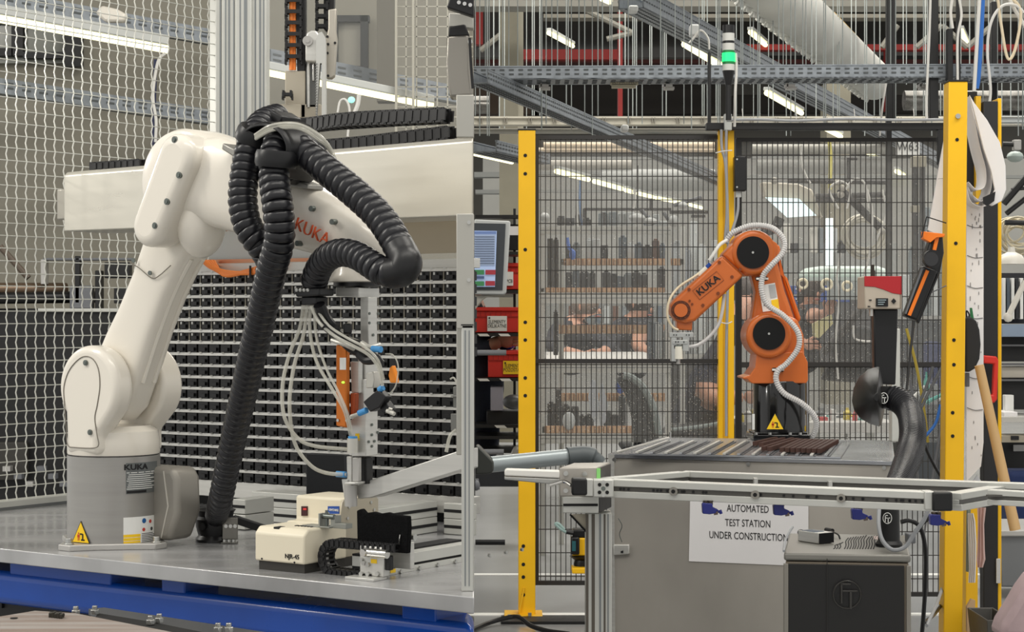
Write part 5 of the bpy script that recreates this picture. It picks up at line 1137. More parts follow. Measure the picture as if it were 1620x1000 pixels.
# safety scanner
ls = thing('safety_scanner', 'yellow and black safety scanner low behind the grooved support post', 'scanner', P(915, 908, 7.4))
bx(905, 851, 932, 880, 7.4, .08, 'body', YEL, ls, .006); bx(903, 850, 917, 878, 7.38, .05, 'face', BLK, ls, .006); bx(906, 838, 932, 851, 7.4, .07, 'top_block', BLK, ls, .006)
bx(905, 856, 911, 872, 7.378, .004, 'display', mat('teal_display', (40, 90, 96), .2), ls); m = MB(); m.lathe(P(921, 900, 7.43), Z, [(.03, 0), (.034, .02), (.03, .035), (.05, .05)], 20); obj('neck', m, BLK, ls, smooth=True)
bx(905, 899, 932, 908, 7.36, .1, 'base', YEL, ls, .004)
tb_([(905, 843, 7.4), (896, 842, 7.4), (886, 836, 7.4), (879, 829, 7.4), (884, 829, 7.4), (893, 838, 7.4)], .006, 'clear_cable', mat('teal_clear', (150, 176, 172), .3), ls)
tb_([(896, 841, 7.39), (907, 843, 7.39)], .01, 'plug', BLK, ls, k=2)
fc = thing('floor_cable', 'black cable lying on the floor over the foot of the left yellow post', 'cable', TH(810, 985, 0))
m = MB(); m.tube(spl([TH(745, 998, .012), TH(775, 985, .02), TH(810, 976, .04), TH(825, 979, .04), TH(840, 990, .02), TH(865, 998, .012), TH(900, 1003, .012)], 6), .01, 8); obj('cable', m, BLK, fc, smooth=True)
m = MB(); q = TH(800, 990, 0); m.box(q.x-.02, P(930, 0, 7.95).x, 7.93, 8.1, .0005, .012); solo('floor_strip', m, BLKM, 'dark strip on the floor right of the left yellow post', 'strip')
# blue fittings below the rail
def bluefit(x, y, lab):
    t = thing('valve_fitting', lab, 'fitting', P(x, y+20, 4.16), 'blue fittings under the rail'); d = 4.16
    BLF = mat('deep_blue_fitting', (30, 38, 116), .35)
    pp([(x-14, y+4), (x-12, y+1), (x+2, y+2), (x+3, y+8), (x+12, y+12), (x+8, y+15), (x+8, y+17), (x-2, y+19), (x-13, y+18)], d, .022, 'body', BLF, t, .003)
    for dx_ in (-9, -1): m = MB(); m.cyl(P(x+dx_, y+4, d+.011), P(x+dx_, y-3, d+.011), .0055, n=12); obj('nipple', m, mat('nipple_dark', (74, 66, 58), .3, .7), t, smooth=True)
    m = MB(); m.cyl(P(x+4, y+16, d+.01), P(x+10, y+15, d+.01), .006, n=12); obj('nut', m, mat('bronze_nut', (120, 104, 96), .3, .7), t, smooth=True)
    m = MB(); m.cyl(P(x+9, y+14, d+.01), P(x+14, y+15, d+.01), .003, n=8); m.cyl(P(x+14, y+12, d+.01), P(x+16, y+18, d+.01), .0035, n=8); obj('tap_handle', m, BLF, t, smooth=True)
for x, y, l in ((1125, 795, 'leftmost blue fitting hanging under the rail over the paper sign'), (1238, 797, 'blue fitting hanging under the rail at the right edge of the paper sign'), (1362, 804, 'blue fitting hanging under the rail left of the black hose sleeve'), (1486, 813, 'rightmost blue fitting hanging under the black rail end cap')): bluefit(x, y, l)
# ---- fume extractor
fe = thing('fume_extractor', 'black fume extractor cabinet with grey top and embossed round emblem', 'extractor', V3((P(1340, 0, 4.5).x, 4.7, 0)))
zf_ = .7275; FLc, FRc = P(1240, 875, 4.5), P(1442, 880, 4.46); FLc.z = FRc.z = zf_; FLc.x = (1240-810)/F*4.5; FRc.x = (1441-810)/F*4.46
bk = V3((.072, .41, 0)); fdx = FRc-FLc; nfd = fdx.normalized()
m = MB(); m.obox(FLc-Z*.018, fdx, bk, Z*.018); obj('top_cover', m, mat('extractor_top', (128, 126, 120), .4, .2), fe, bev=.005)
m = MB(); m.obox(V3((FLc.x, FLc.y, 0.02))+nfd*.004+bk*.01, fdx*.97, bk*.98, Z*(zf_-.04)); bd = obj('cabinet', m, mat('cabinet_side', (126, 116, 102), .5, .2), fe, bev=.003)
m = MB(); m.obox(V3((FLc.x, FLc.y, 0.03))+nfd*.010-V3((0, .002, 0)), fdx*.915, V3((0, .003, 0)), Z*(zf_-.055)); fp_ = obj('front_door', m, mat('door_black', (24, 23, 22), .4), fe, bev=.002)
for x in (1308, 1376): bx(x, 884, x+1, 1100, 4.478, .002, 'door_crease', mat('crease', (38, 36, 34), .4), fp_)
for s_ in (0, .965): m = MB(); m.obox(V3((FLc.x, FLc.y, .03))+fdx*s_-V3((0, .003, 0)), fdx*.035, V3((0, .01, 0)), Z*(zf_-.055)); obj('corner_trim', m, mat('trim_grey', (138, 134, 126), .4, .3), fe, bev=.001)
EMB = mat('embossed_black', (52, 50, 47), .35)
ec = P(1340, 941, 4.468); m = MB()
for k in range(36):
    pass
ringp = [ec+V3((math.cos(a)*.0325, 0, math.sin(a)*.0325)) for a in [2*math.pi*k/36 for k in range(37)]]; m.tube(ringp, .0016, 6); em = obj('emblem_ring', m, EMB, fe, smooth=True)
m = MB()
for x0, y0, x1, y1 in ((1331, 923, 1346, 926), (1330, 923, 1333, 955), (1333, 934, 1357, 937), (1344, 937, 1348, 964)): pbox(m, x0, y0, x1, y1, 4.466, .006)
obj('emblem_letters', m, EMB, fe, bev=.0008)
# items on top
def FT_(x, y, up=0): return TH(x, y, zf_+up)
ct = thing('controller_box', 'small aluminium controller box with a display on the extractor top', 'controller', FT_(1290, 862))
a, b, c_ = FT_(1261, 858, .004), FT_(1288, 868, .004), None
ex = V3((.055, -.028, 0)); ey = V3((.012, .07, 0)); o_ = FT_(1264, 862, .002)+V3((-.002, 0, 0))
m = MB(); o1 = FT_(1262, 856, .001); m.obox(o1, V3((.042, -.062, 0)), V3((.04, .025, 0)), Z*.027); cbx = obj('case', m, ALU, ct, bev=.002)
m = MB(); m.obox(o1+V3((.042, -.062, 0))+V3((.0006, -.0006, .001)), V3((.04, .025, 0)), V3((.001, -.002, 0)), Z*.025); obj('dark_front', m, BLK, cbx)
m = MB(); m.obox(o1+V3((.009, -.0075, .027)), V3((.025, -.0375, 0)), V3((.0275, .017, 0)), Z*.0012); obj('display', m, mat('display_blue_grey', (88, 104, 122), .15), cbx)
m = MB(); p = FT_(1267, 850, .01); m.ell(p+Z*.012, .009, .009, .008, 12); m.cyl(p-Z*.008, p+Z*.01, .005); solo('round_bulb', m, BLK, 'small black knob behind the controller box', 'knob', smooth=True)
vt = MB()
for g, (gx, n_, hgt) in enumerate(((1320, 3, 12), (1337, 4, 20), (1353, 4, 22), (1370, 4, 22))):
    for k in range(n_):
        x = gx+4.2*k; h_ = hgt*(.6+.4*k/n_) if g == 0 else hgt*(.86+.14*k/n_)
        pts = [FT_(x-1, 868, .001), FT_(x+1.5, 868-h_*.35, .001), FT_(x-.5+1.5, 868-h_*.7, .001), FT_(x+5, 868-h_, .001)]
        vt.tube([q-Z*.0014 for q in spl(pts, 4)], .002, 5)
obj('vent_slots', vt, DARK, fe, kind='stuff')
m = MB(); p = FT_(1310, 846, .004); m.tube(spl([FT_(1310, 838, .012), FT_(1318, 842, .012), FT_(1326, 846, .012), FT_(1329, 853, .002)], 4), .0022, 6); m.cyl(FT_(1307, 838, .012), FT_(1317, 840, .012), .006, n=10); solo('black_plug', m, BLK, 'black plug with a short lead on the extractor top', 'plug', smooth=True)
bx_ = MB(); bx_.cbox(FT_(1440, 851, .012), .02, .04, .024); solo('grey_connector', bx_, GREYP, 'grey connector at the rear right corner of the extractor top', 'connector', bev=.003)
m = MB(); m.prism([FT_(1382, 853, .0012), FT_(1400, 854, .0012), FT_(1400, 848, .0012), FT_(1382, 848, .0012)], Z*-.001); obj('print_label', m, mat('pinkish_print', (196, 176, 170), .5), fe)
tb_([(1240, 872, 4.5), (1242, 856, 4.57), (1250, 840, 4.62), (1254, 834, 4.64)], .003, 'lead', CABLEG, fe)
# hose
slv = FT_(1409, 866, 0); hz = thing('extraction_hose', 'thick black ribbed hose rising from the extractor to the hood', 'hose', slv)
m = MB(); m.lathe(slv+V3((0, .02, 0)), Z, [(.032, 0), (.033, .007), (.0265, .015), (.026, .043), (.025, .09), (.0265, .115)], 28); sl_ = obj('sleeve', m, BLKM, hz, smooth=True)
lc = P(1404, 820, 4.595); m = MB(); ringp = [lc+V3((math.cos(a)*.0105, abs(math.cos(a))*.002, math.sin(a)*.013)) for a in [2*math.pi*k/24 for k in range(25)]]; m.tube(ringp, .0009, 5)
for x0, y0, x1, y1 in ((1400, 815, 1404.5, 816.2), (1400, 815, 1401.2, 826), (1400.8, 819, 1408, 820.2), (1404.5, 819, 1405.8, 827)): pbox(m, x0, y0, x1, y1, 4.594, .001)
obj('sleeve_emblem', m, WLAB, sl_)
pth = spl([slv+V3((0.0, .02, .1)), P(1416, 775, 4.75), P(1429, 745, 4.9), P(1440, 715, 5.08), P(1444, 685, 5.2), P(1440, 655, 5.35), P(1426, 636, 5.42), P(1408, 629, 5.45)], 14)
rad = [.026+(.034-.026)*min(1, i/50) for i in range(len(pth))]
m = MB(); m.tube(pth, [r*.94 for r in rad], 20); obj('hose', m, BLK, hz, smooth=True)
rb_ = MB(); ev = even(pth, .011)
for i, (a, b) in enumerate(zip(ev[:-1], ev[1:])):
    r = .026+(.036-.026)*min(1, i/len(ev)*2.0); rb_.lathe(a, (b-a), [(r*.93, 0), (r*1.04, .0035), (r*1.04, .0065), (r*.93, .010)], 18)
obj('hose_ribs', rb_, BLKR, hz, smooth=True, kind='stuff')
m = MB(); m.cyl(P(1408, 629, 5.43), P(1388, 629, 5.46), .033, n=24); cu = obj('cuff', m, BLKM, hz, smooth=True)
m = MB(); m.cyl(P(1390, 629, 5.455), P(1386, 629, 5.46), .036, n=24); obj('metal_ring', m, CHROME, hz, smooth=True)
lc = P(1398, 630, 5.405); m = MB(); m.tube([lc+V3((math.cos(a)*.012, 0, math.sin(a)*.015)) for a in [2*math.pi*k/24 for k in range(25)]], .0012, 5)
for x0, y0, x1, y1 in ((1394.5, 624.5, 1399, 626), (1394.5, 624.5, 1396, 636), (1396, 628.5, 1402, 630), (1398.5, 629, 1400, 637)): pbox(m, x0, y0, x1, y1, 5.402, .001)
obj('cuff_emblem', m, WLAB, cu)
hd_ = [(1392, 580), (1376, 585), (1362, 597), (1353, 615), (1350.5, 635), (1354, 650), (1364, 663), (1378, 671), (1391, 675), (1395, 671), (1399, 650), (1401, 632)]
m = MB(); ctr_ = P(1388, 629, 5.45)
outer = [P(x, y, 5.5) for x, y in hd_]; inner = [P(1388+(x-1388)*.5, 629+(y-629)*.5, 5.38) for x, y in hd_]; core = [P(1388+(x-1388)*.15, 629+(y-629)*.15, 5.35) for x, y in hd_]; back = [p+V3((0, .03, 0)) for p in outer]
m.rings([core, inner, outer, back]); obj('hood', m, mat('hood_black', (22, 22, 22), .42), hz, bev=.004, smooth=True)
# grey cable in front of sleeve
gc = thing('looped_grey_cable', 'grey cable hanging in a loop beside the black sleeve on the extractor', 'cable', P(1410, 870, 3.65))
tb_([(1391, 800, 4.6), (1390, 830, 4.56), (1396, 855, 4.53), (1412, 870, 4.5), (1432, 865, 4.5), (1448, 842, 4.5), (1462, 822, 4.5), (1470, 800, 4.5)], .0052, 'cable', CABLEG, gc)
bc = thing('black_cable', 'black cable curling from behind the extractor down to the floor', 'cable', P(1460, 950, 3.9))
tb_([(1425, 826, 5.1), (1440, 824, 5.1), (1456, 835, 5.1), (1464, 870, 5.1), (1464, 920, 5.1), (1462, 960, 5.1), (1458, 1010, 5.1)], .006, 'cable', BLK, bc)
tb_([(1470, 820, 5.1), (1458, 830, 5.1), (1448, 840, 5.1)], .005, 'cable', BLK, bc)
# ---- red and taupe box with black plate
rbx = thing('red_device_box', 'red and taupe device box with a small label, above the black hood', 'device', P(1400, 490, 5.5))
TAU = mat('taupe_enamel', (188, 176, 160), .4); RD = mat('device_red', (176, 34, 40), .4)
bx(1368, 437, 1425, 489, 5.5, .12, 'case', TAU, rbx, .004)
pp([(1368, 437), (1425, 437), (1425, 466), (1412, 464), (1397, 458), (1384, 454), (1368, 453)], 5.498, .01, 'red_cover', RD, rbx, .001)
m = MB(); a = P(1425.2, 489, 5.5); m.obox(a, V3((.004, .12, 0)), V3((.002, 0, 0)), Z*(23*5.5/F)); obj('side', m, TAU, rbx); m = MB(); m.obox(a+Z*(23*5.5/F), V3((.004, .12, 0)), V3((.002, 0, 0)), Z*(29*5.5/F)); obj('red_side', m, RD, rbx)
dsp = bx(1386, 472, 1405, 485, 5.495, .004, 'label', INK, rbx)
for k in range(3): bx(1389, 474+3.4*k, 1402-(k*2), 475.4+3.4*k, 5.493, .002, 'print_line', mat('print_blue_grey', (150, 165, 170), .5), dsp)
pp([(1414, 472), (1418, 476.5), (1414, 481), (1410, 476.5)], 5.495, .003, 'diamond_mark', INK, rbx)
for x, y in ((1375, 474), (1373, 484)): bx(x, y, x+4, y+1.6, 5.496, .003, 'print', INK, rbx)
m = MB(); m.cyl(P(1381, 437, 5.53), P(1381, 428, 5.53), .007, n=12); m.cyl(P(1381, 428, 5.53), P(1381, 419, 5.53), .0045, n=12); obj('antenna', m, mat('antenna_dark', (60, 54, 48), .4, .5), rbx, smooth=True)
pp([(1382, 489), (1421, 489), (1417, 609), (1384, 607)], 5.55, .04, 'black_column', BLK, rbx, .004)
bx(1377, 488, 1381, 500, 5.52, .02, 'foot_clip', ALU, rbx)
ap = thing('thin_post', 'thin pale aluminium post behind the black hose', 'post', V3((P(1416, 0, 6.3).x, 6.3, zt_)))
a, b = P(1411, 690, 6.28), P(1424, 520, 6.28); m = MB(); m.box(a.x, b.x, 6.28, 6.33, zt_, b.z); obj('post', m, ALUM, ap, bev=.002)
# ---- handheld scanner on the fence post
hsn = thing('handheld_tool', 'black and orange handheld tool hanging beside the yellow post', 'tool', P(1450, 500, 6.5))
OH = mat('tool_orange', (238, 122, 28), .4)
pp([(1461, 420), (1484, 428), (1452, 508), (1431, 500)], 6.5, .06, 'body', BLK, hsn, .008, seg=3)
pp([(1465, 427), (1470, 429), (1441, 500), (1436, 498)], 6.495, .008, 'orange_strip', OH, hsn); pp([(1458, 424), (1461, 425), (1434, 497), (1432, 496)], 6.495, .008, 'grey_edge', GREYP, hsn)
disc(1473, 410, 6.48, .031, 'knob', BLK, hsn, .03, 28); disc(1473, 410, 6.45, .024, 'knob_face', mat('knob_grey', (44, 44, 46), .35), hsn, .004, 28)
pp([(1474, 372), (1492, 372), (1494, 400), (1486, 440), (1470, 425), (1466, 400)], 6.52, .06, 'grip', BLK, hsn, .008); pp([(1480, 374), (1486, 375), (1481, 396), (1476, 395)], 6.51, .01, 'orange_strip', OH, hsn)
pp([(1461, 366), (1495, 370), (1494, 375), (1482, 376), (1472, 384), (1461, 378)], 6.5, .04, 'orange_clip', OH, hsn, .002)
m = MB(); m.tube([P(1466, 343, 6.49), P(1497, 353, 6.49)], .002, 6); m.tube([P(1466, 343, 6.49), P(1458, 376, 6.49)], .002, 6); obj('wire_bracket', m, INK, hsn)
pp([(1484, 430), (1487, 432), (1454, 512), (1450, 508)], 6.52, .03, 'base_foot', BLK, hsn, .002)
tb_([(1446, 508, 6.5), (1440, 560, 6.45), (1434, 620, 6.4), (1428, 680, 6.3), (1420, 735, 6.2), (1410, 800, 6.2)], .0045, 'lead', BLK, hsn)
tb_([(1454, 470, 6.6), (1475, 462, 6.6), (1497, 452, 6.6)], .002, 'strap', GREYP, hsn)
# bundle of rods and cables between fence and post
rd = thing('leaning_cables', 'bundle of grey, blue and yellow cables hanging left of the large yellow post', 'cable', P(1470, 700, 7.4))
for pts, r, mt_ in (([(1476, 580, 7.3), (1468, 605, 7.3), (1453, 642, 7.3)], .006, mat('dim_grey', (92, 94, 96), .5)), ([(1496, 570, 7.3), (1475, 610, 7.3), (1455, 650, 7.3)], .006, mat('dim_grey', (92, 94, 96), .5)), ([(1455, 650, 7.3), (1462, 700, 7.3), (1480, 740, 7.3), (1497, 765, 7.3)], .006, BLK),
                    ([(1495, 560, 7.4), (1493, 640, 7.4), (1486, 700, 7.4), (1470, 790, 7.4)], .007, mat('dim_grey', (92, 94, 96), .5)), ([(1488, 640, 7.4), (1480, 670, 7.4), (1464, 690, 7.4)], .006, mat('bright_blue_cable', (50, 110, 190), .5)),
                    ([(1434, 520, 7.5), (1450, 580, 7.5), (1462, 650, 7.5), (1468, 700, 7.5)], .006, mat('dull_yellow', (170, 150, 60), .5)), ([(1440, 600, 7.5), (1450, 680, 7.5), (1452, 760, 7.5), (1466, 790, 7.5)], .005, GREYP),
                    ([(1497, 640, 7.35), (1484, 700, 7.35), (1470, 790, 7.35), (1460, 860, 7.35)], .004, GREYP), ([(1500, 940, 7.0), (1480, 970, 6.6), (1462, 985, 6.3)], .006, BLK), ([(1500, 900, 7.0), (1484, 950, 6.6), (1466, 990, 6.3)], .006, CABLEG)):
    tb_(pts, r, 'cable', mt_, rd)
# second post, black cover, with hanging things
y4_ = thing('fence_post', 'second yellow fence post with a black face, right of the wooden stick top', 'post', V3((P(1570, 0, 7.3).x, 7.3, 0)))
a, b = P(1556, 150, 7.3), P(1579, 150, 7.3); m = MB(); m.box(a.x, b.x, 7.3, 7.36, 0, P(0, 160, 7.3).z); obj('black_face', m, mat('matte_black_cover', (34, 34, 36), .6), y4_, bev=.003)
a, b = P(1578.5, 150, 7.31), P(1584.5, 150, 7.31); m = MB(); m.box(a.x, b.x, 7.31, 7.4, 0, P(0, 155, 7.3).z); obj('tube', m, YEL, y4_, bev=.002)
bx(1576, 884, 1583, 923, 7.29, .012, 'hinge', CHROME, y4_, .001)
a, b = P(1528, 990, 7.2), P(1547, 990, 7.2); m = MB(); m.box(a.x, b.x, 7.2, 7.26, 0, P(0, 800, 7.2).z); obj('lower_tube', m, YEL, y4_, bev=.002)
bx(1544, 152, 1552, 470, 7.32, .05, 'inner_tube', mat('yellow_dim', (214, 166, 24), .5), y4_)
bx(1530, 145, 1546, 300, 7.35, .03, 'dark_plate', DARK, y4_)
# paper sheets
pr_ = thing('hanging_paper', 'long white printed paper sheets folded over behind the large yellow post', 'paper', P(1560, 300, 6.95))
def sheet(pts, w, nm='sheet', mt=PAPER, th=.0012, dv=(0, .12, 0)):
    pth = spl([P(*p) for p in pts], 8); R = []
    for i, p in enumerate(pth):
        t_ = (pth[min(i+1, len(pth)-1)]-pth[max(i-1, 0)]).normalized(); n_ = V3(dv).cross(t_).normalized()
        R.append([p, p+V3(dv)*w, p+V3(dv)*w+n_*th, p+n_*th])
    m = MB(); m.rings(R); return obj(nm, m, mt, pr_, smooth=True)
pp([(1534, 150), (1541, 162), (1562, 190), (1582, 225), (1591, 262), (1592, 300), (1585, 318), (1570, 326), (1563, 323), (1574, 300), (1568, 270), (1556, 235), (1546, 195)], 6.85, .012, 'sheet', PAPER, pr_, .002)
sheet([(1534, 152, 6.88), (1540, 180, 6.88), (1550, 230, 6.88), (1560, 270, 6.88), (1558, 295, 6.88), (1545, 300, 6.88), (1532, 288, 6.88)], 1.2)
sheet([(1535, 155, 6.9), (1546, 200, 6.9), (1566, 262, 6.9), (1568, 300, 6.9), (1555, 318, 6.9), (1540, 310, 6.9), (1531, 296, 6.9)], 1.2)
sheet([(1530, 300, 6.86), (1536, 318, 6.86), (1548, 326, 6.86), (1562, 324, 6.86), (1572, 306, 6.86)], 1.4)
pp([(1556, 312), (1575, 303), (1573, 318), (1562, 326), (1556, 322)], 6.83, .01, 'dark_backing', BLK, pr_)
pp([(1499, 192), (1501, 200), (1499, 380), (1468, 364), (1476, 320), (1488, 250)], 6.9, .01, 'sheet', PAPER, pr_, .001)
tb_([(1484, 283, 6.89), (1500, 282, 6.89)], .0008, 'print_line', GREYP, pr_, k=2)
# long vertical sheet
lp = thing('paper_chart', 'long white paper chart hanging down beside the large yellow post', 'paper', P(1540, 740, 6.95))
pp([(1529, 318), (1556, 326), (1556, 700), (1552, 738), (1529, 762)], 6.95, .004, 'sheet', PAPER, lp)
for y in (356, 404, 452, 500, 645, 595): tb_([(1530, y, 6.948), (1542, y+4, 6.948), (1555, y+3, 6.948)], .0012, 'print_line', mat('print_grey', (90, 90, 92), .6), lp, k=3, n=5)
ms = MB(); rr = random.Random(9)
for i in range(40): x, y = rr.uniform(1533, 1552), rr.uniform(335, 720); pbox(ms, x, y, x+.8, y+rr.uniform(2, 8), 6.948, .001)
obj('small_print', ms, mat('print_grey', (90, 90, 92), .6), lp, kind='stuff')
# curved inspector dome
cs_ = thing('black_case', 'oval black case hanging beside the large yellow post', 'case', P(1538, 592, 6.85))
pp([(1528, 503), (1536, 501), (1545, 508), (1550, 522), (1552, 545), (1550, 568), (1543, 583), (1533, 589), (1528, 588)], 6.85, .06, 'shell', mat('case_black', (32, 32, 33), .6), cs_, .014, seg=4)
tb_([(1529, 502, 6.87), (1529, 492, 6.87), (1533, 497, 6.87), (1533, 505, 6.87)], .003, 'loop', BLK, cs_)
pp([(1535, 487), (1538, 487), (1541, 506), (1536, 506)], 6.9, .01, 'green_strap', mat('green_strap', (40, 110, 66), .6), cs_)
bx(1528, 590, 1534, 612, 6.9, .02, 'buckle', GREYP, cs_, .002)
rh = thing('door_pull', 'red C-shaped pull handle on the black post face', 'handle', P(1567, 640, 7.2))
pp([(1556, 562), (1577, 564), (1580, 570), (1578, 632), (1573, 638), (1556, 636), (1556, 624), (1571, 625), (1573, 576), (1556, 575)], 7.24, .03, 'grip', RED, rh, .005)
m = MB(); m.cyl(P(1549, 578, 6.75), P(1606, 838, 6.75), .017, .02, 16); solo('wooden_stick', m, mat('pale_wood', (204, 168, 118), .6, 0, .12, 12, stretch=(1, 1, .1)), 'pale wooden broom stick leaning beside the large yellow post', 'stick', smooth=True)
# bags
bg = thing('hanging_bag', 'white plastic bag hanging below the paper chart', 'bag', P(1537, 922, 6.85))
m = MB(); R = []
for i, (y, x0, x1) in enumerate(((812, 1531, 1540), (825, 1531, 1543), (860, 1532, 1545), (900, 1533, 1544), (922, 1532, 1543))):
    R.append([P(x0+(x1-x0)*k/7, y, 6.85+(.012 if k % 2 else 0)) for k in range(8)]+[P(x1, y, 6.88), P(x0, y, 6.88)])
m.rings(R); obj('bag', m, mat('white_bag', (226, 222, 218), .5), bg)
bg2 = thing('hanging_bag', 'pinkish clear bag hanging between the white bag and the black post', 'bag', P(1550, 900, 6.95))
m = MB(); R = []
for y, x0, x1 in ((803, 1546, 1560), (830, 1547, 1557), (870, 1546, 1558), (885, 1545, 1559), (898, 1546, 1555)):
    R.append([P(x0+(x1-x0)*k/5, y, 6.95+(.01 if k % 2 else 0)) for k in range(6)]+[P(x1, y, 6.98), P(x0, y, 6.98)])
m.rings(R); obj('bag', m, mat('pinkish_bag', (200, 168, 160), .4), bg2)
pp([(1532, 772), (1546, 752), (1562, 775), (1560, 790), (1532, 800)], 7.0, .01, 'bag_top', mat('clear_bag', (196, 200, 206), .3), bg2)
m = MB(); ppoly(m, [(1531, 790), (1536, 790), (1534, 905), (1530, 905)], 6.9, .02); solo('folder', m, mat('green_grey_folder', (120, 130, 118), .6), 'thin green-grey folder edge beside the large yellow post', 'folder')
m = MB(); ppoly(m, [(1530, 1000), (1530, 960), (1537, 948), (1543, 950), (1541, 1000)], 6.8, .02); solo('cardboard_sheet', m, mat('cardboard', (186, 160, 128), .8), 'cardboard sheet standing at the foot of the large yellow post', 'cardboard')
# bins and cloth
bn = thing('grey_bin', 'large grey waste bin behind the wooden stick', 'bin', V3((P(1615, 0, 8.6).x, 8.8, 0)))
m = MB(); a = P(1584, 930, 8.6); m.rings([[V3((a.x, 8.6, .06)), V3((a.x+.3, 8.6, .06)), V3((a.x+.3, 9, .06)), V3((a.x, 9, .06))], [V3((a.x-.02, 8.58, P(0, 840, 8.6).z)), V3((a.x+.34, 8.58, P(0, 840, 8.6).z)), V3((a.x+.34, 9.04, P(0, 840, 8.6).z)), V3((a.x-.02, 9.04, P(0, 840, 8.6).z))]]); obj('body', m, mat('bin_grey', (112, 114, 116), .5), bn, bev=.008)
m = MB(); z_ = P(0, 842, 8.6).z; m.box(a.x-.03, a.x+.36, 8.56, 9.06, z_-.015, z_+.012); obj('rim', m, mat('bin_liner', (170, 168, 164), .4), bn, bev=.006)
bn2 = thing('dark_bin', 'small dark waste bin at the bottom edge near the pinkish bag', 'bin', V3((P(1572, 0, 6.6).x, 6.6, 0)))
def rr4(x0, x1, y0, y1, z): return [V3((x0, y0, z)), V3((x1, y0, z)), V3((x1, y1, z)), V3((x0, y1, z))]
z_ = .26; a = P(1552, 990, 6.5).x; b = P(1595, 990, 6.5).x
m = MB(); m.rings([rr4(a+.02, b-.02, 6.44, 6.66, 0.001), rr4(a, b, 6.42, 6.7, z_), rr4(a+.006, b-.006, 6.426, 6.694, z_), rr4(a+.024, b-.024, 6.446, 6.654, .01)]); obj('body', m, mat('bin_dark', (72, 70, 66), .5), bn2, bev=.004)
m = MB(); ppoly(m, [(1580, 1010), (1588, 985), (1604, 960), (1620, 932), (1640, 905), (1640, 1010)], 5.2, .12); solo('pink_sheet', m, mat('dusty_pink', (178, 156, 158), .45, 0, .12, 14, .4, 20), 'dusty pink plastic sheet in the bottom right corner', 'sheet', bev=.02)
# ======================================================= HALL BEHIND
m = MB(); m.box(-1, 14, 36, 36.3, 0, 6.2); struct('wall_back', m, mat('hall_wall', (112, 110, 104), .85, 0, .2, .4))
m = MB(); m.box(-7, 14, 5, 40, 6.4, 6.6); struct('ceiling', m, mat('hall_roof', (66, 62, 56), .9, 0, .3, .5))
VPD = V3((.33, 1, 0))
# roof beams across
for i, (x0, y0, x1, y1, d, c) in enumerate([(750, 0, 1640, 10, 16, (136, 134, 126)), (860, 22, 1640, 28, 24, (120, 116, 106)), (750, 94, 1640, 100, 30, (80, 34, 30)), (840, 94, 1140, 180, 33, (46, 42, 38)), (1160, 88, 1640, 108, 32, (36, 34, 32)), (1160, 150, 1640, 178, 34, (52, 48, 44)), (750, 140, 850, 180, 33, (92, 78, 66))]):
    m = MB(); pbox(m, x0, y0, x1, y1, d, .3); struct('trim_%d' % (i+10), m, mat('roof_member_%d' % i, c, .7, 0, .15, 1))
RB = mat('red_girder', (158, 34, 30), .5)
m = MB(); pbox(m, 1140, 70, 1640, 79, 27, .2); solo('red_girder', m, RB, 'red horizontal girder under the roof at the upper right', 'girder')
m = MB(); pbox(m, 790, 78, 985, 94, 27, .2); solo('red_girder', m, RB, 'red horizontal girder under the roof above the left fence panel', 'girder')
m = MB(); pbox(m, 978, 0, 985, 188, 26, .2); solo('red_upright', m, RB, 'thin red upright pipe above the left fence panel', 'pipe')
m = MB(); pbox(m, 1402, 78, 1410, 175, 27.5, .2); solo('red_upright', m, RB, 'red upright pipe behind the black pole with the metal collar', 'pipe')
m = MB(); pbox(m, 751, 0, 764, 70, 27, .2); solo('red_upright', m, RB, 'red upright at the seam in the top left of the hall', 'pipe')
t = thing('roof_bracing', 'diagonal grey roof bracing bars under the hall roof', 'bracing', P(1000, 52, 23))
for a, b in (((895, 0), (1000, 52)), ((1000, 52), (960, 62)), ((760, 80), (792, 55)), ((1225, 30), (1262, 75)), ((1262, 75), (1300, 40)), ((1450, 75), (1490, 40)), ((1490, 40), (1530, 75)), ((1530, 75), (1570, 40)), ((1395, 75), (1420, 40))):
    m = MB(); m.cyl(P(*a, 23), P(*b, 23), .035, n=8); obj('brace', m, mat('brace_grey', (110, 108, 100), .6), t, smooth=True)
# columns
m = MB(); pbox(m, 790, -30, 819, 1000-300, 17, .5); struct('trim_30', m, mat('concrete_column', (128, 124, 110), .85, 0, .12, 3))
m = MB(); pbox(m, 819, -30, 828, 700, 17.05, .4); struct('trim_31', m, mat('concrete_edge', (156, 152, 138), .85))
m = MB(); pbox(m, 1308, 130, 1346, 640, 24, .5); struct('trim_32', m, mat('concrete_column', (128, 124, 110), .85))
# beige busbar beams
def busbar(name, label, x0, x1, y0, y1, d, c, marks=None):
    t = thing(name, label, 'busbar', P((x0+x1)/2, y1, d)); bx(x0, y0, x1, y1, d, .12, 'beam', mat(name+'_paint_%d' % c[0], c, .55, 0, .05, 3), t)
    bx(x0, y0+(y1-y0)*.22, x1, y0+(y1-y0)*.28, d-.01, .01, 'rib', mat('rib_grey', (120, 116, 108), .6), t)
    if marks:
        for x in range(int(x0)+8, int(x1), marks):
            for k in (0, 4): bx(x+k, y0+2, x+k+1.6, y1-2, d-.012, .01, 'joint', mat('rib_grey', (120, 116, 108), .6), t)
    return t
busbar('busbar', 'pale beam with paired joints crossing above the fence panels', 750, 1640, 184, 197, 12.5, (182, 178, 166), 39)
busbar('perforated_rail', 'perforated pale rail just below the busbar beam', 750, 1160, 203, 209, 12.4, (140, 138, 130))
busbar('grey_beam', 'grey beam at the right above the wire coils', 1530, 1640, 183, 193, 12.2, (168, 172, 172))
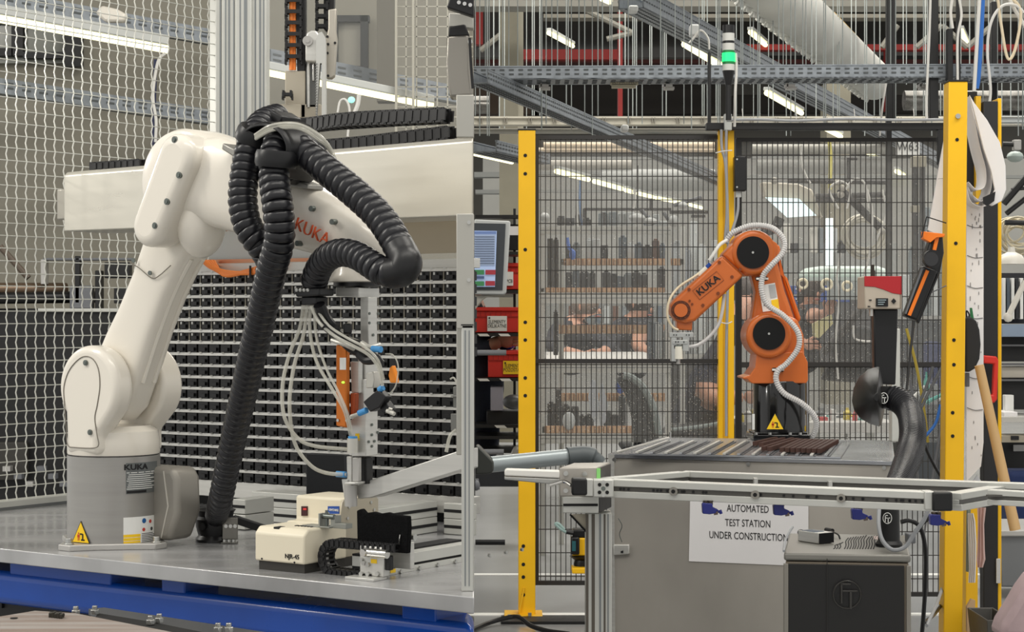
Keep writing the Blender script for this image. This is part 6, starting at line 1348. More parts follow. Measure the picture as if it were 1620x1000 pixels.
# ---- cable trays
def rail3(x0, y0, d0, x1, y1, d1, h, w, name, label, cat='cable tray', mt=GALV):
    t = thing(name, label, cat, P(x0, y0, d0)); a, b = P(x0, y0, d0), P(x1, y1, d1); dd = b-a; s = dd.cross(Z).normalized()*w
    m = MB(); m.obox(a, dd, s*.05, Z*-h); m.obox(a+s*.95, dd, s*.05, Z*-h); m.obox(a-Z*h, dd, s, Z*.006); o = obj('channel', m, mt, t)
    L = dd.length; e = dd.normalized(); q_ = .0048*d0; k = int(L/q_); hb = MB(); sn = s.normalized()
    for i in range(k):
        for r in (.3, .65): hb.obox(a+e*(.0*i+q_*i)-Z*h*r-sn*.003, e*q_*.5, sn*(.002), Z*.008); hb.obox(a+e*(.0*i+q_*i)-Z*h*r+s+sn*.001, e*q_*.5, sn*.002, Z*.008)
        for r in (.25, .5, .75): hb.obox(a+e*(.0*i+q_*i)+s*r-Z*(h+.003), e*q_*.5, sn*.014, Z*.002)
    obj('slots', hb, mat('slot_dark', (84, 88, 90), .7), t, kind='stuff'); m = MB(); m.obox(a+s*.5*0+Z*0, dd, s*.09, Z*.006); m.obox(a+s*.93, dd, s*.09, Z*.006); obj('lip', m, GALV, t); return t
tA = rail3(748, 116, 9.2, 1640, 112, 9.2, .058, .22, 'cable_tray', 'long slotted cable tray crossing the hall horizontally above the fence')
tB = rail3(978, -16, 10.7, 1500, 262, 24.0, .11, .15, 'cable_tray', 'diagonal cable tray running back from top centre towards the right, lamps under it')
tC = rail3(742, 112, 8.6, 1140, 285, 15.5, .06, .09, 'cable_tray', 'diagonal cable tray running down to the right behind the left fence panel')
tD = rail3(742, 225, 9.0, 830, 246, 9.8, .05, .14, 'cable_tray', 'short cable tray left of the left yellow post')
# wiring on the trays
t = thing('terminal_strip', 'row of terminals with blue and yellow wires hanging on the horizontal cable tray', 'wiring', P(990, 135, 9.1))
m = MB(); 
for k in range(12): pbox(m, 966+3.7*k, 126, 969+3.7*k, 134, 9.1, .03)
pbox(m, 968, 133, 1006, 139, 9.1, .03); obj('terminals', m, mat('terminal_beige', (186, 180, 158), .5), t)
for pts, c in (([(953, 116, 9.1), (965, 106, 9.1), (974, 108, 9.1), (979, 128, 9.1)], 'b'), ([(967, 128, 9.1), (972, 116, 9.1), (990, 112, 9.1), (1010, 113, 9.1)], 'y'), ([(985, 126, 9.1), (1000, 114, 9.1), (1012, 116, 9.1)], 'y'), ([(997, 122, 9.1), (1014, 124, 9.1), (1030, 114, 9.1), (1040, 110, 9.1), (1060, 112, 9.1), (1075, 114, 9.1)], 'b'), ([(1005, 115, 9.1), (1030, 113, 9.1), (1045, 115, 9.1)], 'b')):
    tb_(pts, .005, 'wire', mat('blue_wire', (40, 54, 120), .5) if c == 'b' else mat('yellow_wire', (200, 190, 120), .5), t, n=6)
for bi, x in enumerate((862, 1058, 1252, 1463)):
    m = MB(); pbox(m, x-9, 133, x+6, 137, 9.1, .06); pbox(m, x-7, 137, x+9, 141, 9.12, .06); pbox(m, x-7, 131, x-5, 139, 9.1, .02)
    solo('tray_bracket', m, STEEL, 'small wire bracket below the horizontal cable tray, '+ORD(bi, 4), 'bracket', 'brackets below the horizontal cable tray')
m = MB(); pbox(m, 983, 197, 995, 207, 9.6, .1); pbox(m, 1092, 38, 1107, 56, 11, .1); pbox(m, 995, 8, 1010, 18, 10.6, .1)
solo('tray_clips', m, mat('clip_white', (206, 208, 206), .5), 'white plastic clips on the diagonal cable trays', 'clips', kind='stuff', bev=.01)
tb_2 = thing('hanging_cable', 'white cable with a loop hanging under the diagonal tray near the signal tower', 'cable', P(1110, 60, 11))
tb_([(1090, 68, 11), (1096, 62, 11), (1108, 48, 11), (1120, 60, 11), (1122, 78, 11)], .006, 'cable', CABLEW, tb_2)
# ---- lamps
def lampx(a, b, h, w, label, da, db, grp=None):
    A, B = P(*a, da), P(*b, db); t = thing('tube_lamp', label, 'lamp', A, grp)
    m = MB(); dd = B-A; s = dd.cross(Z).normalized(); m.obox(A-s*w*.3+Z*w*.25, dd, s*w*.6, Z*w*.3); obj('housing', m, mat('lamp_housing', (190, 192, 188), .5), t)
    m = MB(); m.cyl(A, B, w*.26, n=10); obj('tube', m, TUBE, t, smooth=True)
lampx((1083, 70), (1143, 107), .1, .09, 'bright tube lamp directly left of the signal tower', 13.2, 14.7)
lampx((1213, 147), (1268, 179), .1, .095, 'bright tube lamp under the diagonal tray, upper right of the signal tower', 16.3, 18)
lampx((1307, 204), (1330, 216), .1, .1, 'small tube lamp at the black top rail', 19.5, 20.8)
lampx((1364, 236), (1393, 254), .1, .1, 'tube lamp seen behind the wires left of the W63 sign', 22, 24)
lampx((1418, 271), (1442, 286), .1, .11, 'far tube lamp below the W63 sign', 25, 27)
lampx((868, 52), (906, 73), .1, .1, 'small tube lamp among the roof beams at upper left of the hall', 21, 23)
lampx((1187, 51), (1211, 71), .1, .13, 'small tube lamp just right of the signal tower top', 25, 27)
lampx((1520, 49), (1530, 70), .1, .13, 'small tube lamp near the red girder at the upper right', 25, 27)
lampx((953, -3), (964, 2), .1, .1, 'tip of a lamp at the very top edge of the hall', 14, 14.5)
lampx((748, 243), (810, 257), .1, .04, 'tube lamp left of the left yellow post', 9.3, 10.1)
for i, (x0, y0, x1, y1) in enumerate(((880, 271, 931, 284), (940, 287, 984, 299), (990, 301, 1001, 304), (1009, 306, 1033, 312), (1038, 313, 1078, 321), (1084, 322, 1110, 329))):
    lampx((x0, y0), (x1, y1), .1, .06, 'tube lamp in the slanting row behind the left mesh fence, '+ORD(i, 6), 11.5+1.3*i, 12.4+1.3*i, 'slanting row of lamps behind the left fence panel')
# ---- textile duct
td = thing('textile_duct', 'large pale textile air duct with rows of small nozzles, running under the roof', 'duct', P(1300, 70, 15))
a, b = P(1210, -25, 12.6), P(1383, 128, 18.9); dn = (b-a).normalized(); a = a-dn*3.5
m = MB(); m.lathe(a, dn, [(.19, 0), (.19, (b-a).length*.5), (.19, (b-a).length), (.17, (b-a).length+.15), (.1, (b-a).length+.3), (.01, (b-a).length+.32)], 32); obj('duct', m, mat('duct_textile', (196, 196, 190), .8, 0, .1, 2, .3, 8), td, smooth=True)
nz_ = MB(); sd_ = dn.cross(Z).normalized(); up_ = sd_.cross(dn)
for i in range(36):
    p = a+dn*(.6+.27*i)
    for an in (200, 225, 250):
        q = p+sd_*math.cos(math.radians(an))*.19+up_*math.sin(math.radians(an))*.19; o_ = (q-p).normalized(); nz_.cyl(q, q+o_*.035, .022, .018, 8)
obj('nozzles', nz_, mat('duct_textile', (196, 196, 190), .8), td, smooth=True, kind='stuff')
m = MB(); m.cyl(P(1288, -5, 17), P(1398, 108, 24), .04, n=8); solo('yellow_pipe', m, mat('mustard', (150, 120, 40), .6), 'thin mustard pipe beside the textile duct', 'pipe')
m = MB(); m.cyl(P(1430, 159, 19), P(1640, 159, 19), .1, n=24); solo('foil_duct', m, mat('foil', (120, 118, 114), .28, .8, .4, 12, .6, 8), 'dark foil-wrapped duct at the upper right', 'duct', smooth=True)
m = MB(); m.cyl(P(750, 166, 19), P(775, 166, 19), .09, n=24); solo('foil_duct', m, mat('foil', (120, 118, 114), .28, .8), 'short foil-wrapped duct beside the left cell, below the tray', 'duct', smooth=True)
# ---- hanging wires
wi = MB(); rr = random.Random(21); x = 752
while x < 1620:
    d = rr.choice([9.5, 10.5, 11.5, 13, 15]); yb = rr.choice([112, 134, 183, 183, 196, 205]) if rr.random() < .9 else 215
    p = P(x, 0, d); zb = P(x, yb, d).z; wi.cyl((p.x, d, zb), (p.x, d, 6.3), .0022*d/9+.0012*rr.random(), n=5)
    x += rr.choice([3, 3, 5, 7, 9, 12, 14])
solo('suspension_wires', wi, mat('wire_pale', (156, 162, 160), .5, .3), 'many thin vertical suspension wires hanging from the hall roof', 'wires', kind='stuff')
# ---- black poles
def bpole(x0, x1, yt, yb, d, label, col=None):
    t = thing('black_pole', label, 'pole', P((x0+x1)/2, yb, d)); m = MB(); a, b = P(x0, yb, d), P(x1, yt, d); m.box(a.x, b.x, d, d+.04, a.z, b.z); obj('pole', m, BLKM, t, bev=.003)
    if col:
        for y0, y1, c in col: bx(x0-1, y0, x1+2, y1, d-.01, .06, 'collar', mat('pole_collar', (170, 164, 146), .4, .5), t, .003)
    return t
bpole(1403, 1411, -20, 470, 9.6, 'black pole with a pale metal collar in front of the textile duct end', [(108, 119, 0)])
bpole(1411, 1418, -20, 190, 9.7, 'twin black pole right beside the collared one')
bpole(1471, 1485, -20, 190, 9.0, 'black pole left of the large yellow post top')
bpole(1499, 1508, 45, 128, 8.9, 'short black pole directly above the large yellow post')
bpole(1515, 1520, -20, 126, 8.9, 'thin black pole right of the short pole')
bpole(1569, 1578, 2, 180, 9.2, 'black pole at the upper right beside the white cable loops')
bpole(1120.5, 1125, 82, 196, 8.6, 'thin dark pole left of the signal tower')
bpole(1445, 1453, 262, 470, 9.9, 'dim black pole with collars below the W63 sign', [(247, 264, 0), (325, 336, 0)])
bpole(1456, 1464, 262, 470, 9.95, 'second dim black pole below the W63 sign', [(247, 264, 0)])
# overhead cables right
for pts, r, mt_, lb in (([(1555, -10, 8.8), (1552, 60, 8.8), (1548, 120, 8.8), (1545, 140, 8.8)], .011, mat('bright_blue_cable', (50, 110, 190), .5), 'bright blue hose hanging above the folded paper'),
                        ([(1550, -10, 8.78), (1546, 60, 8.78), (1541, 145, 8.78)], .009, CABLEW, 'white cable beside the bright blue hose'),
                        ([(1620, 20, 8.9), (1606, 8, 8.9), (1585, 10, 8.9), (1568, 35, 8.9), (1562, 80, 8.9), (1567, 140, 8.9), (1564, 172, 8.9)], .007, CABLEW, 'long white cable loop at the top right corner'),
                        ([(1578, -5, 8.9), (1584, 40, 8.9), (1594, 92, 8.9), (1606, 78, 8.9), (1615, 20, 8.9), (1600, -5, 8.9)], .007, mat('cream_cable', (222, 206, 176), .5), 'cream cable hanging in a pointed loop at the top right'),
                        ([(1595, -5, 8.95), (1608, 20, 8.95), (1624, 45, 8.95)], .009, CABLEW, 'short white cable crossing the top right corner'),
                        ([(1472, -5, 8.9), (1470, 60, 8.9), (1466, 150, 8.9), (1466, 188, 8.9)], .006, CABLEW, 'white cable running down beside the black pole near the right post'),
                        ([(1507, -5, 8.8), (1504, 20, 8.8), (1507, 45, 8.8)], .007, CABLEW, 'short white cable above the short black pole'),
                        ([(1517, -5, 8.8), (1521, 25, 8.8), (1515, 60, 8.8), (1515, 128, 8.8)], .006, CABLEW, 'white cable on the thin black pole above the yellow post'),
                        ([(1404, 120, 9.5), (1396, 170, 9.5), (1392, 215, 9.5)], .005, CABLEW, 'thin white cable hanging left of the collared black pole')):
    m = MB(); m.tube(spl([P(*p) for p in pts], 6), r, 8); solo('hanging_cable', m, mt_, lb, 'cable', smooth=True)
# sign
sn = thing('station_sign', 'white sign reading W63 behind the fence at the upper right', 'sign', P(1437, 245, 9.0))
bx(1418, 219, 1455, 246, 9.0, .01, 'board', WLAB, sn); text('lettering', 'W63', P(1436.5, 232, 8.994), V3((1, 0, 0)), Z, .062, mat('sign_grey', (70, 72, 74), .6), sn, sx=.85)
# ---- pale overhead pipes behind the panels
def hpipe(x0, x1, y, d, r, c, label, mt_=None):
    m = MB(); m.cyl(P(x0, y, d), P(x1, y, d), r, n=20); solo('overhead_pipe', m, mt_ or mat('pipe_%d_%d_%d' % c, c, .45, .2), label, 'pipe', smooth=True)
hpipe(860, 1130, 230, 20, .035, (214, 196, 172), 'topmost pale pipe behind the left fence panel')
hpipe(852, 1130, 238, 20.2, .03, (206, 190, 168), 'second pale pipe behind the left fence panel')
hpipe(852, 1000, 261, 19, .05, (168, 164, 156), 'grey pipe ending midway behind the left fence panel')
hpipe(950, 1130, 285, 19, .11, (160, 162, 160), 'thick grey duct above the slanting lamp row')
hpipe(1190, 1402, 236, 19, .05, (178, 176, 168), 'upper pale pipe behind the right fence panel')
hpipe(1196, 1402, 263, 19, .08, (158, 158, 154), 'thicker pale pipe behind the right fence panel')
m = MB(); pbox(m, 852, 248, 1130, 252, 21, .1); pbox(m, 852, 272, 1130, 276, 21, .1); pbox(m, 852, 300, 1000, 304, 21, .1); pbox(m, 1190, 247, 1402, 251, 21, .1); pbox(m, 1165, 277, 1640, 282, 21, .1)
solo('pipe_supports', m, mat('support_grey', (134, 136, 134), .6), 'thin grey support rails between the overhead pipes', 'rail')
m = MB(); pbox(m, 750, 272, 815, 280, 20, .2); pbox(m, 752, 300, 815, 306, 20, .2); solo('grey_conduit', m, mat('support_grey', (134, 136, 134), .6), 'grey conduits behind the left yellow post', 'conduit')
# light far partition band (bright hall area behind)
m = MB(); m.box(-.4, 7.2, 26, 26.1, 0, 3.45); struct('wall_partition', m, mat('pale_partition', (156, 156, 152), .8, 0, .1, 1))
# ---- workbench rack behind left panel
wr_ = thing('workbench_rack', 'aluminium workbench rack with wooden slatted shelves behind the left fence panel', 'rack', P(960, 700, 10))
dW_ = 10.2
for x0, x1, dd in ((854, 862, 0), (884, 892, .5), (1053, 1061, 0), (1077, 1084, .5)):
    a, b = P(x0, 358, dW_+dd), P(x1, 358, dW_+dd); m = MB(); m.box(a.x, b.x, dW_+dd, dW_+dd+.04, 0, a.z); obj('upright', m, ALUM, wr_)
for y0, y1 in ((359, 370), (463, 480), (573, 590), (686, 702)):
    bx(854, y0, 1061, y1, dW_-.01, .04, 'shelf_profile', ALUM, wr_); bx(854, (y0+y1)/2-.7, 1061, (y0+y1)/2+.7, dW_-.012, .003, 'slot', mat('groove_grey', (128, 132, 134), .5, .3), wr_)
WOOD = mat('slat_wood', (206, 168, 130), .7, 0, .1, 20)
for y0, y1, x0, x1, dd in ((409, 420, 888, 1084, .5), (455, 463, 856, 1052, 0), (514, 528, 884, 1052, .45), (622, 635, 888, 1052, .45), (674, 686, 858, 1000, .0)):
    n_ = int((x1-x0)/7)
    bx(x0, y0, x1, y1, dW_+dd+.012, .02, 'slat_board', mat('slat_board', (176, 136, 100), .75), wr_)
    sm = MB()
    for k in range(n_): pbox(sm, x0+7*k, y0+1, x0+7*k+4.6, y1-1, dW_+dd, .012)
    obj('wood_slats', sm, WOOD, wr_, kind='stuff')
# objects on the rack
rr = random.Random(4)
cols = [mat('box_grey', (108, 116, 120), .6), mat('box_dark', (44, 46, 50), .6), mat('box_pale', (170, 174, 174), .6), mat('box_black', (28, 28, 30), .5), mat('box_bluegrey', (86, 96, 106), .6), mat('box_rust', (96, 66, 54), .6)]
CN = {'box_grey': 'grey', 'box_dark': 'dark', 'box_pale': 'pale', 'box_black': 'black', 'box_bluegrey': 'blue-grey', 'box_rust': 'rust-brown', 'cab_pale': 'pale', 'cab_grey': 'grey', 'cab_grey2': 'mid-grey', 'tool_pale': 'pale'}
def clutter(x0, x1, yb, hmin, hmax, d, wmin, wmax, name, label, cat, grp, cl=cols, fill=.85):
    x = x0; made = []
    while x < x1:
        w = rr.uniform(wmin, wmax); h = rr.uniform(hmin, hmax); c = rr.choice(cl)
        if rr.random() < fill:
            m = MB(); pbox(m, x, yb-h, x+w*.92, yb, d+rr.uniform(0, .08), .08); k = rr.random()
            if k < .35: pbox(m, x+w*.2, yb-h-3, x+w*.7, yb-h, d+.03, .04)
            elif k < .6: m.cyl(P(x+w*.5, yb-h-2, d+.04), P(x+w*.5, yb-h, d+.04), .02, n=10)
            made.append((solo(name, m, c, label, cat, grp, bev=.004), c))
        x += w
    for i, (o, c) in enumerate(made): o['label'] = (CN.get(c.name, '')+' '+label).strip()+', '+ORD(i, len(made))
clutter(896, 1050, 409, 18, 36, dW_+.55, 8, 17, 'storage_box', 'box on the upper wooden shelf of the rack', 'box', 'boxes on the upper rack shelf')
clutter(896, 1050, 455, 18, 32, dW_+.1, 9, 17, 'storage_box', 'box on the second shelf of the rack', 'box', 'boxes on the second rack shelf', [cols[1], cols[3], cols[4], cols[0]])
clutter(866, 884, 455, 60, 80, dW_+.1, 7, 10, 'hanging_parts', 'part hanging at the left side of the rack', 'part', 'parts hanging at the left side of the rack', [cols[3], cols[5]])
clutter(866, 884, 562, 50, 80, dW_+.1, 7, 10, 'hanging_parts', 'part stacked at the lower left of the rack', 'part', 'parts stacked at the lower left side of the rack', [cols[3], cols[5]])
clutter(866, 990, 674, 14, 60, dW_+.3, 9, 16, 'storage_box', 'box on the lowest shelf of the rack', 'box', 'boxes on the lowest rack shelf', [cols[3], cols[1], cols[3]], .8)
clutter(1026, 1052, 568, 40, 62, dW_+.0, 5, 7, 'slim_module', 'slim module at the right end of the work shelf', 'module', 'slim modules at the right end of the work shelf', [cols[2], cols[4]])
for bi, pts in enumerate(([(936, 600), (944, 604), (948, 640), (944, 672), (936, 660), (931, 630)], [(952, 600), (962, 640), (958, 668), (950, 676), (948, 640)])):
    m = MB(); ppoly(m, pts, dW_+.02, .06); solo('grey_sheet_bag', m, mat('pale_bag', (176, 180, 186), .5), ('left', 'right')[bi]+' of two pale folded sheets hanging under the work shelf', 'sheet', 'pale sheets under the work shelf')
m = MB(); m.ell(P(900, 680-14, dW_), .035, .03, .05, 12); solo('clear_bottle', m, mat('bottle', (186, 190, 190), .3), 'small pale bottle on the lowest rack shelf', 'bottle', smooth=True)
m = MB(); m.ell(P(981, 612, dW_+.1), .025, .02, .04, 10); solo('blue_bottle', m, BLUE, 'blue container under the work shelf behind the chair back', 'container', smooth=True)
m = MB(); m.ell(P(906, 403, dW_+.4), .02, .02, .03, 10); m.tube([P(897, 376, dW_+.4), P(900, 392, dW_+.4), P(906, 398, dW_+.4)], .01, 6); solo('blue_white_tool', m, mat('cornflower', (70, 110, 190), .5), 'blue and white tool hanging at the upper rack shelf', 'tool', smooth=True)
# dark band under upper shelf + top machinery
t = thing('overhead_fixture', 'dark overhead arm with hanging pale fittings above the workbench rack', 'fixture', P(1000, 350, 11))
for b in ((924, 329, 1062, 333), (922, 330, 927, 356), (954, 336, 958, 356), (1008, 262, 1010, 330), (1028, 314, 1032, 332), (1060, 333, 1120, 338), (1094, 340, 1116, 344)): bx(*b, 11, .04, 'arm', mat('arm_dark', (58, 56, 56), .5), t)
for c_ in ((1008, 345, 14, 8), (1028, 350, 12, 6), (1080, 325, 8, 6), (1066, 350, 9, 10), (862, 344, 8, 8)):
    m = MB(); m.ell(P(c_[0], c_[1], 10.9), c_[2]*.0036, .04, c_[3]*.0036, 12); obj('fitting', m, mat('pale_fitting', (180, 182, 180), .45), t, smooth=True)
for a, b in (((1014, 332), (1034, 356)), ((1050, 336), (1058, 348)), ((1066, 325), (1110, 312))): m = MB(); m.cyl(P(*a, 10.9), P(*b, 10.9), .012, n=8); obj('strut', m, GREYP, t, smooth=True)
for pts, c in (([(911, 282, 11), (912, 320, 11), (914, 360, 11)], CABLEW), ([(918, 285, 11), (917, 320, 11), (920, 356, 11)], mat('pale_blue_cable', (120, 150, 190), .5)), ([(1003, 300, 11), (1005, 315, 11), (1002, 330, 11)], CABLEW)): tb_(pts, .006, 'cable', c, t)
clutter(866, 924, 356, 8, 18, 11, 10, 16, 'far_machinery', 'machine top above the rack at the left', 'machine part', 'dark machine tops above the rack', [cols[3], cols[1]])
clutter(930, 1050, 356, 6, 22, 11.6, 10, 18, 'grey_cabinet', 'cabinet top seen above the rack', 'cabinet', 'grey cabinets seen above the rack', [cols[0], cols[4], cols[2]])
clutter(1064, 1128, 560, 120, 215, 13.5, 9, 16, 'tall_cabinet', 'tall cabinet between the rack and double yellow post', 'cabinet', 'tall cabinets between rack and post', [mat('cab_pale', (168, 172, 172), .5), mat('cab_grey', (138, 142, 144), .5), mat('cab_grey2', (118, 122, 126), .5)], 1)
m = MB(); pbox(m, 1062, 568, 1136, 590, 12.5, .3); pbox(m, 1062, 590, 1134, 700, 12.9, .3); solo('dark_bench', m, mat('bench_grey', (84, 84, 84), .6), 'dim grey bench between the rack and the double yellow post', 'bench')
m = MB(); pbox(m, 862, 480, 1052, 574, 15.4, .2); solo('dark_partition', m, mat('partition_dark', (128, 130, 128), .8), 'dark partition behind the two workers', 'partition')
for bi, x in enumerate(range(900, 1046, 14)):
    m = MB(); pbox(m, x, 484, x+8, 512, 15.2, .1); solo('bottle_box', m, rr.choice(cols), 'small box in the row behind the two workers, '+ORD(bi, 11), 'box', 'row of boxes behind the two workers')
m = MB(); pbox(m, 1064, 600, 1230, 640, 12.3, .02) if 0 else None
m = MB(); a, b = P(862, 566, 11.5), P(1052, 566, 11.5); m.box(a.x, b.x, 11.2, 13.4, a.z-.03, a.z); solo('workbench', m, mat('bench_white', (190, 188, 184), .5), 'pale bench top where the two workers sit', 'bench')
# ---- people
def person(name, label, J, E, mats, fmat, d, hair=None, face=None, loc=None, hands=()):
    """J: joint -> (px, py, depth offset, radius m, material index)"""
    t = thing(name, label, 'person', P(*J[list(J)[0]][:2], d)); root = ROOTLOC[t.name]
    keys = list(J); me = bpy.data.meshes.new('body'); vs = [P(J[k][0], J[k][1], d+J[k][2])-root for k in keys]
    me.from_pydata([tuple(v) for v in vs], [(keys.index(a), keys.index(b)) for a, b in E], [])
    o = bpy.data.objects.new('body', me); sc.collection.objects.link(o); o.parent = t
    o.modifiers.new('skin', 'SKIN'); sv = me.skin_vertices[0].data
    for i, k in enumerate(keys): sv[i].radius = (J[k][3], J[k][3]*.85); sv[i].use_root = (i == 0)
    q = o.modifiers.new('sub', 'SUBSURF'); q.levels = 2; q.render_levels = 2
    dg = bpy.context.evaluated_depsgraph_get(); m2 = bpy.data.meshes.new_from_object(o.evaluated_get(dg)); m2.name = 'body'
    segs = [(vs[keys.index(a)], vs[keys.index(b)], J[a][4], J[b][4]) for a, b in E]
    if len(m2.polygons) > 10:
        o.modifiers.clear(); o.data = m2; m2.materials.clear()
        for x in mats: m2.materials.append(x)
        for p in m2.polygons:
            best = None
            for a, b, ma, mb_ in segs:
                ab = b-a; tt_ = max(0, min(1, (p.center-a).dot(ab)/max(ab.dot(ab), 1e-9))); dd = (p.center-(a+ab*tt_)).length
                if best is None or dd < best[0]: best = (dd, ma if tt_ < .5 else mb_)
            p.material_index = best[1]; p.use_smooth = True
    if 'head' in J:
        hx, hy, ho, r, _ = J['head']; c = P(hx, hy, d+ho)
        fdir = V3(face or (0, -1, 0)).normalized(); sdv = fdir.cross(Z).normalized(); h = MB()
        h.ell(c+fdir*r*1.12-Z*r*.1, r*.14, r*.2, r*.22, 8)
        for s_ in (-1, 1): h.ell(c+sdv*s_*r*.95, r*.12, r*.2, r*.28, 8)
        obj('nose_and_ears', h, SKIN, t, smooth=True)
        e = MB()
        for s_ in (-1, 1): e.ell(c+fdir*r*.98+sdv*s_*r*.36+Z*r*.12, r*.13, r*.1, r*.08, 8)
        obj('eyes', e, mat('eye_dark', (40, 32, 28), .3), t, smooth=True)
        e = MB(); e.ell(c+fdir*r*.98-Z*r*.5, r*.26, r*.1, r*.07, 8); obj('mouth', e, mat('lip', (170, 92, 84), .5), t, smooth=True)
        if hair:
            hm = MB(); hm.ell(c-fdir*r*.22+Z*r*.22, r*1.08, r*1.08, r*1.05, 16)
            if hair == 'long': hm.ell(c-fdir*r*.5-Z*r*.7, r*.9, r*.7, r*1.1, 14)
            obj('hair', hm, mat('hair_grey', (120, 104, 92), .7) if hair == 'short' else HAIR, t, smooth=True)
    for (hx, hy, ho, dx, dz, s) in hands:
        c = P(hx, hy, d+ho); dr = V3((dx, -.2, dz)).normalized(); sd3 = dr.cross(V3((0, 1, 0))).normalized(); hm = MB()
        hm.ell(c, .045*s, .018*s, .045*s, 12)
        for k, L in enumerate((.06, .07, .065, .05)):
            b0 = c+dr*.03*s+sd3*(.018*(k-1.5))*s; hm.tube([b0, b0+dr*L*.5*s, b0+dr*L*.9*s+V3((0, 0, -.012*s))], [.0095*s, .009*s, .007*s], 7)
        b0 = c+sd3*.035*s; hm.tube([b0, b0+sd3*.02*s+dr*.03*s, b0+sd3*.02*s+dr*.055*s], [.011*s, .01*s, .008*s], 7)
        obj('hand', hm, SKIN, t, smooth=True)
    return t
CL = mat('charcoal_shirt', (44, 46, 54), .85)
# man 1 (leaning left over the bench)
person('person', 'worker with short grey hair in a dark shirt bending over the bench, left of two',
       {'hip': (905, 590, .3, .15, 0), 'belly': (900, 560, .2, .16, 0), 'chest': (902, 520, .1, .17, 0), 'neck': (918, 503, .05, .055, 1), 'head': (929, 486, 0, .098, 1), 'sl': (882, 520, 0, .075, 0), 'el': (872, 552, -.3, .055, 0), 'wl': (918, 560, -.4, .032, 1), 'hl': (926, 563, -.4, .03, 1), 'sr': (938, 530, .0, .08, 0), 'er': (966, 550, -.2, .06, 0), 'wr': (950, 560, -.4, .032, 1), 'hr': (944, 562, -.4, .03, 1)},
       [('hip', 'belly'), ('belly', 'chest'), ('chest', 'neck'), ('neck', 'head'), ('chest', 'sl'), ('sl', 'el'), ('el', 'wl'), ('wl', 'hl'), ('chest', 'sr'), ('sr', 'er'), ('er', 'wr'), ('wr', 'hr')],
       [CL, SKIN], None, 14.0, hair='short', face=(.8, -.6, -.2), hands=((930, 563, -.42, 1, -.2, .9), (948, 560, -.42, -.6, -.4, .9)))
person('person', 'worker with dark hair and bare forearm, right of the two at the bench',
       {'hip': (1000, 600, .3, .15, 0), 'belly': (998, 565, .2, .15, 0), 'chest': (998, 530, .1, .16, 0), 'neck': (1010, 500, .0, .06, 1), 'head': (1013, 482, 0, .098, 1), 'sl': (980, 518, 0, .075, 0), 'el': (968, 552, -.2, .055, 0), 'wl': (985, 566, -.4, .03, 0), 'sr': (1018, 515, -.1, .075, 0), 'er': (1008, 548, -.35, .058, 1), 'wr': (1024, 556, -.5, .036, 1)},
       [('hip', 'belly'), ('belly', 'chest'), ('chest', 'neck'), ('neck', 'head'), ('chest', 'sl'), ('sl', 'el'), ('el', 'wl'), ('chest', 'sr'), ('sr', 'er'), ('er', 'wr')],
       [CL, SKIN], None, 14.2, hair='dark', face=(.7, -.6, -.3), hands=((1030, 556, -.5, 1, -.1, .9),))
person('person', 'woman with brown hair in a dark shirt, right of the orange robot',
       {'hip': (1268, 590, .3, .15, 0), 'belly': (1268, 555, .2, .14, 0), 'chest': (1272, 510, .1, .15, 0), 'neck': (1280, 480, .0, .05, 1), 'head': (1284, 457, -.03, .095, 1), 'sl': (1258, 495, 0, .07, 0), 'el': (1250, 530, -.2, .05, 0), 'wl': (1275, 545, -.4, .034, 1), 'sr': (1292, 492, -.1, .07, 0), 'er': (1284, 504, -.35, .05, 1), 'wr': (1306, 494, -.5, .034, 1)},
       [('hip', 'belly'), ('belly', 'chest'), ('chest', 'neck'), ('neck', 'head'), ('chest', 'sl'), ('sl', 'el'), ('el', 'wl'), ('chest', 'sr'), ('sr', 'er'), ('er', 'wr')],
       [CL, SKIN], None, 13.4, hair='long', face=(.3, -.9, -.3), hands=((1312, 489, -.5, .3, 1, .9), (1280, 545, -.42, 1, 0, .9)))
# seated person behind the double post
person('person', 'seated person in a dark navy jacket with a bare forearm, behind the double yellow post',
       {'hip': (1105, 690, .2, .17, 0), 'belly': (1102, 655, .15, .17, 0), 'chest': (1108, 600, .05, .16, 0), 'neck': (1135, 560, 0, .07, 0), 'head': (1190, 470, .3, .09, 1), 'sh': (1118, 598, -.1, .08, 0), 'el': (1122, 632, -.2, .062, 1), 'wr': (1178, 628, -.25, .042, 1)},
       [('hip', 'belly'), ('belly', 'chest'), ('chest', 'neck'), ('neck', 'head'), ('chest', 'sh'), ('sh', 'el'), ('el', 'wr')], [NAVY, SKIN], None, 10.9, hair='dark', face=(1, -.2, -.2), hands=((1188, 628, -.25, 1, 0, .9),))
person('person', 'person in dark navy work clothes with a bare arm reaching left of the yellow post',
       {'hip': (752, 580, .1, .15, 0), 'chest': (745, 510, .1, .15, 0), 'neck': (742, 470, .1, .06, 1), 'head': (742, 430, .1, .1, 1), 'sh': (758, 520, -.05, .07, 0), 'el': (764, 552, -.1, .05, 0), 'wr': (795, 538, -.15, .036, 1), 'kn': (762, 640, 0, .1, 0), 'an': (768, 712, .05, .075, 0), 'ft': (772, 722, -.05, .05, 0)},
       [('hip', 'chest'), ('chest', 'neck'), ('neck', 'head'), ('chest', 'sh'), ('sh', 'el'), ('el', 'wr'), ('hip', 'kn'), ('kn', 'an'), ('an', 'ft')], [NAVY, SKIN], None, 9.2, hair='dark', face=(1, 0, -.2), hands=((802, 536, -.15, 1, 0, 1),))
m = MB(); m.cyl(P(770, 547, 9.0), P(771, 547, 8.99), .012, n=12); 
m = MB(); m.ell(P(800, 546, 9.15), .05, .04, .025, 12); solo('blue_cloth', m, BLUE, 'crumpled blue cloth under the reaching arm', 'cloth', smooth=True)
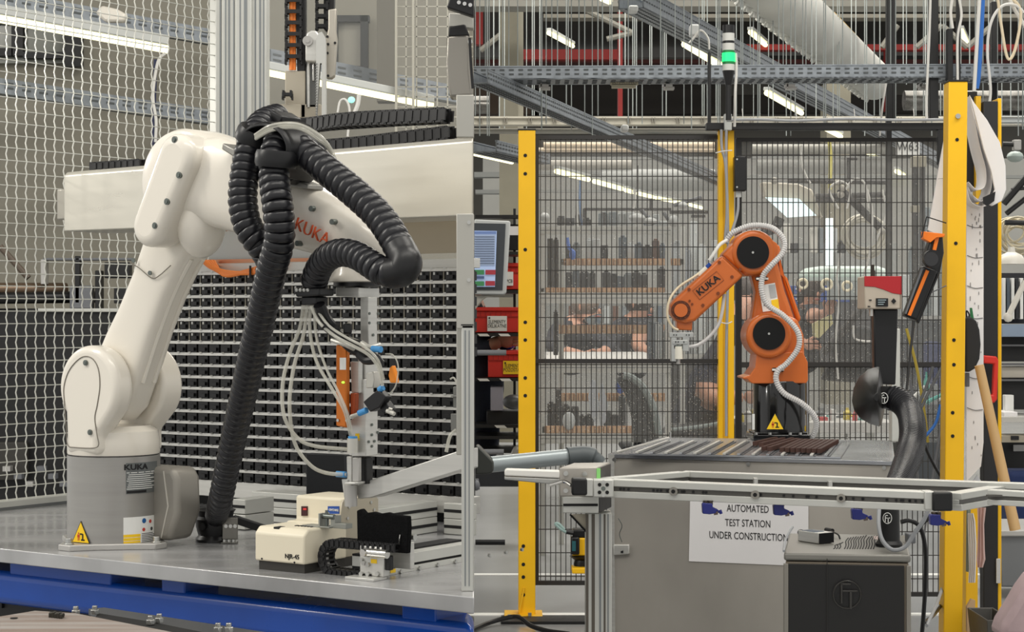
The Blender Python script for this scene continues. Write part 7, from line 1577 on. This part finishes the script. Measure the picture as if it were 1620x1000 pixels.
# chairs
ch_ = thing('office_chair', 'black office chair with a tall curved back in front of the workbench rack', 'chair', P(1010, 710, 9.6))
pp([(975, 600), (985, 594), (998, 596), (1015, 612), (1032, 645), (1042, 680), (1044, 706), (1004, 706), (1000, 660), (990, 625)], 9.6, .1, 'backrest', mat('chair_black', (40, 42, 44), .6), ch_, .02, seg=3)
tb_([(986, 594, 9.58), (1000, 598, 9.58), (1018, 614, 9.58), (1034, 646, 9.58), (1043, 690, 9.58)], .018, 'back_rim', mat('chair_rim', (128, 138, 136), .5), ch_)
bx(985, 706, 1050, 716, 9.5, .4, 'seat', mat('chair_black', (40, 42, 44), .6), ch_, .02); m = MB(); q = P(1015, 716, 9.7); m.cyl((q.x, 9.7, .1), q, .025, n=12); obj('column', m, BLKM, ch_)
m = MB()
for k in range(5): a = k*2*math.pi/5; m.cyl((q.x, 9.7, .09), (q.x+.26*math.cos(a), 9.7+.26*math.sin(a), .05), .018, n=8); m.ell((q.x+.26*math.cos(a), 9.7+.26*math.sin(a), .03), .03, .03, .03, 8)
obj('star_base', m, BLKM, ch_, smooth=True)
ch2 = thing('office_chair', 'dark office chair under the seated person in navy', 'chair', P(1110, 710, 10.6))
pp([(1055, 690), (1062, 676), (1180, 668), (1184, 692), (1180, 704), (1060, 706)], 10.5, .4, 'seat', mat('chair_black', (40, 42, 44), .6), ch2, .02); tb_([(1062, 680, 10.45), (1100, 676, 10.45), (1136, 670, 10.45)], .01, 'seat_rim', mat('chair_rim', (128, 138, 136), .5), ch2)
m = MB(); q = P(1110, 706, 10.7); m.cyl((q.x, 10.7, .02), q, .03, n=12); obj('column', m, BLKM, ch2)
# ---- between seam and left post: monitor, crates
hm = thing('control_monitor', 'control panel monitor with a blue-white screen at the left edge of the hall', 'monitor', P(775, 468, 4.9))
pp([(750.3, 347), (806, 349.5), (807.5, 352), (801, 463), (797, 466.5), (750.3, 466)], 4.9, .05, 'housing', mat('monitor_grey', (176, 178, 176), .45), hm, .003)
pp([(750.5, 353), (800, 354), (795, 459), (750.5, 459)], 4.898, .004, 'bezel', mat('bezel_dark', (58, 62, 66), .35), hm)
scr = pp([(750.6, 365), (786, 365.5), (783, 454), (750.6, 454)], 4.896, .003, 'screen', mat('screen_blue', (158, 176, 208), .3, emit=.35), hm)
pp([(750.6, 371), (784, 371.5), (782.5, 420), (750.6, 420)], 4.894, .002, 'data_table', mat('screen_table', (138, 152, 176), .4, emit=.3), hm)
bx(750.6, 366, 785, 370, 4.894, .002, 'title_bar', mat('screen_title', (96, 116, 160), .4, emit=.25), hm)
for k in range(12): bx(751, 374+3.8*k, 782, 374.8+3.8*k, 4.892, .002, 'table_line', mat('screen_line', (96, 106, 126), .4), hm)
for x0, x1, y0, c in ((751, 766, 427, 'g'), (768, 784, 427, 'r'), (751, 766, 437, 'b'), (751, 766, 445, 'g'), (768, 783, 444.5, 'r')):
    bx(x0, y0, x1, y0+(7.5 if c != 'b' else 4), 4.892, .002, 'button', mat('btn_'+c, {'g': (60, 120, 76), 'r': (150, 50, 60), 'b': (70, 84, 120)}[c], .4, emit=.2), hm)
pp([(750.5, 467), (800, 467), (770, 470), (762, 476), (753, 488), (750.5, 490)], 4.91, .03, 'arm_cover', mat('warm_grey_arm', (166, 162, 152), .45), hm, .002)
def crate(x0, x1, y0, y1, d, lab, lc, txt, lx, label):
    t = thing('red_crate', label, 'crate', P((x0+x1)/2, y1, d), 'red crates'); del t['group']
    bx(x0, y0+6, x1, y1, d, .3, 'body', RED, t, .003); bx(x0-2, y0, x1+2, y0+6, d-.015, .33, 'rim', RED, t, .003)
    for k in range(int((x1-x0)/8)): bx(x0+8*k, y0+6, x0+8*k+1, y0+14, d-.006, .008, 'rib', mat('red_rib', (176, 34, 26), .5), t)
    bx(x0, y0+14, x1, y0+15.5, d-.008, .01, 'ridge', mat('red_rib', (176, 34, 26), .5), t)
    if lab:
        l = bx(*lab, d-.012, .004, 'label', lc, t); bx(lab[0]+2, lab[1]+2, lab[0]+4.5, lab[1]+4.5, d-.014, .003, 'label_mark', INK, l)
        for i, s in enumerate(txt): text('lettering', s, P(lx, (lab[1]+lab[3])/2-2.5+6.5*i, d-.0135), V3((1, 0, 0)), Z, .0235, mat('text_dark', (44, 46, 40), .6), l, sx=.72, ext=.0003)
    return t
DC = 8.9
crate(752, 822, 486, 526, DC, (771, 500, 802, 524), WLAB, ('ELEMENTY', 'DELIKATNE'), 786.5, 'red crate labelled ELEMENTY DELIKATNE, middle of the three')
crate(772, 830, 555, 597, DC, (796, 571, 822, 592), YLAB, ('ELEMENTY', 'POZOSTAŁE'), 812, 'lowest red crate, with a yellow label')
crate(800, 830, 416, 458, DC+.05, (796, 430, 812, 452), WLAB, ('', 'PCB'), 806, 'highest red crate behind the monitor edge')
bx0 = thing('crate_rack', 'black rack with white-striped rails holding the red crates', 'rack', P(790, 700, 9.1))
for y in (398, 459, 527, 598, 672, 690, 712): bx(752, y, 824, y+5, DC-.03, .35, 'shelf', BLKM, bx0)
for y, xs in ((528, (755, 788)), (599, (755, 790)), (673, (782,))):
    for x in xs: pp([(x, y), (x+16, y), (x+20, y+4), (x+4, y+4)], DC-.035, .004, 'white_stripe', WLAB, bx0)
for x in (812, 822): bx(x, 330, x+4, 760, DC+.3, .04, 'upright', BLKM, bx0)
bx(752, 340, 822, 345, DC+.1, .1, 'shelf', BLKM, bx0); bx(792, 355, 822, 395, DC+.2, .1, 'dark_panel', DARK, bx0)
m = MB(); pbox(m, 798, 358, 822, 372, DC, .01); solo('white_label_card', m, PAPER, 'white card on the rack above the top red crate', 'card')
m = MB(); pbox(m, 776, 612, 796, 650, DC, .2); solo('lilac_box', m, mat('lilac_grey', (150, 148, 160), .6), 'pale lilac-grey box on the crate rack', 'box', bev=.004)
m = MB(); pbox(m, 770, 650, 824, 672, DC+.05, .2); solo('black_box', m, mat('box_black', (28, 28, 30), .5), 'black box under the lilac-grey box', 'box', bev=.004)
m = MB(); m.ell(P(812, 636, DC-.1), .05, .05, .035, 16); solo('grey_lamp_shade', m, mat('shade_grey', (70, 72, 74), .4), 'dark grey oval shade beside the left yellow post', 'shade', smooth=True)
m = MB(); m.cyl(P(755, 558, 8.2), P(801, 558, 8.2), .012, n=12); solo('grey_rod', m, GREYP, 'short grey horizontal rod in front of the red crates', 'rod', smooth=True)
m = MB(); m.cyl(P(755, 715, 8.2), P(797, 715, 8.2), .012, n=12); solo('grey_rod', m, GREYP, 'short grey horizontal rod low by the dark trousers', 'rod', smooth=True)
m = MB(); pbox(m, 752, 725, 820, 770, 10.5, .3); solo('low_shelf', m, mat('box_dark', (44, 46, 50), .6), 'dark low shelf behind the crate rack', 'shelf')
m = MB(); m.tube(spl([P(812, 730, 8.8), P(818, 712, 8.8), P(830, 712, 8.8)], 5), .02, 10); solo('silver_elbow', m, STEEL, 'silver elbow pipe behind the left yellow post', 'pipe', smooth=True)
m = MB(); pbox(m, 752, 345, 812, 470, 12, .2); solo('dim_cabinet', m, mat('cab_dim', (92, 90, 84), .6), 'dim grey cabinet behind the monitor', 'cabinet')
# ---- behind the right panel
lt_ = thing('task_lamp', 'large pale rectangular task lamp glowing white behind the right fence panel', 'lamp', P(1255, 345, 10.8))
pp([(1205, 288), (1262, 290), (1285, 300), (1302, 345), (1290, 342), (1262, 315), (1210, 312)], 10.8, .12, 'hood', mat('lamp_cream', (196, 188, 172), .5), lt_, .008)
pp([(1211, 312), (1264, 314), (1292, 341), (1246, 344)], 10.76, .02, 'light_panel', mat('panel_glow', (226, 246, 246), .4, emit=1.0), lt_)
m = MB(); m.tube(spl([P(1234, 345, 10.9), P(1226, 360, 10.9), P(1206, 368, 10.9)], 5), .03, 10); obj('arm', m, mat('arm_dark', (58, 56, 56), .5), lt_, smooth=True)
t = thing('rod_gantry', 'dark horizontal rods with pale joints behind the right fence panel', 'gantry', P(1320, 320, 10.6))
for a, b, r, c in (((1220, 285), (1250, 285), .008, 0), ((1247, 286), (1330, 287), .012, 1), ((1330, 287), (1402, 288), .012, 1), ((1290, 311), (1402, 308), .013, 1), ((1290, 317), (1402, 318), .01, 1), ((1328, 298), (1398, 366), .018, 1), ((1342, 250), (1342, 285), .008, 1), ((1340, 251), (1356, 251), .008, 1)):
    m = MB(); m.cyl(P(*a, 10.6), P(*b, 10.6), r*1.25, n=12); obj('rod', m, mat('arm_dark', (58, 56, 56), .5) if c else STEEL, t, smooth=True)
for x, y in ((1225, 286), (1325, 288), (1332, 298), (1395, 366), (1330, 308)): m = MB(); m.ell(P(x, y, 10.55), .022, .02, .02, 10); obj('joint', m, mat('pale_joint', (176, 172, 162), .4, .3), t, smooth=True)
cc_ = thing('wire_coil', 'big coil of white cable hanging behind the right fence panel', 'coil', P(1370, 370, 10.9))
for k in range(9):
    cx, cy, r1_, r2_ = 1368+rr.uniform(-5, 5), 373+rr.uniform(-4, 4), rr.uniform(24, 36), rr.uniform(24, 36); m = MB()
    m.tube([P(cx+r1_*math.cos(a), cy+r2_*math.sin(a), 10.9+.01*k) for a in [2*math.pi*i/32 for i in range(33)]], .008, 6, caps=False); obj('loop', m, mat('coil_white', (196, 192, 178), .5), cc_, smooth=True)
wv = thing('hanging_cables', 'several white cables hanging from the dark rods behind the right fence panel', 'cable', P(1360, 350, 10.5))
for pts in ([(1326, 330), (1312, 300), (1330, 287), (1345, 300), (1340, 330)], [(1372, 300), (1380, 340), (1376, 400), (1368, 430), (1362, 470)], [(1396, 300), (1402, 340), (1386, 380)], [(1338, 300), (1350, 284), (1368, 290), (1374, 330)], [(1330, 400), (1324, 440), (1328, 470), (1322, 540), (1326, 600)], [(1268, 230), (1268, 258), (1276, 280), (1282, 290)]):
    tb_([(x, y, 10.5) for x, y in pts], .006, 'cable', CABLEW, wv, n=6)
m = MB(); m.tube(spl([P(1312, 224, 14), P(1314, 250, 14), P(1313, 300, 14)], 4), .014, 6); solo('yellow_hose', m, mat('dim_yellow', (186, 176, 90), .5), 'thin yellow hose hanging behind the right fence panel', 'hose', smooth=True)
t = thing('pale_canopy', 'pale green rounded canopy above the working woman', 'canopy', P(1330, 440, 12.2))
pp([(1272, 440), (1274, 430), (1284, 423), (1300, 421), (1390, 421), (1410, 428), (1412, 440)], 12.2, .3, 'canopy', mat('mint', (200, 216, 208), .4), t, .02, seg=3)
bx(1274, 438, 1410, 444, 12.19, .3, 'edge', mat('mint_edge', (164, 176, 172), .4), t)
bx(1320, 444, 1405, 474, 12.6, .3, 'grey_back', mat('soft_grey', (150, 156, 156), .6), t)
t = thing('ring_fittings', 'row of three white ring fittings below the pale canopy', 'fitting', P(1305, 455, 12))
for x, y, r in ((1270, 449, 7), (1308, 450, 8), (1340, 453, 7)):
    m = MB(); m.tube([P(x+r*math.cos(a), y+r*math.sin(a), 12) for a in [2*math.pi*i/20 for i in range(21)]], .009, 6, caps=False); obj('ring', m, mat('cream_ring', (214, 204, 176), .4), t, smooth=True)
bb_ = thing('blue_bin_rack', 'rack of small blue bins behind the orange robot arm', 'rack', P(1260, 510, 13.0))
for r_i, y in enumerate((452, 468, 485, 502)):
    for x in (1242, 1256, 1268):
        bx(x, y, x+12, y+14, 13.9, .1, 'bin', mat('bin_blue', (38, 66, 128), .45), bb_, .004); bx(x+3, y+4, x+8, y+6, 13.89, .01, 'bin_mark', WLAB, bb_)
bx(1296, 452, 1346, 478, 13.9, .1, 'bin', mat('bin_blue', (38, 66, 128), .45), bb_, .004)
m = MB(); pbox(m, 1165, 385, 1420, 432, 15, .2); solo('grey_shelf_row', m, mat('shelf_row_grey', (142, 144, 142), .6), 'grey shelf row in the distance behind the orange robot elbow', 'shelf')
clutter(1240, 1330, 400, 14, 50, 14.6, 8, 15, 'hanging_tool', 'tool hanging between the lamp and the coil', 'tool', 'tools hanging beyond the right fence panel', [cols[2], cols[1], mat('tool_pale', (186, 184, 176), .5), cols[0]], .7)
m = MB(); pbox(m, 1308, 345, 1318, 420, 13, .05); solo('light_strip', m, mat('panel_glow', (226, 246, 246), .4, emit=1.0), 'bright narrow vertical light strip behind the right fence panel', 'lamp')
# lower area between robot and hood
m = MB(); pbox(m, 1262, 470, 1420, 575, 14.6, .2); solo('dark_screen', m, mat('screen_dark', (66, 66, 68), .7), 'dark backdrop behind the working woman', 'partition')
m = MB(); ppoly(m, [(1286, 512), (1316, 498), (1318, 512), (1296, 535), (1288, 532)], 12.4, .05); solo('yellow_tray', m, mat('cream_yellow', (214, 204, 150), .5), 'cream tray in front of the working woman', 'tray')
m = MB(); ppoly(m, [(1315, 530), (1345, 518), (1370, 515), (1420, 530), (1420, 610), (1300, 602), (1316, 570)], 11, .1); ck_ = solo('black_chair_back', m, mat('chair_black', (40, 42, 44), .6), 'dark chair back between the working woman and the black hood', 'chair', bev=.02)
m = MB(); m.cyl(P(1302, 560, 11), P(1368, 482, 11), .024, n=12); solo('diagonal_tube', m, mat('arm_dark', (58, 56, 56), .5), 'dark diagonal tube pointing at the red device box', 'tube', smooth=True)
m = MB(); m.tube(spl([P(1350, 515, 10.9), P(1352, 535, 10.9), (P(1368, 540, 10.9)), P(1380, 540, 10.9)], 5), .006, 6); solo('white_cable_loop', m, CABLEW, 'short white cable loop left of the black column', 'cable', smooth=True)
t = thing('lower_bench', 'white workbench with clutter low behind the right fence panel', 'bench', P(1340, 700, 10.8))
a, b = P(1262, 668, 10.6), P(1420, 668, 10.6); m = MB(); m.box(a.x, b.x, 10.6, 11.6, a.z-.06, a.z); obj('top', m, mat('bench_white', (190, 188, 184), .5), t, bev=.004)
for x in (1290, 1378): q = P(x, 700, 10.7); m = MB(); m.box(q.x-.02, q.x+.02, 10.7, 10.75, 0, a.z-.06); obj('leg', m, ALUM, t)
bx(1240, 700, 1500, 900, 13.5, .1, 'shadow_board', mat('board_dark', (92, 92, 90), .7), t)
gg = [mat('item_teal', (60, 140, 130), .5), mat('item_red', (180, 50, 50), .5), mat('item_white', (206, 206, 202), .5), mat('item_dark', (50, 50, 54), .5), mat('item_blue', (44, 90, 170), .5), mat('item_yellow', (200, 180, 60), .5), mat('item_grey', (120, 124, 126), .5)]
GN = {'item_teal': 'teal', 'item_red': 'red', 'item_white': 'white', 'item_dark': 'dark', 'item_blue': 'blue', 'item_yellow': 'yellow', 'item_grey': 'grey'}
def items(x0, x1, yb, d, n, name, label, grp, hmin=8, hmax=26):
    xs_ = sorted(rr.uniform(x0, x1) for _ in range(n))
    for i in range(n):
        x = xs_[i]; h = rr.uniform(hmin, hmax); w = rr.uniform(5, 13); m = MB(); k = rr.random(); dd = d+rr.uniform(0, .5)
        if k < .4: pbox(m, x, yb-h, x+w, yb, dd, .08)
        elif k < .75:
            p = P(x, yb, dd); r = w*.5*dd/F; hh = h*dd/F; m.lathe(p, Z, [(r, 0), (r, hh*.7), (r*.4, hh*.85), (r*.4, hh)], 12)
        else: m.cyl(P(x, yb-3, dd), P(x+w*2.2, yb-h*.7, dd), .012, n=8)
        gm_ = rr.choice(gg); solo(name, m, gm_, GN[gm_.name]+' '+label+', '+ORD(i, n), 'item', grp, smooth=True)
items(1265, 1372, 668, 10.7, 22, 'bench_item', 'small item on the low white workbench', 'small items on the low white workbench', 6, 24)
items(1172, 1190, 668, 10.7, 3, 'bench_item', 'small item at the left of the black robot base', 'small items left of the black robot base')
items(1424, 1492, 640, 11.6, 10, 'shelf_item', 'item behind the cables left of the large yellow post', 'dim items left of the large yellow post', 20, 60)
m = MB(); a, b = P(1165, 668, 10.9), P(1262, 668, 10.9); m.box(a.x, b.x, 10.9, 11.6, a.z-.05, a.z); solo('rear_bench', m, mat('bench_white', (190, 188, 184), .5), 'bench top just behind the black robot base', 'bench')
m = MB(); pbox(m, 1424, 505, 1498, 930, 13, .1); solo('dim_board', m, mat('board_dim', (74, 78, 82), .7), 'dim dark board behind the hanging cables', 'board')
m = MB(); pbox(m, 1462, 540, 1490, 640, 12.6, .1); solo('blue_garment', m, mat('garment_navy', (52, 60, 92), .8), 'navy garment hanging dimly behind the cables', 'garment', bev=.03)
clutter(1425, 1495, 500, 60, 170, 12.5, 8, 16, 'tall_unit', 'tall unit below the W63 sign', 'cabinet', 'tall units below the W63 sign', [cols[0], mat('cab_grey2', (118, 122, 126), .5), cols[2], cols[1]], .9)
# ---- far right strip
t = thing('arm_frame', 'dark diagonal arms and rods at the right edge', 'frame', P(1605, 290, 9.8))
for a, b, r in (((1588, 322), (1640, 262), .018), ((1592, 338), (1640, 300), .014), ((1586, 228), (1612, 229), .014), ((1600, 300), (1640, 296), .009), ((1590, 352), (1640, 353), .014)): m = MB(); m.cyl(P(*a, 9.8), P(*b, 9.8), r, n=10); obj('arm', m, BLKM, t, smooth=True)
m = MB(); m.ell(P(1606, 248, 9.9), .045, .04, .03, 12); obj('pale_joint', m, mat('mint_edge', (164, 176, 172), .4), t, smooth=True); bx(1604, 221, 1616, 237, 9.78, .04, 'clamp', STEEL, t, .003)
cc_ = thing('wire_coil', 'coil of cream wire hanging at the right edge above the dome lamp', 'coil', P(1604, 380, 9.9))
for k in range(9):
    cx, cy = 1604+rr.uniform(-4, 12), 372+rr.uniform(-8, 8); r1_ = rr.uniform(16, 32); m = MB(); m.tube([P(cx+r1_*math.cos(a), cy+r1_*.9*math.sin(a), 9.9+.01*k) for a in [2*math.pi*i/28 for i in range(29)]], .006, 6, caps=False); obj('loop', m, mat('coil_cream', (206, 196, 170), .5), cc_, smooth=True)
dl = thing('dome_lamp', 'white dome work lamp on a pale arm at the right edge', 'lamp', P(1602, 405, 9.4))
m = MB(); m.lathe(P(1600, 418, 9.4), Z, [(.075, 0), (.07, .015), (.05, .045), (.02, .06), (.015, .085)], 24); obj('shade', m, mat('lamp_white', (216, 212, 202), .4), dl, smooth=True)
m = MB(); m.cyl(P(1595, 500, 9.4), P(1622, 445, 9.4), .015, n=10); m.ell(P(1595, 502, 9.4), .025, .02, .025, 10); obj('arm', m, mat('lamp_white', (216, 212, 202), .4), dl, smooth=True)
rs = thing('parts_shelving', 'black shelving with pale items along the right edge', 'shelf', P(1605, 740, 9.6))
for y0, y1, mt_ in ((432, 512, mat('board_dark2', (46, 46, 50), .7)), (532, 572, BLKM), (598, 648, BLKM), (690, 760, BLKM), (760, 840, DARK)): bx(1585, y0, 1660, y1, 9.8, .1, 'black_panel', mt_, rs)
for y in (545, 575, 600): bx(1585, y, 1660, y+3, 9.75, .05, 'rail', mat('rail_mid', (96, 96, 98), .5), rs)
bx(1585, 513, 1660, 533, 9.7, .1, 'folded_stack', mat('blue_grey_stack', (140, 156, 176), .6), rs, .004); bx(1585, 580, 1660, 598, 9.78, .1, 'pale_stack', mat('pale_stack', (182, 176, 164), .6), rs, .004)
bx(1585, 660, 1660, 668, 9.5, .4, 'shelf_board', mat('board_light', (190, 188, 182), .5), rs); bx(1588, 652, 1610, 660, 9.55, .2, 'paper_stack', PAPER, rs, .003); bx(1590, 625, 1604, 652, 9.7, .05, 'white_box', WLAB, rs, .003)
bx(1585, 690, 1660, 700, 9.45, .2, 'drawer_rail', mat('drawer_beige', (160, 152, 136), .5, .3), rs); bx(1600, 690, 1612, 696, 9.44, .02, 'drawer_pull', INK, rs); bx(1604, 704, 1622, 714, 9.75, .01, 'paper_note', mat('note_grey', (170, 170, 170), .6), rs)
m = MB(); pbox(m, 1596, 745, 1660, 838, 9.4, .2); solo('navy_bag', m, mat('garment_navy2', (28, 44, 86), .8), 'navy bag hanging over the grey bin', 'bag', bev=.03)
for k in range(6): m = MB(); pbox(m, 1586+7*k, 440, 1591+7*k, 505, 9.7, .05); solo('hanging_strip', m, rr.choice([cols[3], cols[1], WLAB, cols[4]]), 'narrow strip hanging on the dark board at the right edge, '+ORD(k, 6), 'strip', 'strips on the dark board at the right edge', bev=.002)
